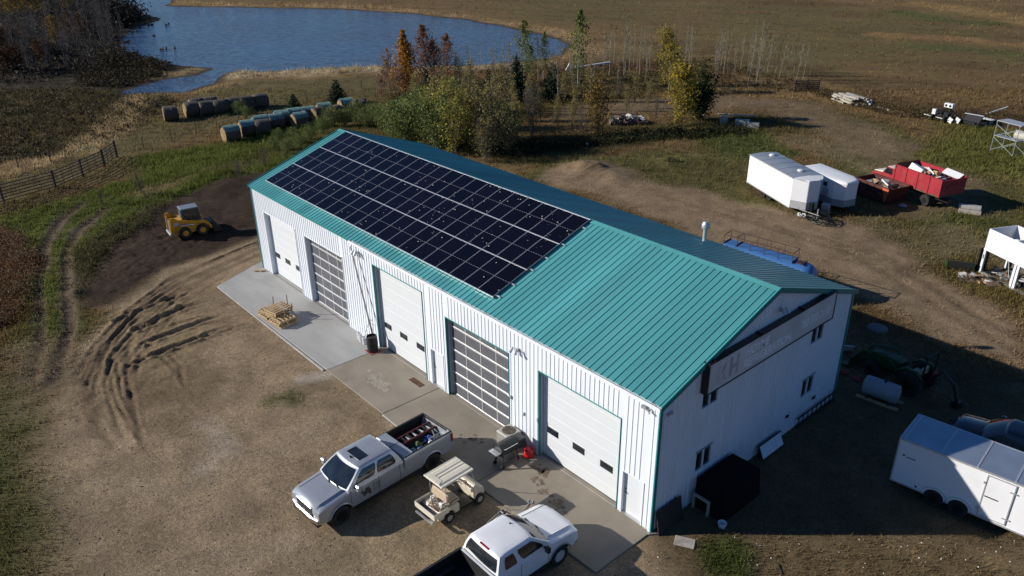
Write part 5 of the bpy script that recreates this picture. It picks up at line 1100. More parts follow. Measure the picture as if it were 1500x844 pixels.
MB().prism([(-.36, -.84), (.36, -.84), (.26, -.62), (-.26, -.62)], 'z', 1.89, 1.915).build('roof_step', CREAM2, roo)
bed = MB().bx((-.58, -1.32, .62), (.58, -.66, .645)).build('cargo_tray', mat('tray_deck', (.045, .05, .075), .6, var=.2), gc)
for a_, b_ in (((-.58, -1.34), (.58, -1.315)), ((-.60, -1.34), (-.58, -.62)), ((.58, -1.34), (.60, -.62))): MB().bx((a_[0], a_[1], .60), (b_[0], b_[1], .84)).build('tray_side', CREAM2, bed)
MB().bx((-.05, -1.28, .646), (.50, -.80, .665)).build('tray_mat', mat('tray_mat_grey', (.32, .31, .32), .8, var=.2), bed)
cl = MB(); q = random.Random(4)
for k in range(12):
    a = Vector((q.uniform(-.2, .45), q.uniform(-1.0, -.7), .70)); cl.path([a, a + Vector((q.uniform(-.2, .2), q.uniform(-.2, .2), q.uniform(.05, .3))), a + Vector((q.uniform(-.3, .3), q.uniform(-.15, .15), q.uniform(0, .3)))], .02, 5)
tag(cl.build('tool_bundle', mat('tool_brown', (.16, .10, .075), .6, var=.6, scale=12), loc=(0, 0, 0)), 'tangle of brown tools and straps on the golf cart tray', 'tools'); _t = bpy.data.objects['tool_bundle']; _t.location = gc.location; _t.rotation_euler = gc.rotation_euler
for i_, (x_, y_) in enumerate(((-.25, -.70), (.30, -.72))):
    jb = MB().bx((-.1, -.08, 0), (.1, .08, .26)).build('white_jug', WHITE_PLASTIC, loc=inW(gc, (x_, y_, .66)), bevel=.02); tag(jb, ['white jug on the far side of the golf cart tray', 'white jug on the near side of the golf cart tray'][i_], 'jug', 'white jugs on the golf cart')
MB().bx((-.52, -1.40, .38), (.52, -1.33, .46)).bx((.42, -1.42, .42), (.56, -1.32, .54)).build('bumper', ALU_DULL, gc)
for s in (-1, 1):
    for y_ in (.98, -.56): wheel(gc, (s * .46, y_, .24), .24, .2, s, ALU_DULL, .55, spokes=5)
# ---- hand cart beside the white pickup
hc = thing('garden_cart', 'small wire sided garden cart of dry leaves beside the white pickup', 'cart', (-3.75, -4.05, 0), .2)
MB().bx((-.35, -.55, .32), (.35, .55, .35)).build('deck', GALV, hc)
for a_, b_ in (((-.36, -.56), (-.34, .56)), ((.34, -.56), (.36, .56)), ((-.34, -.56), (.34, -.54)), ((-.34, .54), (.34, .56))):
    m = MB(); m.bx((a_[0], a_[1], .60), (b_[0], b_[1], .62)); m.bx((a_[0], a_[1], .46), (b_[0], b_[1], .47)); m.build('side_rail', GALV, hc)
lf = MB(); q = random.Random(9)
for k in range(120): lf.box((q.uniform(-.32, .32), q.uniform(-.5, .5), .36 + q.random() * .16), (.10, .07, .01), Matrix.Rotation(q.uniform(0, 6), 3, 'Z') @ Matrix.Rotation(q.uniform(-.8, .8), 3, 'X'))
tag(lf.build('dry_leaves', mat('dry_leaf', (.30, .20, .10), .8, var=.4, scale=15), hc), kind='stuff')
for s in (-1, 1):
    for y_ in (-.38, .38): wheel(hc, (s * .36, y_, .17), .17, .08, s, ALU_DULL, .5, spokes=4)
hm = MB(); hm.path([(-.05, .55, .33), (-.05, 1.2, .12), (-.1, 1.75, .07)], .014, 6); hm.path([(-.1 + .1 * math.cos(6.283 * k / 10), 1.85 + .1 * math.sin(6.283 * k / 10), .07) for k in range(11)], .014, 5); hm.build('pull_handle', GALV, hc)
# ---- enclosed trailers
TRLWHITE = mat('white_trailer_skin', (.80, .81, .82), .38, var=.03, scale=.8, dirt=((.6, .58, .54), .2, 1.0)); TRLROOF = mat('bare_metal_roof', (.36, .40, .44), .38, .35, var=.10, scale=.9); ALUTRIM = mat('trailer_trim', (.58, .59, .60), .4, .5, var=.1)
def trim_frame(mb, L, W_, z0, z1, t=.05):
    for x_ in (0, L):
        for y_ in (0, W_): mb.bx((x_ - t / 2, y_ - t / 2, z0), (x_ + t / 2, y_ + t / 2, z1))
    for z_ in (z0, z1):
        for y_ in (0, W_): mb.bx((0, y_ - t / 2 - .003, z_ - t), (L, y_ + t / 2 + .003, z_ + .012))
        for x_ in (0, L): mb.bx((x_ - t / 2 - .003, 0, z_ - t), (x_ + t / 2 + .003, W_, z_ + .012))
tr = thing('cargo_trailer', 'white enclosed tandem axle cargo trailer half in the shop shadow', 'trailer', (4.72, 9.16, 0), .105)
TL, TW, TZ0, TZ1 = 5.2, 2.12, .42, 2.42
MB().bx((0, 0, TZ0), (TL, TW, TZ1 - .02)).build('body', TRLWHITE, tr)
MB().bx((.02, .02, TZ1 - .02), (TL - .02, TW - .02, TZ1 + .006)).build('roof', mat('trailer_roof_blue_grey', (.40, .46, .54), .32, .6, var=.10, scale=1.0), tr)
f = MB(); trim_frame(f, TL, TW, TZ0, TZ1); f.build('edge_trim', ALUTRIM, tr)
for k in (.12, 1.45, 2.70, 3.95): MB().bx((k, .02, TZ1 + .007), (k + .06, TW - .02, TZ1 + .022)).build('roof_bow', ALUTRIM, tr)
dr = MB().bx((3.15, -.03, .52), (4.05, -.004, 2.30)).build('side_door', TRLWHITE, tr)
m = MB()
for a_, b_ in (((3.12, .49), (3.16, 2.33)), ((4.04, .49), (4.08, 2.33)), ((3.16, .49), (4.04, .53)), ((3.16, 2.29), (4.04, 2.33))): m.bx((a_[0], -.045, a_[1]), (b_[0], -.0305, b_[1]))
m.build('door_frame', ALUTRIM, dr)
for z_ in (.75, 1.95): MB().bx((3.92, -.06, z_), (4.16, -.046, z_ + .045)).build('hinge', GALV, dr); MB().bx((3.06, -.06, z_ - .03), (3.14, -.046, z_ + .06)).build('hinge', GALV, dr)
MB().bar((3.2, -.07, 1.42), (3.62, -.07, 1.42), .03, .03).build('latch', BLACK, dr)
MB().bx((.22, -.006, 1.68), (.30, -.003, 1.76)).bx((.36, -.006, 1.66), (.70, -.003, 1.70)).build('maker_mark', BLACK, tr)
MB().bx((.9, -.02, .5), (.98, -.003, .58)).bx((2.35, -.02, .52), (2.43, -.003, .60)).build('marker_light', LAMP_RED, tr)
for x_ in (1.62, 2.50):
    wheel(tr, (x_, .06, .36), .36, .22, -1, GALV, .58, spokes=6).rotation_euler = (0, 0, math.pi / 2)
    pts = [(x_ + .47 * math.cos(math.pi * k / 10), -.055, .40 + .44 * math.sin(math.pi * k / 10)) for k in range(11)]
    MB().grid([[p for p in pts], [(p[0], .05, p[2]) for p in pts]]).build('fender', ALUTRIM, tr)
    wheel(tr, (x_, TW - .06, .36), .36, .22, 1, GALV, .58).rotation_euler = (0, 0, math.pi / 2)
for o in tr.children:
    if o.name.startswith('wheel'): o.rotation_euler = (0, 0, math.pi / 2)
MB().bx((.1, .15, .34), (TL, TW - .15, .42)).build('chassis', BLACK, tr)
MB().path([(TL, .25, .40), (TL + 1.2, TW / 2, .42)], .05, 6).path([(TL, TW - .25, .40), (TL + 1.2, TW / 2, .42)], .05, 6).build('tongue', BLACK, tr)
# long white trailer with a vee nose, out in the yard
p1 = Vector((-20.75, 37.15, 0)); p2 = Vector((-15.05, 34.15, 0)); dv = (p2 - p1).normalized(); az = math.atan2(dv.y, dv.x)
lt_ = thing('cargo_trailer', 'long white trailer with grey roof and two white roof vents in the yard', 'trailer', p1, az)
L2, W2 = 6.5, 2.45; z0, z1 = .5, 2.85
plan = [(0, 0), (L2, 0), (L2 + .95, W2 / 2 - .45), (L2 + .95, W2 / 2 + .45), (L2, W2), (0, W2)]
MB().prism(plan, 'z', z0, z1 - .05).build('body', TRLWHITE, lt_, bevel=.03)
rw = [[(x_, y_, z1 - .05 + .10 * math.sin(math.pi * y_ / W2)) for y_ in (0, .3, .8, W2 / 2, W2 - .8, W2 - .3, W2)] for x_ in (0, 1.6, 3.2, 4.8, L2)]
MB().grid(rw).build('roof', TRLROOF, lt_, smooth=True)
nose = [[(L2, y_, z1 - .05 + .10 * math.sin(math.pi * y_ / W2)) for y_ in (0, .5, W2 / 2, W2 - .5, W2)], [(L2 + .6, .3 + (W2 - .6) * k / 4, z1 - .02 - .0 * k) for k in range(5)], [(L2 + .97, W2 / 2 - .47 + .94 * k / 4, z1 - .16) for k in range(5)]]
MB().grid(nose).build('nose_cap', TRLWHITE, lt_, smooth=True)
for x_ in (.7, 1.9, 3.1, 4.3, 5.4):
    MB().path([(x_, y_, z1 - .045 + .10 * math.sin(math.pi * y_ / W2)) for y_ in (.05, .5, 1.0, 1.5, 2.0, W2 - .05)], .022, 4).build('roof_seam', ALUTRIM, lt_)
for x_ in (1.0, 5.3): MB().lathe([(.24, 0), (.24, .08), (.18, .12), (0, .13)], (x_, W2 / 2 + (.2 if x_ < 2 else .1), z1 + .04), n=12).build('roof_vent', WHITE_PLASTIC, lt_, smooth=40)
stn = MB(); stn.prism([(L2 + .02, -.012), (L2 + .965, W2 / 2 - .457), (L2 + .965, W2 / 2 + .457), (L2 + .02, W2 + .012), (L2 - .0, W2), (L2 + .9, W2 / 2), (L2, 0)], 'z', z0 + .02, z0 + .62); stn.build('stone_guard', mat('grey_stone_guard', (.38, .39, .39), .6, var=.15), lt_)
MB().bx((-.02, -.02, z0 - .06), (L2, .01, z0 + .04)).bx((-.02, W2 - .01, z0 - .06), (L2, W2 + .02, z0 + .04)).bx((-.02, -.02, z1 - .12), (L2, -.001, z1 - .03)).build('edge_trim', ALUTRIM, lt_)
for x_ in (2.6, 3.5):
    for y_ in (.12, W2 - .12):
        w_ = wheel(lt_, (x_, y_, .36), .36, .22, -1 if y_ < 1 else 1, WHITE_PLASTIC, .5); w_.rotation_euler = (0, 0, math.pi / 2)
MB().path([(L2 + .3, .5, .45), (L2 + 2.1, W2 / 2, .45)], .06, 6).path([(L2 + .3, W2 - .5, .45), (L2 + 2.1, W2 / 2, .45)], .06, 6).bx((L2 + 1.0, W2 / 2 - .1, .4), (L2 + 1.2, W2 / 2 + .1, 1.1)).build('tongue', BLACK, lt_)
MB().tube((L2 + 1.9, W2 / 2, 0), (L2 + 1.9, W2 / 2, .9), .05, n=8).build('jack', GALV, lt_)
# smaller rounded trailer beside it
p3 = Vector((-17.0, 38.4, 0)); dv3 = Vector((4.35, -1.55, 0)).normalized()
h2 = thing('livestock_trailer', 'smaller white rounded trailer with dark side openings beside the long trailer', 'trailer', p3, math.atan2(dv3.y, dv3.x))
L3, W3_ = 4.0, 2.1; z0, z1 = .42, 2.42
plan = [(0, 0), (L3, 0), (L3 + .8, W3_ / 2 - .55), (L3 + .8, W3_ / 2 + .55), (L3, W3_), (0, W3_)]
MB().prism(plan, 'z', z0 + .5, z1 - .25).build('body', TRLWHITE, h2, bevel=.05)
MB().prism([(x_ * 1.0, y_) for x_, y_ in plan], 'z', z0, z0 + .5).build('skirt', mat('grey_skirt', (.30, .31, .33), .6, var=.1), h2)
def inset(pl, k):
    cx = sum(p[0] for p in pl) / len(pl); cy_ = sum(p[1] for p in pl) / len(pl); return [(cx + (x_ - cx) * k, cy_ + (y_ - cy_) * k) for x_, y_ in pl]
rows = [[(x_, y_, z1 - .25) for x_, y_ in inset(plan, 1.012)], [(x_, y_, z1 - .12) for x_, y_ in inset(plan, 1.01)], [(x_, y_, z1 - .03) for x_, y_ in inset(plan, .96)], [(x_, y_, z1) for x_, y_ in inset(plan, .86)], [(x_, y_, z1 + .03) for x_, y_ in inset(plan, .4)]]
mb = MB(); mb.grid(rows, closed=True); mb.add(rows[-1], [tuple(range(6))]); mb.build('roof', TRLWHITE, h2, smooth=40)
for x_ in (.35, 1.15, 2.9): MB().bx((x_, -.012, 1.70), (x_ + .42, .02, 2.05)).build('side_opening', BLACK, h2, bevel=.01)
MB().bx((2.95, -.02, .95), (3.55, -.003, 1.60)).build('side_door', ALUTRIM, h2)
for x_ in (1.5, 2.3):
    for y_ in (.1, W3_ - .1): wheel(h2, (x_, y_, .34), .34, .2, -1 if y_ < 1 else 1, GALV, .5).rotation_euler = (0, 0, math.pi / 2)
MB().path([(L3 + .3, .5, .42), (L3 + 1.7, W3_ / 2, .42)], .05, 6).path([(L3 + .3, W3_ - .5, .42), (L3 + 1.7, W3_ / 2, .42)], .05, 6).build('tongue', BLACK, h2)
# ---- dark car behind the near trailer
CARP = dict(w=.92, L=4.7, axles=(.85, 3.65), arch=.40, r=.34, sill=.32, ws_base=1.25, ws_top=2.0, roof_rear=3.5, cab_rear=4.1, bed=None, hood0=.95, hood1=1.08, belt=1.08, roof=1.62, rail=1.08, wr=.66, drop=.07,
            windows=[(.52, .88), (.14, .48)], seams=(1.35, 2.4, 3.4), handles=(2.2, 3.2), grille=BLACK, bumper=CARDARK, mirror=CARDARK, cat='car')
pickup('parked_car', 'dark parked car partly hidden behind the white cargo trailer in shade', (5.0, 14.35, 0), math.pi / 2 + .12, CARDARK, CARP)
# ------------------------------------------------------------------ yard machines
YELLOW = mat('yellow_machine_paint', (.50, .24, .012), .45, var=.1, dirt=((.12, .08, .05), .5, 3)); CABGREY = mat('grey_cab_roof', (.20, .24, .27), .4, var=.08)
SUNLIT_BAR = mat('sunlit_bar_paint', (.85, .48, .10), .4)  # brighter tint for the rear uprights, sunlight on them painted in
sk = thing('skid_steer_loader', 'yellow skid steer loader with a grey cab roof on the black earth', 'loader', (-42.2, -1.1, gz(-42.2, -1.1)), -.12)
MB().prism([(-1.45, .42), (-1.5, 1.2), (-.62, 1.38), (-.5, 1.15), (.85, 1.05), (1.02, .75), (.95, .32), (-1.3, .3)], 'x', -.55, .55).build('body', YELLOW, sk, bevel=.03)
for s in (-1, 1):
    MB().prism([(-1.15, .42), (-1.1, .85), (.75, .78), (.95, .45), (.8, .3), (-1.0, .3)], 'x', s * .55, s * .62).build('chain_case', YELLOW, sk)
    MB().prism([(-1.52, .95), (-1.5, 1.62), (-1.3, 1.66), (-.9, 1.38), (.95, 1.02), (1.32, .55), (1.30, .35), (1.14, .35), (1.08, .58), (.78, .86), (-.95, 1.12), (-1.25, 1.0)], 'x', s * .63, s * .74).build('loader_arm', YELLOW, sk, bevel=.01)
    MB().bar((s * .5, -1.54, .45), (s * .5, -1.52, 1.45), .09, .06).build('rear_bar', SUNLIT_BAR, sk)
    MB().tube((s * .68, -.9, .95), (s * .68, .1, .88), .04, n=8).build('cylinder', CHROME, sk)
    for y_ in (-.62, .58): wheel(sk, (s * .76, y_, .40), .40, .28, s, YELLOW, .52, spokes=8)
MB().bx((-.45, -1.5, .45), (.45, -1.46, 1.3)).build('rear_door', mat('rear_grille', (.10, .11, .12), .6), sk)
MB().bx((-.62, -1.66, .30), (.62, -1.5, .46)).build('bumper', GALV, sk, bevel=.02)
MB().bx((.741, -1.30, 1.05), (.748, -.95, 1.25)).bx((-.748, -1.30, 1.05), (-.741, -.95, 1.25)).build('decal', mat('machine_decal', (.35, .35, .45), .4), sk)
cb_ = MB().prism([(-.62, 1.1), (-.60, 1.98), (-.45, 2.05), (.55, 2.05), (.62, 1.98), (.68, 1.08)], 'x', -.47, .47).build('cab', mat('cab_frame_black', (.03, .035, .04), .5), sk, bevel=.03)
MB().bx((-.5, -.64, 1.99), (.5, .62, 2.075)).build('cab_roof', CABGREY, cb_, bevel=.03)
for s in (-1, 1): MB().bx((s * .471, -.48, 1.22), (s * .478, .55, 1.92)).build('side_window', GLASS_DARK, cb_)
MB().bx((-.36, -.642, 1.45), (.36, -.63, 1.92)).build('rear_window', mat('cab_rear_window', (.12, .15, .17), .2), cb_)
bk = MB(); bk.prism([(1.30, .10), (1.34, .75), (1.42, .75), (1.44, .2), (1.95, .08), (1.95, .03), (1.40, .03)], 'x', -.85, .85)
for s in (-1, 1): bk.prism([(1.34, .05), (1.36, .72), (1.55, .62), (1.95, .1), (1.95, .03)], 'x', s * .82, s * .86)
bk.bx((-.5, 1.16, .25), (.5, 1.34, .75)); bk.build('bucket', BLACK, sk)
# red dump truck with a scrap load
REDP = mat('red_truck_paint', (.34, .02, .032), .5, var=.15, scale=2, dirt=((.20, .08, .05), .5, 1.5)); CREAMW = mat('cream_white_paint', (.66, .64, .55), .45, var=.08, dirt=((.4, .35, .28), .4, 3))
dt = thing('dump_truck', 'old red grain truck with a white bonnet and a box full of scrap', 'truck', (-7.22, 43.75, 0), 1.232)
MB().bx((-.45, -.2, .62), (.45, 6.9, .85)).build('chassis', BLACK, dt)
bx_ = MB().bx((-1.22, 0, 1.08), (1.22, 4.5, 1.22)).build('box_floor', RUST, dt)
for s in (-1, 1):
    MB().bx((s * 1.17, 0, 1.22), (s * 1.22, 4.5, 2.46)).build('box_side', REDP, dt)
    m = MB()
    for y_ in (.0, 1.1, 2.2, 3.3, 4.42): m.bx((s * 1.221, y_, 1.12), (s * 1.27, y_ + .08, 2.47))
    m.bx((s * 1.221, .081, 1.80), (s * 1.245, 4.5, 1.85)).bx((s * 1.16, 0, 2.461), (s * 1.26, 4.5, 2.50)); m.build('stake', REDP, dt)
MB().bx((-1.17, 0, 1.22), (1.17, .05, 2.40)).bx((-1.1, -.04, 1.9), (1.1, -.001, 2.0)).build('tailgate', REDP, dt); MB().bx((-1.17, 4.45, 1.22), (1.17, 4.5, 2.6)).build('headboard', RUST, dt)
ca = MB(); ca.prism([(4.75, .65), (4.72, 1.35), (4.85, 1.98), (5.55, 1.98), (5.95, 1.42), (6.0, .65)], 'x', -.92, .92); ca = ca.build('cab', REDP, dt, bevel=.06)
MB().prism([(4.86, 1.981), (5.54, 1.981), (5.5, 2.02), (4.9, 2.02)], 'x', -.88, .88).build('cab_roof', CREAMW, ca)
MB().add([(-.82, 5.925, 1.46), (.82, 5.925, 1.46), (.74, 5.60, 1.93), (-.74, 5.60, 1.93)], [(0, 1, 2, 3)]).build('windshield', GLASS_DARK, ca)
bpy.data.objects[ca.name]  # noqa
for s in (-1, 1): MB().add([(s * .926, 4.92, 1.42), (s * .926, 5.86, 1.42), (s * .926, 5.55, 1.90), (s * .926, 4.98, 1.90)], [(0, 1, 2, 3)]).build('side_window', GLASS_DARK, ca)
MB().prism([(6.0, .6), (6.0, 1.28), (7.05, 1.18), (7.15, 1.0), (7.15, .6)], 'x', -.85, .85).build('fender', REDP, dt, bevel=.06); MB().prism([(5.98, 1.285), (5.98, 1.40), (6.3, 1.40), (7.1, 1.26), (7.12, 1.19)], 'x', -.62, .62).build('bonnet', CREAMW, dt, bevel=.04)
MB().bx((-.9, 7.15, .45), (.9, 7.28, .66)).build('bumper', CREAMW, dt, bevel=.02); MB().bx((-.6, 7.15, .7), (.6, 7.18, 1.1)).build('grille', CREAMW, dt)
for s in (-1, 1):
    wheel(dt, (s * .86, 6.45, .46), .46, .26, s, CREAMW, .5); wheel(dt, (s * .88, 1.35, .46), .46, .42, s, CREAMW, .5)
SCR = [mat('scrap_brown', (.14, .09, .06), .8, var=.4), mat('scrap_grey', (.34, .35, .36), .5, .3, var=.3), mat('scrap_white', (.62, .61, .57), .6, var=.2), mat('scrap_tan', (.44, .28, .14), .8, var=.3), BLACK, mat('scrap_blue', (.06, .09, .16), .5)]
def scrap(name, label, loc, rz, ext, n, seed, ws, long=.9):
    q = random.Random(seed); mb = MB()
    for k in range(n):
        rot = Matrix.Rotation(q.uniform(0, 6.28), 3, 'Z') @ Matrix.Rotation(q.uniform(-.5, .5), 3, 'X') @ Matrix.Rotation(q.uniform(-.4, .4), 3, 'Y')
        s = (q.uniform(.15, long), q.uniform(.08, .45), q.uniform(.02, .18)); x_ = q.uniform(-1, 1); y_ = q.uniform(-1, 1)
        mb.box((x_ * ext[0], y_ * ext[1], ext[2] * (1 - .5 * max(abs(x_), abs(y_)) ** 2) * q.uniform(.55, 1.0)), s, rot, q.choices(range(6), ws)[0])
    mb.bx((-ext[0], -ext[1], 0), (ext[0], ext[1], ext[2] * .4), 0)
    return tag(mb.build(name, SCR, loc=loc, rz=rz), label, 'scrap', kind='stuff')
scrap('scrap_load', 'mixed scrap and boards heaped in the red truck box', inW(dt, (0, 2.2, 1.24)), 1.232, (1.0, 2.05, 1.25), 150, 11, (4, 3, 2, 6, 3, 1))
fzm = MB().box((0, 0, .3), (.6, 1.2, .55)).build('old_freezer', WHITE_PLASTIC, loc=inW(dt, (-.45, 3.2, 2.05)), bevel=.03); fzm.rotation_euler = (.25, .3, 1.3); tag(fzm, 'white old freezer lying on top of the scrap in the red truck', 'freezer')
pan_ = MB().box((0, 0, .03), (.6, 1.5, .06)).build('siding_sheet', WHITE_PLASTIC, loc=inW(dt, (.85, .95, 2.45))); pan_.rotation_euler = (.1, -.5, 1.25); tag(pan_, 'white panel leaning on the far side of the red truck box', 'panel')
# orange scrap bin; shade painted on as dark red, sunlit corner as bright orange
BIN_LIT = mat('bin_paint_sunlit', (.55, .11, .03), .6, var=.2, dirt=((.3, .07, .03), .5, 2.5)); BIN_SHADED = mat('bin_paint_shaded', (.085, .022, .016), .7, var=.4, scale=3)
sb = thing('scrap_bin', 'low orange scrap bin with painted-on shade and a sunlit corner beside the red truck', 'bin', (-11.0, 41.2, 0), -.284)
fl = MB().bx((-3.0, .1, .12), (0, 2.2, .2)).build('bin_floor', RUST, sb)
for pr_, ax, a_, b_ in (([(-3.25, 1.32), (.25, 1.32), (0, .15), (-3.0, .15)], 'y', 0, .06), ([(-3.25, 1.32), (.25, 1.32), (0, .15), (-3.0, .15)], 'y', 2.14, 2.2)): MB().prism(pr_, ax, a_, b_).build('bin_side', BIN_SHADED, sb)
for x0, x1 in ((0, .25), (-3.0, -3.25)): MB().prism([(x0, .15), (x0 + .05, .15), (x1 + .05, 1.32), (x1, 1.32)], 'y', .06, 2.14).build('bin_end', BIN_SHADED, sb)
m = MB()
for x_ in (-2.6, -1.9, -1.2, -.5): m.bx((x_, -.05, .15), (x_ + .07, -.001, 1.32))
m.bx((-3.25, -.05, 1.321), (.25, .07, 1.38)).bx((-3.25, 2.13, 1.321), (.25, 2.25, 1.38)); m.build('rib', BIN_SHADED, sb)
MB().prism([(-.42, 1.30), (.24, 1.30), (.02, .2), (-.05, .25), (-.2, .8)], 'y', -.03, -.0025).build('sunlit_patch', BIN_LIT, sb)
MB().add([(.256, -.0, 1.30), (.256, .5, 1.30), (.10, .2, .6), (.03, -.0, .3)], [(0, 1, 2, 3)]).build('sunlit_patch', BIN_LIT, sb)
scrap('scrap_pile', 'broken boards and metal scrap filling the orange bin', inW(sb, (-1.4, 1.1, .2)), -.284, (1.35, .95, 1.25), 110, 12, (5, 3, 1, 2, 3, 1))
def block(name, label, cat, px, s, rz, m, z0=0, group=None, bev=.02):
    p = on(*px); return tag(MB().box((0, 0, s[2] / 2), s).build(name, m, loc=(p.x, p.y, p.z + z0), rz=rz, bevel=bev), label, cat, group)
CONCB = mat('concrete_block', (.36, .35, .33), .85, var=.15, scale=4)
pb = thing('step_block', 'grey two tier block lying in grass behind the red truck', 'block', on(1420, 312), .35)
MB().bx((-.75, -.35, .0), (.75, .35, .28)).build('lower_slab', WOOD_GREY, pb, bevel=.02); MB().bx((-.8, -.05, .30), (.7, .42, .55)).build('upper_slab', CONCB, pb, bevel=.02)
p = on(1322, 304); m = lump('rusty_part', 'small grey machine part on the grass in front of the orange bin', 'scrap', p, (.35, .2, .15), SCR[1], 77)
# tangle of black hose and frames by the trailer hitch
q = random.Random(21); hp = on(1200, 325); hs = MB()
for k in range(9):
    a = q.uniform(0, 6); r_ = q.uniform(.5, 1.2); c0 = Vector((q.uniform(-.6, .6), q.uniform(-.6, .6), .08)); hs.path([c0 + Vector((r_ * math.cos(a + t * .55), r_ * .8 * math.sin(a + t * .55), .05 * math.sin(t * 1.7 + k) + .06 + .04 * k)) for t in range(11)], .03, 5)
tag(hs.build('hose_tangle', BLACK, loc=hp), 'tangle of black hose on the grass before the trailer hitch', 'hose')
p = on(1174, 318); tag(MB().tube((-.3, 0, .17), (.3, 0, .17), .16, n=12).build('gas_bottle', WHITE_PLASTIC, loc=p, rz=.3, smooth=40), 'white gas bottle lying by the long trailer hitch', 'bottle')
p = on(1208, 313); tag(MB().box((0, 0, .4), (.6, .5, .8)).build('grey_box', GALV, loc=p, rz=.3, bevel=.03), 'grey metal box standing beside the long trailer nose', 'box')
# green tractor in the shade
JGREEN = mat('green_tractor_paint', (.012, .060, .016), .45, var=.1); JYEL = mat('yellow_rim', (.40, .28, .01), .5)
tc_ = thing('tractor', 'green compact tractor with yellow wheels in the shop shadow', 'tractor', (1.75, 17.0, 0), math.pi / 2 - .12)
MB().prism([(.2, .6), (.25, 1.25), (.5, 1.32), (1.75, 1.2), (1.9, 1.0), (1.9, .6)], 'x', -.33, .33).build('bonnet', JGREEN, tc_, bevel=.06)
MB().bx((-.25, -.9, .45), (.25, 1.8, .62)).build('chassis', BLACK, tc_)
MB().bx((-.28, -.75, .95), (.28, -.25, 1.08)).box((0, -.78, 1.25), (.52, .1, .4)).build('seat', mat('worn_yellow_seat', (.40, .36, .22), .6), tc_, bevel=.03)
for s in (-1, 1):
    wheel(tc_, (s * .66, -.5, .62), .62, .36, s, JYEL, .5, spokes=8); wheel(tc_, (s * .56, 1.45, .40), .40, .26, s, JYEL, .5)
    MB().path([(s * .62, -1.05, .95), (s * .62, -.75, 1.3), (s * .62, -.2, 1.32), (s * .62, .15, 1.0)], .09, 6).build('fender', JGREEN, tc_, smooth=True)
    MB().bar((s * .5, -.95, .6), (s * .5, -1.0, 2.2), .06, .06).build('roll_bar', BLACK, tc_)
    MB().path([(s * .45, .3, .9), (s * .45, 1.0, 1.45), (s * .45, 2.1, 1.15), (s * .45, 2.55, .55)], .06, 5).build('loader_arm', JGREEN, tc_)
MB().bar((-.5, -1.0, 2.2), (.5, -1.0, 2.2), .06, .06).build('roll_bar', BLACK, tc_)
MB().prism([(2.5, .12), (2.45, .7), (2.52, .7), (2.58, .18), (3.05, .10), (3.05, .05)], 'x', -.85, .85).build('bucket', JGREEN, tc_)
MB().path([(0, -1.0, .8), (0, -1.6, 1.6), (0, -2.2, 1.2), (.0, -2.5, .5)], .08, 6).bx((-.2, -2.7, .15), (.2, -2.35, .5)).build('backhoe_boom', BLACK, tc_)
sw = MB(); sw.tube((0, .1, 1.15), (0, -.1, 1.4), .02, n=6); sw.path([(.18 * math.cos(6.283 * k / 12), -.1 + .12 * math.sin(6.283 * k / 12), 1.4 + .12 * math.sin(6.283 * k / 12)) for k in range(13)], .015, 5); sw.build('steering_wheel', BLACK, tc_)
p = inW(tc_, (.15, -1.2, 1.0)); m = lump('red_can', 'red plastic can strapped behind the tractor seat', 'can', p, (.14, .14, .17), RED_PLASTIC, 5)
# pale cylindrical tank on a skid beside it
tk = thing('fuel_tank', 'pale cylindrical tank on a timber skid beside the green tractor', 'tank', (1.55, 14.85, 0), .12)
MB().lathe([(0, -.82), (.30, -.80), (.44, -.74), (.46, -.70), (.46, .70), (.44, .74), (.30, .80), (0, .82)], (0, 0, .62), 'x', 20).build('tank_shell', mat('pale_tank', (.30, .32, .35), .5, var=.1, dirt=((.2, .17, .15), .4, 2)), tk, smooth=40)
for y_ in (-.35, .35): MB().bx((-.95, y_ - .06, 0), (.95, y_ + .06, .12)).build('skid', WOOD, tk)
for x_ in (-.5, .5): MB().prism([(-.42, .12), (.42, .12), (.30, .30), (-.30, .30)], 'x', x_ - .05, x_ + .05).build('saddle', BLACK, tk)
MB().tube((.1, 0, 1.05), (.1, 0, 1.2), .06, n=8).path([(.1, 0, 1.15), (.4, .25, 1.1), (.6, .5, .6), (.7, .6, .1)], .02, 5).build('pump', BLACK, tk)
p = on(1285, 482); tag(MB().lathe([(.0, .10), (.40, .09), (.55, .04), (.56, -.05)], (0, 0, 0), n=24).build('round_lid', mat('dull_lid', (.13, .12, .12), .7, var=.2), loc=(p.x, p.y, .04)), 'round grey lid lying flat in the shop shadow', 'lid')
p = on(1240, 514); pl_ = MB().box((0, 0, .25), (.6, .04, .5)).build('white_board', WHITE_PLASTIC, loc=p, rz=.6); pl_.rotation_euler = (.5, 0, .6); tag(pl_, 'small white board leaning behind the far gable corner', 'board')
for lb, px in (('crumpled red rag on the shaded ground near the tank', (1234, 547)), ('dull pink scrap bag on the shaded ground left of the tank', (1255, 557))): lump('rag', lb, 'rag', on(*px), (.28, .2, .09), mat('rag_red', (.25, .04, .035), .8, var=.4), len(lb))
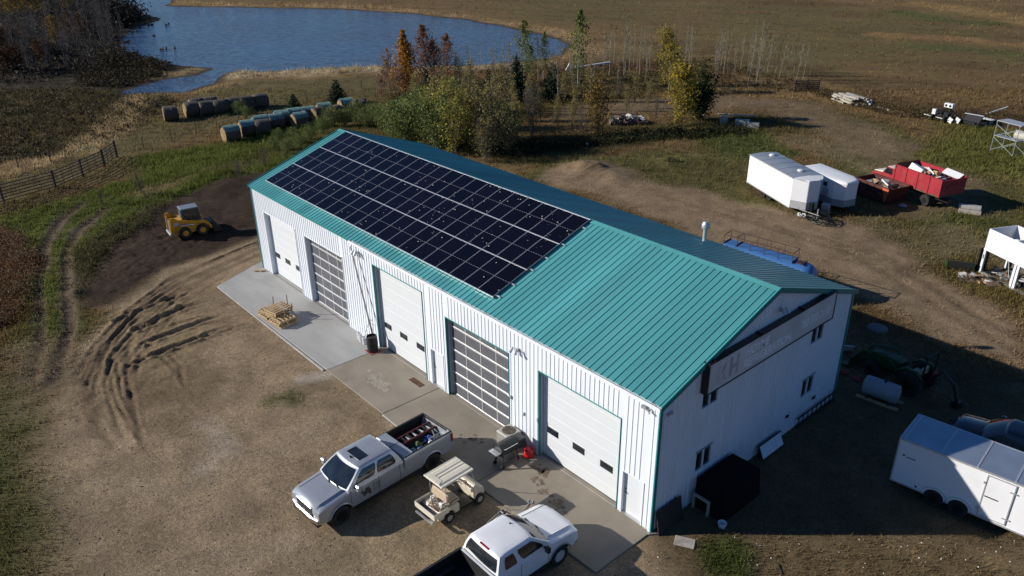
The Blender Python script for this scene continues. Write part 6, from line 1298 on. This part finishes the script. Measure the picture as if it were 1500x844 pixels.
# blue tank behind the shop
BLUE = mat('blue_tank_paint', (.055, .155, .37), .42, var=.1, dirt=((.04, .10, .22), .4, 1)); BLUED = mat('dark_rail', (.07, .035, .03), .6)
bt = thing('water_tank', 'long blue cylindrical tank with railed catwalk behind the teal roof', 'tank', (-9.05, 21.5, 0), .10)
RB = .95
MB().lathe([(0, -3.1), (.45, -3.05), (.74, -2.9), (.90, -2.65), (RB, -2.4), (RB, 2.4), (.90, 2.65), (.74, 2.9), (.45, 3.05), (0, 3.1)], (0, 0, 1.38), 'x', 28).build('tank_shell', BLUE, bt, smooth=40)
MB().bx((-2.7, -.42, 1.38 + RB - .06), (1.75, .42, 1.38 + RB + .03)).build('catwalk', BLUE, bt)
for y_ in (-.45, .45):
    m = MB(); m.bar((-2.7, y_, 2.93), (1.75, y_, 2.93), .035, .035)
    for k in range(6): m.bar((-2.7 + k * .89, y_, 2.34), (-2.7 + k * .89, y_, 2.93), .03, .03)
    m.build('railing', BLUED, bt)
for x_ in (-2.7, -1.9, 1.75): MB().bar((x_, -.45, 2.91), (x_, .45, 2.91), .035, .035).bar((x_, -.45, 2.39), (x_, .45, 2.39), .05, .05).build('rail_end', BLUED, bt)
MB().bar((2.35, -.4, 2.36), (2.35, .3, 2.36), .07, .07).bx((1.95, -.3, 2.30), (2.25, .2, 2.36)).build('hatch', BLUED, bt)
for x_ in (-2.0, 2.0): MB().prism([(-1.0, 0), (1.0, 0), (.9, 1.0), (-.9, 1.0)], 'x', x_ - .1, x_ + .1).build('saddle', BLUE, bt)
# tall white condenser frame at the right edge
WPAINT = mat('white_weathered_paint', (.70, .73, .76), .5, var=.05, dirt=((.5, .48, .43), .3, 1.2))
cu = thing('condenser_unit', 'white open topped condenser on tall legs at the right edge of the yard', 'condenser', (-1.12, 33.5, 0), -.46)
A, B_ = 5.2, 2.1; zb, zt = 1.66, 2.95
for (a_, b_) in (((0, 0), (A, .04)), ((0, B_ - .04), (A, B_)), ((0, .04), (.04, B_ - .04)), ((A - .04, .04), (A, B_ - .04)), ((2.05, .04), (2.11, B_ - .04))): MB().bx((a_[0], a_[1], zb), (b_[0], b_[1], zt)).build('side_panel', WPAINT, cu)
MB().bx((.04, .04, zb), (A - .04, B_ - .04, zb + .05)).build('coil_deck', mat('dark_coil', (.05, .055, .065), .7), cu); m = MB()
for a_, b_ in (((-.02, -.02), (A, .06)), ((-.02, B_ - .06), (A, B_ + .02))): m.bx((a_[0], a_[1], zb - .1), (b_[0], b_[1], zb - .002))
m.build('sill_rail', WPAINT, cu)
for x_ in (0, 2.35, 2.58, 4.9):
    for y_ in (0, B_ - .12): MB().bx((x_, y_, 0), (x_ + .16, y_ + .12, zb - .1)).build('leg', WPAINT, cu)
MB().bx((1.95, -.03, zt), (2.22, .12, zt + .06)).build('bracket', WPAINT, cu); MB().bx((.2, B_ - .02, .2), (2.3, B_, zb - .1)).bx((2.7, B_ - .02, .2), (4.8, B_, zb - .1)).build('coil_back', mat('brown_coil_fins', (.10, .085, .07), .8, var=.2, stretch=(20, 1, 1)), cu)
MB().bx((.06, -.022, .95), (.11, -.0025, 1.25)).build('leg_slot', BLACK, cu); MB().bar((1.5, .4, 1.6), (1.65, .7, .1), .025, .025).build('brace', WPAINT, cu); MB().bx((-.05, -.03, .0), (5.0, .25, .07)).build('base_rail', CONCB, cu)
dp = MB().box((-.22, .35, .8), (.06, .75, 1.55)).build('upright_sheet', BLACK, loc=cu.location, rz=-.46); tag(dp, 'dark upright panel leaning behind the white condenser leg', 'panel')
gbk = thing('loader_bucket', 'green empty loader bucket lying in the grass left of the condenser', 'bucket', on(1404, 392), .5)
MB().prism([(-.45, .0), (-.5, .6), (-.42, .62), (-.36, .08), (.45, .08), (.45, .0)], 'x', -.75, .75).build('shell', mat('bucket_black', (.02, .022, .02), .7), gbk)
for s in (-1, 1): MB().prism([(-.47, .0), (-.5, .6), (-.3, .55), (.45, .1), (.45, 0)], 'x', s * .75, s * .79).build('cheek_plate', JGREEN, gbk)
scrap('scrap_litter', 'brush and broken scrap on the ground below the condenser', on(1432, 410), .3, (1.0, .6, .22), 40, 14, (5, 2, 1, 1, 4, 0), .7)
block('white_block', 'white block among the scrap by the condenser', 'block', (1427, 407), (.55, .4, .2), .4, WHITE_PLASTIC); scrap('scrap_litter', 'pipes and scrap under the white condenser frame', inW(cu, (1.6, 1.0, 0)), -.46, (1.2, .7, .25), 30, 15, (2, 4, 1, 0, 4, 0), 1.2)
# scaffold tower
sc = thing('scaffold_tower', 'grey scaffold tower with two decks in the field edge grass', 'scaffold', on(1450, 222), -.35)
SW, SD_, SH_ = 2.3, 1.5, 2.9
for x_ in (0, SW):
    for y_ in (0, SD_): MB().tube((x_, y_, 0), (x_, y_, SH_), .03, n=6).build('post', GALV, sc)
    m = MB()
    for z_ in (.35, 1.0, 1.65, 2.3, SH_ - .05): m.tube((x_, 0, z_), (x_, SD_, z_), .02, n=5)
    m.build('rung', GALV, sc)
for y_ in (0, SD_): MB().tube((0, y_, .2), (SW, y_, 1.4), .014, n=5).tube((0, y_, 1.4), (SW, y_, .2), .014, n=5).tube((0, y_, 1.5), (SW, y_, 2.6), .014, n=5).tube((0, y_, 2.6), (SW, y_, 1.5), .014, n=5).build('cross_brace', mat('pale_green_tube', (.45, .52, .47), .5), sc)
MB().bx((-.1, .05, SH_), (SW + .1, SD_ - .05, SH_ + .06)).build('deck', mat('grey_deck', (.33, .36, .40), .6, var=.1), sc); MB().bx((-.1, .1, 1.5), (SW + .1, .75, 1.56)).build('deck', GALV, sc)
m = MB().tube((0, 0, .5), (1.5, .1, .5), .48, n=16).build('pale_drum', mat('pale_drum', (.42, .40, .34), .6, var=.1), loc=on(1487, 205), rz=-.3, smooth=40); tag(m, 'pale horizontal drum behind the scaffold tower', 'drum')
tag(MB().tube((0, 0, .35), (.0, .5, .35), .35, n=14).build('dark_drum', BLACK, loc=on(1497, 208), rz=-.3), 'dark drum end at the right frame edge behind the scaffold', 'drum')
# old implement
im = thing('old_implement', 'derelict farm implement with white two hole box and rusty wheels', 'implement', on(1385, 178), -.25)
f_ = MB(); f_.bar((-1.7, -.5, .45), (1.2, -.5, .45), .12, .12).bar((-1.7, .6, .45), (1.2, .6, .45), .12, .12).bar((-1.2, -.5, .45), (-.1, 0, 1.5), .1, .1).bar((1.2, -.5, .45), (.1, 0, 1.5), .1, .1).bar((.1, 0, 1.5), (1.2, .6, .5), .1, .1).bar((-.1, 0, 1.5), (-1.2, .6, .5), .1, .1); f_.build('frame', BLACK, im)
wb_ = MB().bx((-.45, -.2, 1.5), (.55, .25, 1.95)).build('white_box', WHITE_PLASTIC, im, bevel=.03)
for x_ in (-.2, .28): MB().lathe([(.14, 0), (.14, -.01)], (x_, -.205, 1.72), 'y', 14).build('hole', BLACK, wb_)
for x_ in (-1.1, .35): wheel(im, (x_, -.75, .34), .34, .16, -1, RUST, .6, spokes=8)
MB().bx((-.2, -.3, .5), (.3, .3, 1.0)).bx((-.9, -.25, .5), (-.5, .2, .9)).build('engine', SCR[4], im); MB().bx((-2.3, -.6, .36), (1.0, -.45, .42)).bx((-1.6, -.3, .5), (-1.2, .0, 1.1)).build('white_bar', WHITE_PLASTIC, im)
for p0 in ((.9, -.6, .4), (1.45, -.2, .45)): MB().box(p0, (.5, .08, .55), Matrix.Rotation(.4, 3, 'Y')).build('white_plate', WHITE_PLASTIC, im)
MB().prism([(.2, .2), (1.0, 1.15), (1.05, 1.12), (.6, .2)], 'x', 1.6, 3.4).bx((1.2, .1, .3), (3.2, .5, .5)).build('hopper', BLACK, im); MB().bar((1.4, .9, 1.1), (3.5, .9, 1.2), .2, .08).build('hopper_rim', GALV, im)
# bench of planks and a pole
pn = thing('plank_bench', 'white plank bench standing left of the scaffold tower', 'bench', on(1438, 181), -.28)
MB().bx((-1.0, -.3, .55), (1.2, .3, .62)).build('top', WHITE_PLASTIC, pn); MB().bx((-1.3, -.7, .08), (1.0, -.5, .2)).build('lower_plank', mat('cream_plank', (.6, .56, .44), .7), pn)
for x_ in (-.8, 1.0): MB().bx((x_ - .05, -.28, 0), (x_ + .05, .28, .55)).build('trestle', WOOD_GREY, pn)
p = on(1441, 170); tag(MB().bar((0, 0, .15), (1.6, 1.7, 1.0), .10, .10).build('white_pole', WHITE_PLASTIC, loc=p), 'white pole propped at a slant behind the plank bench', 'pole')
# timber pile, sacks
lp = thing('lumber_pile', 'heap of weathered grey timbers at the edge of the field', 'lumber', on(1245, 150), -.42)
q = random.Random(31); n_ = 0
for lay in range(4):
    for k in range(6 - lay):
        L_ = q.uniform(2.2, 4.2); x_ = q.uniform(-.9, .9); y_ = -1.1 + k * .44 + lay * .2
        MB().box((0, 0, 0), (L_, .34, .2), Matrix.Rotation(q.uniform(-.12, .12), 3, 'Z') @ Matrix.Rotation(q.uniform(-.06, .06), 3, 'Y')).build('timber', [WOOD_GREY, mat('timber_pale', (.42, .37, .29), .85, var=.3), WOOD_GREY][q.randrange(3)], lp, loc=(x_, y_, .12 + lay * .23))
for i_, px in enumerate(((1265, 153), (1269, 154.5), (1274, 156))): lump('sack', ['leftmost of the white sacks standing against the timber heap', 'middle white sack standing against the timber heap', 'rightmost of the white sacks standing against the timber heap'][i_], 'sack', on(*px), (.22, .18, .40), WHITE_PLASTIC, 60 + i_, 'white sacks by the timber heap')
p = on(1290, 158); tag(MB().bx((-1.4, -.12, 0), (1.5, .12, .14)).build('loose_timber', mat('bleached_timber', (.48, .43, .38), .8), loc=p, rz=-.5), 'single bleached timber lying right of the sacks', 'timber')
# brown gate panel in the saplings
bp_ = thing('gate_panel', 'brown slatted gate panel standing before the bare saplings', 'gate', on(1163, 136), .87)
GB = mat('brown_gate_slat', (.07, .042, .036), .8, var=.3)
for k in range(6): MB().bx((0, -.02, .15 + k * .24), (3.1, .02, .29 + k * .24)).build('slat', GB, bp_)
for x_ in (0, 1.5, 3.0): MB().bx((x_, .021, 0), (x_ + .1, .09, 1.65)).build('post', GB, bp_)
# low stuff behind the shrubs
bp2 = on(1078, 181)
tag(MB().bx((-1.8, -.1, .35), (2.2, .12, .45)).build('bleached_plank', mat('bleached_plank', (.47, .44, .38), .8), loc=on(1075, 174), rz=.55), 'long bleached plank lying on blocks behind the yellow tree', 'plank')
for i_, (px, s) in enumerate((((1060, 181), (.8, .7, .7)), ((1087, 184), (1.5, .8, .6)), ((1103, 187), (1.2, .8, .5)))): block('concrete_block', ['squat grey block nearest the yellow tree', 'long grey block in the middle of the row behind the yard', 'lower grey block at the right end of the row behind the yard'][i_], 'block', px, s, .55, CONCB, group='grey blocks behind the yard')
lump('white_bag', 'pale bag on the grass at the left end of the plank', 'bag', on(1030, 171), (.3, .2, .14), WHITE_PLASTIC, 71)
scrap('brush_pile', 'low dark heap topped with white scrap behind the rusty shrub', on(920, 181), .85, (2.0, .9, .9), 70, 16, (6, 2, 4, 0, 6, 0), .8)
tag(MB().lathe([(.0, 0), (.12, .05), (.13, .2), (.0, .3)], n=10, c=(0, 0, 0)).build('white_jug', WHITE_PLASTIC, loc=on(860, 213)), 'small white jug alone on the track behind the shop', 'jug')
dk = thing('dock_section', 'long grey dock section tilted in the grass near the lake', 'dock', on(868, 101), .95)
MB().box((0, 0, .55), (5.2, .55, .22), Matrix.Rotation(-.12, 3, 'Y')).build('deck', mat('dock_grey', (.40, .43, .43), .6, var=.2), dk); MB().bx((-2.6, -.1, 0), (-2.5, .1, .3)).bx((2.3, -.1, 0), (2.4, .1, .8)).build('leg', GALV, dk)
p = on(832, 104); m = MB().box((0, 0, .5), (.25, .5, 1.1), Matrix.Rotation(.5, 3, 'Y')).build('white_slab', WHITE_PLASTIC, loc=p, rz=.9); tag(m, 'white slab propped up left of the grey dock section', 'slab')
# ------------------------------------------------------------------ at the shop front
GRILLB = mat('grill_black', (.022, .024, .027), .42, var=.2)
gr = thing('pellet_grill', 'black barrel pellet grill on legs outside the shop', 'grill', (-6.72, -1.30, .05), .0)
brl = [(-.27 * math.cos(a) , .92 + .25 * math.sin(a)) for a in [math.pi * k / 10 for k in range(11)]] + [(.27, .70), (.18, .62), (-.18, .62), (-.27, .70)]
MB().prism(brl, 'y', -.52, .45).build('barrel', GRILLB, gr, smooth=35); MB().bx((-.275, -.5, .905), (.275, .43, .92)).build('lid_seam', SEAM, gr); MB().path([(.27, -.4, 1.0), (.34, -.4, 1.02), (.34, .3, 1.02), (.27, .3, 1.0)], .014, 6).build('handle', CHROME, gr)
MB().bx((-.25, -.80, .84), (.25, -.54, .87)).build('side_shelf', GALV, gr); MB().bx((-.26, .46, .60), (.26, .86, 1.02)).build('hopper', GRILLB, gr, bevel=.03)
for x_, y_ in ((.2, .38), (-.2, .38), (.2, -.42), (-.2, -.42)): MB().bar((x_ * .9, y_ * .9, .66), (x_ * 1.25, y_ * 1.1, .08), .06, .06).build('leg', GRILLB, gr)
for x_, y_ in ((.25, -.46), (-.25, -.46)): MB().lathe([(.10, -.03), (.10, .03)], (x_, y_, .10), 'x', 14).build('wheel', RUBBER, gr)
MB().bx((-.24, -.36, .26), (.24, .36, .29)).build('bottom_shelf', GRILLB, gr)
ac = thing('air_conditioner', 'beige air conditioner with a round fan grille against the shop wall', 'air conditioner', (-7.50, -.52, .05), .0)
MB().prism([(-.38, -.40), (.30, -.40), (.40, -.30), (.40, .38), (-.38, .38)], 'z', .03, .84).build('casing', mat('beige_casing', (.38, .37, .33), .5, var=.12), ac, bevel=.03)
MB().lathe([(.30, .842), (.30, .86), (.27, .865), (0, .862)], (0, 0, 0), n=24).build('fan_guard', mat('brown_fan', (.13, .10, .075), .6, var=.4, scale=14), ac); m = MB()
for k in range(9): m.path([(math.cos(6.283 * k / 9) * .05, math.sin(6.283 * k / 9) * .05, .87), (math.cos(6.283 * k / 9) * .29, math.sin(6.283 * k / 9) * .29, .868)], .008, 4)
for r_ in (.1, .18, .26): m.path([(r_ * math.cos(6.283 * k / 20), r_ * math.sin(6.283 * k / 20), .87) for k in range(21)], .006, 4)
m.build('guard_wire', BLACK, ac); m = MB()
for k in range(9): m.bx((-.386, -.34, .12 + k * .075), (-.379, .34, .15 + k * .075)); m.bx((-.34, -.406, .12 + k * .075), (.26, -.399, .15 + k * .075))
m.build('louvre', mat('louvre_shadow', (.20, .19, .17), .6), ac)
MB().path([(.1, .38, .5), (.3, .46, .7), (.55, .48, .3), (.58, .49, .02)], .03, 6).build('pipe', BLACK, ac)
gcn = thing('gas_can', 'bright red plastic gas can by the teal door jamb', 'gas can', (-6.42, -.34, .05), .5)
MB().lathe([(.20, 0), (.235, .05), (.235, .22), (.20, .33), (.08, .38), (0, .385)], (0, 0, 0), n=16).build('can_body', RED_PLASTIC, gcn, smooth=50); MB().path([(-.13, 0, .34), (-.1, 0, .46), (.06, 0, .46), (.1, 0, .36)], .022, 6).build('handle', RED_PLASTIC, gcn); MB().tube((.1, .05, .36), (.19, .08, .44), .028, n=8).build('spout', RED_PLASTIC, gcn)
br_ = thing('rain_barrel', 'black barrel under the leaning downspout beside the third door', 'barrel', (-18.55, -.52, .05))
MB().lathe([(.24, 0), (.26, .04), (.29, .3), (.28, .34), (.30, .38), (.30, .62), (.285, .66), (.295, .70), (.28, .92), (.255, .92), (.26, .84), (0, .83)], (0, 0, 0), n=20).build('barrel_shell', BLACK, br_, smooth=40); MB().bx((-.34, -.3, -.0), (.34, .3, .02)).build('base_board', mat('red_base', (.25, .05, .05), .8), br_)
for i_, (x_, y_) in enumerate(((-20.15, -.35), (-19.85, -.42), (-19.5, -.42))):
    b = thing('bucket', ['white bucket farthest left along the wall beside the barrel', 'middle white bucket of three beside the barrel', 'white bucket nearest the black barrel'][i_], 'bucket', (x_, y_, .055), 0, 'white buckets along the wall')
    MB().lathe([(.12, 0), (.15, .36), (.16, .37), (.15, .38), (.135, .36), (.115, .3), (0, .3)], (0, 0, 0), n=14).build('pail', WHITE_PLASTIC, b, smooth=40); MB().path([(.15 * math.cos(math.pi * k / 6), -.05, .34 - .12 * math.sin(math.pi * k / 6)) for k in range(7)], .006, 4).build('bail', GALV, b)
m = MB(); m.path([(-19.3, -.03, 1.3), (-19.3, -.12, 1.32), (-19.42, -.16, 1.2), (-19.6, -.3, .6), (-19.65, -.36, .35)], .018, 6); m.bar((-19.38, -.1, 1.28), (-19.0, -.1, 1.3), .02, .02); m.lathe([(.05, -.08), (.05, -.03)], (-19.3, 0, 1.45), 'y', 8)
m.build('hose_bib', GALV, bld)
# pallets with stakes
def pallet(name, label, loc, rz, group):
    t = thing(name, label, 'pallet', loc, rz, group)
    for k in range(5): MB().bx((-.60, -.50 + k * .228, .112), (.60, -.50 + k * .228 + .098, .138)).build('deck_board', WOOD, t)
    for y_ in (-.5, -.045, .41): MB().bx((-.60, y_, 0), (.60, y_ + .09, .018)).build('bottom_board', WOOD, t)
    for x_ in (-.6, -.02, .555): MB().bx((x_, -.50, .0185), (x_ + .045, .51, .1115)).build('stringer', WOOD, t)
    return t
pk = pallet('pallet', 'bottom wooden pallet at the left of the stack on the apron', (-25.95, -2.72, .056), .10, 'wooden pallets stacked on the apron'); n_ = 1
plist = [((-25.95, -2.72, .198), 1.66, 'second pallet up at the left of the stack on the apron'), ((-25.95, -2.70, .340), .07, 'third pallet up at the left of the stack on the apron'),
         ((-24.72, -2.62, .056), .10, 'bottom pallet at the right of the stack near the apron edge'), ((-24.72, -2.60, .198), 1.68, 'second pallet up at the right of the stack'), ((-24.74, -2.62, .340), .09, 'top pallet at the right lower end of the stack'),
         ((-25.42, -2.50, .484), 1.79, 'pallet lying across the stack, under the topmost one'), ((-25.40, -2.48, .626), 1.77, 'topmost pallet of the stack on the apron')]
for loc, rz, lb in plist: dup(pk, loc, (0, 0, rz), None, lb)
for i_, (x_, y_, z_, h_) in enumerate(((-26.4, -2.35, .48, .55), (-25.45, -1.92, .2, 1.15), (-24.75, -2.0, .48, .6))): tag(MB().bar((0, 0, 0), (.04, .03, h_), .035, .035).build('stake', RUST, loc=(x_, y_, z_)), ['thin brown stake at the left end of the pallets', 'thin brown stake behind the topmost pallet', 'thin brown stake at the right end of the pallets'][i_], 'stake', 'stakes in the pallet stack')
for k, (x_, y_, z_, rz) in enumerate(((-32.55, -.55, .07, .3), (-32.3, -.45, .07, .9))): tag(MB().box((0, 0, .035), (.75, .12, .07)).build('wood_offcut', WOOD, loc=(x_, y_, z_ + k * .01), rz=rz), ['wood offcut on the apron nearest the far corner', 'wood offcut lying askew beside the other at the far corner'][k], 'offcut', 'offcuts by the far corner')
# ---- along the gable
bs = thing('tarped_stack', 'black tarp covered stack against the gable wall under the window', 'tarp', (.12, 2.55, 0))
rows = []; q = random.Random(41)
for z_, e in ((.0, .10), (.5, .05), (1.0, .02), (1.27, 0), (1.31, -.08), (1.33, -.5)):
    rows.append([Vector((x_, y_, z_ + q.uniform(-.015, .015))) for x_, y_ in [(-.0 - 0, -e), (.7, -e * 1.2), (1.30 + e, -e), (1.33 + e, 1.1), (1.29 + e, 2.3 + e), (.9, 2.32 + e), (0, 2.3 + e), (0, 1.15)]] if z_ < 1.31 else
                [Vector((.65 + (x_ - .65) * (1 + e), 1.15 + (y_ - 1.15) * (1 + e), z_)) for x_, y_ in [(0, 0), (.7, 0), (1.30, 0), (1.33, 1.1), (1.29, 2.3), (.7, 2.32), (0, 2.3), (0, 1.15)]])
mb = MB(); mb.grid(rows, closed=True); mb.add(rows[-1], [tuple(range(8))]); mb.build('tarp', BLACK_MATT, bs)
wf = thing('sawhorse', 'weathered wooden sawhorse standing at the near end of the black tarp', 'sawhorse', (.16, 2.28, 0))
for x_ in (0, .68): MB().bx((x_, 0, 0), (x_ + .09, .09, .62)).build('post', WOOD_GREY, wf)
MB().bx((0, 0, .621), (.77, .09, .71)).build('top_rail', WOOD_GREY, wf)
p = (1.61, 2.25, 0); b = thing('bucket', 'white open bucket alone on the shaded ground by the gable', 'bucket', p)
MB().lathe([(.13, 0), (.16, .20), (.175, .21), (.16, .22), (.14, .20), (.12, .06), (0, .06)], (0, 0, 0), n=16).build('pail', WHITE_PLASTIC, b, smooth=40)
bd = MB().box((0, 0, .5), (.04, 1.45, 1.0)).build('dark_board', mat('dark_board', (.03, .022, .02), .8, var=.2), loc=(.32, .82, 0)); bd.rotation_euler = (0, -.2, 0); tag(bd, 'dark board leaning on the gable near the teal corner', 'board')
lp_ = thing('lean_panel', 'white sectional panel leaning on the wall base in shade', 'panel', (.40, 6.85, 0)); lp_.rotation_euler = (0, -.45, 0)
for y_, w_ in ((0, 1.1), (1.12, .45)): MB().bx((0, y_, .05), (.05, y_ + w_, .62)).build('panel_section', WHITE_STEEL, lp_)
MB().bx((-.01, -.05, 0), (.07, 1.62, .05)).bx((-.01, -.05, .62), (.07, 1.62, .67)).bx((-.01, -.06, .0), (.07, -.01, .67)).build('panel_frame', BLACK, lp_)
la = thing('ladder', 'dark ladder lying on edge along the foot of the gable wall', 'ladder', (.10, 9.9, 0))
for z_ in (.08, .50): MB().bx((0, 0, z_), (.06, 3.4, z_ + .055)).build('rail', BLACK, la)
for k in range(9): MB().bx((.015, .15 + k * .38, .136), (.045, .19 + k * .38, .499)).build('rung', BLACK, la)
for i_, (px, s, rz) in enumerate((((1003, 795), (.75, .5, .05), .5), ((958, 782), (.5, .12, .07), 1.0), ((1143, 834), (.5, .06, .04), -.7))): block(['flat_stone', 'rotten_board', 'dark_stick'][i_], ['flat brown slab of board on the dirt in front of the gable', 'rotten board end at the foot of the teal corner', 'short dark stick in the grass at the bottom of the frame'][i_], ['board', 'board', 'stick'][i_], px, s, rz, [WOOD_GREY, WOOD_GREY, BLACK][i_])
# ------------------------------------------------------------------ fences
def pipe_panel(a, b, label, h=1.55, rails=6):
    a = on(*a); b = on(*b); d = b - a; L_ = math.hypot(d.x, d.y)
    t = thing('pipe_fence_panel', label, 'fence', a, math.atan2(d.y, d.x), 'brown pipe fence panels along the lane')
    for k in range(rails): MB().bar((.05, 0, .22 + k * (h - .25) / (rails - 1)), (L_ - .05, 0, .22 + k * (h - .25) / (rails - 1) + d.z), .06, .075).build('rail', PIPE_RUST, t)
    for k in (0, 1): MB().bar((0 if k == 0 else L_, .0, -.1), (0 if k == 0 else L_, 0, h + .12), .15, .15).build('post', PIPE_RUST, t)
    for f_ in (.33, .66): MB().bar((L_ * f_, .045, .15), (L_ * f_, .045, h), .05, .03).build('stay', PIPE_RUST, t)
fp = [(-40, 315), (6, 298), (82, 277), (122, 260), (154, 245), (172, 231)]
fl_ = ['first pipe fence panel cut by the left frame edge', 'longest pipe fence panel at the left of the run', 'third pipe fence panel from the left', 'fourth pipe fence panel from the left', 'last pipe fence panel where the wire fence begins']
for i in range(5): pipe_panel(fp[i], fp[i + 1], fl_[i])
def wire_fence(pts, label, h=1.25, strands=4, r=.05):
    ps = [on(*p) for p in pts]; o = ps[0]; t = thing('wire_fence', label, 'fence', o)
    for p in ps: MB().tube(p - o - Vector((0, 0, .1)), p - o + Vector((0, 0, h)), r, n=6).build('post', PIPE_RUST, t)
    m = MB()
    for a, b in zip(ps[:-1], ps[1:]):
        for k in range(strands): z_ = Vector((0, 0, .35 + k * (h - .45) / (strands - 1))); m.tube(a - o + z_, b - o + z_, .006, n=3, cap=False)
    m.build('wire', GALV, t)
wire_fence([(172, 231), (211, 219), (252, 208), (288, 196), (318, 186), (350, 176), (404, 160), (450, 148), (490, 140), (530, 132)], 'wire fence with dark posts running from the pipe panels behind the bales')
wire_fence([(430, 22), (470, 22), (515, 24), (555, 27), (600, 31), (640, 36), (680, 42), (720, 47)], 'far wire fence standing along the opposite shore', strands=2)
wire_fence([(-30, 250), (28, 248), (75, 240)], 'short wire fence in the marsh at the left edge', strands=2)
# ------------------------------------------------------------------ ducks on the lake
DUCK = mat('dark_duck', (.02, .018, .016), .7); dk0 = None
for a_, b_ in ((880, 205), (918, 200), (785, 235), (730, 255), (740, 268), (690, 290), (672, 275), (935, 318), (622, 395), (655, 385), (1015, 470), (1033, 470), (1070, 458), (1165, 458), (1100, 190), (1070, 203)):
    p = at(100 + a_ / 7.47, 10 + b_ / 7.47, -.1)
    if dk0 is None:
        m = MB().lathe([(0, -.34), (.12, -.22), (.17, 0), (.12, .2), (.05, .3), (0, .31)], (0, 0, .10), 'x', 8); m.path([(.22, 0, .12), (.30, 0, .28), (.33, 0, .34), (.44, 0, .32)], [.05, .05, .07, .02], 6)
        o = dk0 = m.build('duck', DUCK, smooth=60); tag(o, 'dark duck floating on the lake near the wooded shore', 'duck', 'ducks on the lake')
    else: o = dk0.copy(); COL.objects.link(o)
    o.location = p; o.rotation_euler = (0, 0, rng.uniform(0, 6.28)); o.scale = (1.1, 1.1, 1.1)
# ------------------------------------------------------------------ round bales
BALE_S = mat('bale_weathered', (.085, .07, .058), .95, var=.35, scale=5, bump=.6, bscale=30, stretch=(1, 6, 6)); BALE_F = mat('bale_straw_face', (.27, .18, .085), .95, var=.45, scale=4, bump=.5, bscale=25); NETW = mat('teal_net_wrap', (.13, .235, .22), .7, var=.55, scale=4, bump=.3)
def bale(label, px, rz, net, group, seed, r=.84, L_=1.55, tip=0.0):
    p = on(*px); q = random.Random(seed); t = thing('hay_bale', label, 'hay bale', (p.x, p.y, p.z), rz, group); t.rotation_euler = (0, tip, rz)
    n = 26; rows = []
    for x_, k in ((-L_ / 2, .93), (-L_ / 2 + .08, 1), (-.2, 1.015), (.25, .995), (L_ / 2 - .08, 1), (L_ / 2, .93)):
        rows.append([Vector((x_, r * k * (1.04 if True else 1) * math.cos(6.283 * i / n) * q.uniform(.975, 1.025), r * k * .97 + r * k * .97 * math.sin(6.283 * i / n) * q.uniform(.975, 1.02))) for i in range(n)])
    MB().grid(rows, closed=True).build('bale_roll', BALE_S, t, smooth=50)
    for x_, rr in ((-L_ / 2, rows[0]), (L_ / 2, rows[-1])):
        s = -1 if x_ < 0 else 1; c = Vector((x_ + s * .02, 0, r * .93)); m = MB(); rings = [rr]
        for kk in (.75, .5, .25): rings.append([c + (v - Vector((x_, 0, r * .93))) * kk + Vector((s * q.uniform(0, .03), 0, 0)) for v in rr])
        m.grid(rings, closed=True); m.add(rings[-1], [tuple(range(n))]); m.build('bale_face', BALE_F, t)
    if net:
        m = MB(); ang0, ang1 = (.45, 2.65) if net == 1 else (.8, 2.3); rows = []
        for x_ in (-L_ / 2 - .01, -L_ / 4, 0, L_ / 4, L_ / 2 + .01): rows.append([Vector((x_, (r * 1.045 + q.uniform(0, .04)) * 1.03 * math.cos(ang0 + (ang1 - ang0) * i / 12), r * .95 + (r * 1.03 + q.uniform(0, .04)) * math.sin(ang0 + (ang1 - ang0) * i / 12))) for i in range(13)])
        m.grid(rows).build('net_wrap', NETW, t, smooth=True)
yb = math.pi / 2
BK = [(247, 177), (256, 176), (283, 170.5), (304, 168.5), (325, 166.5), (344, 163), (362, 161), (383, 157.5), (290, 164.5), (310, 162)]
bl_ = ['first hay bale at the left end of the back row', 'slumped half bale pressed beside the first back row bale', 'bale with bright straw face behind the gap in the back row', 'front bright faced bale of the back row', 'fifth bale of the back row, grey and weathered', 'sixth bale of the back row', 'seventh bale of the back row', 'last bale at the right end of the back row', 'bale half hidden behind the back row near its left end', 'bale showing over the back row near its middle']
for i, (px, lb) in enumerate(zip(BK, bl_)): bale(lb, px, yb + rng.uniform(-.1, .1) - .17, 0, 'hay bales of the back row', 100 + i, L_=.8 if i < 2 else 1.6)
FR = [((340, 207), 1, 1.7), ((364, 199), 1, yb), ((386, 197), 0, yb), ((383, 191.5), 1, yb), ((405, 189), 1, yb), ((414, 184), 1, yb), ((440, 186.5), 1, yb + .25), ((432, 180), 1, yb), ((452, 178), 2, yb), ((468, 178), 0, yb + .3), ((476, 172), 1, yb), ((492, 176), 0, yb + .8), ((508, 165), 1, yb), ((528, 165), 0, yb - .5)]
fl2 = ['front row bale with teal net wrap slumped over its top, nearest the fence', 'teal wrapped bale second in the front row', 'large bare grey bale with bright straw face in the front row', 'teal wrapped bale behind the bare grey one', 'teal wrapped bale with pale face beyond the bare grey one', 'teal wrapped bale behind in the middle of the front row', 'turned bale with a dark end and teal top in the front row', 'teal wrapped bale behind the turned bale', 'bale with a narrow teal strip in the front row', 'bare bale half behind green shrubs in the front row', 'teal wrapped bale behind the shrubs', 'broken brown bale with ragged face near the right of the row', 'teal wrapped bale by the small spruce', 'lone bare bale slumped at the right end of the front row']
for i, ((px, nt, rz), lb) in enumerate(zip(FR, fl2)): bale(lb, px, rz - .17 + rng.uniform(-.1, .1), nt, 'hay bales of the front row', 130 + i)
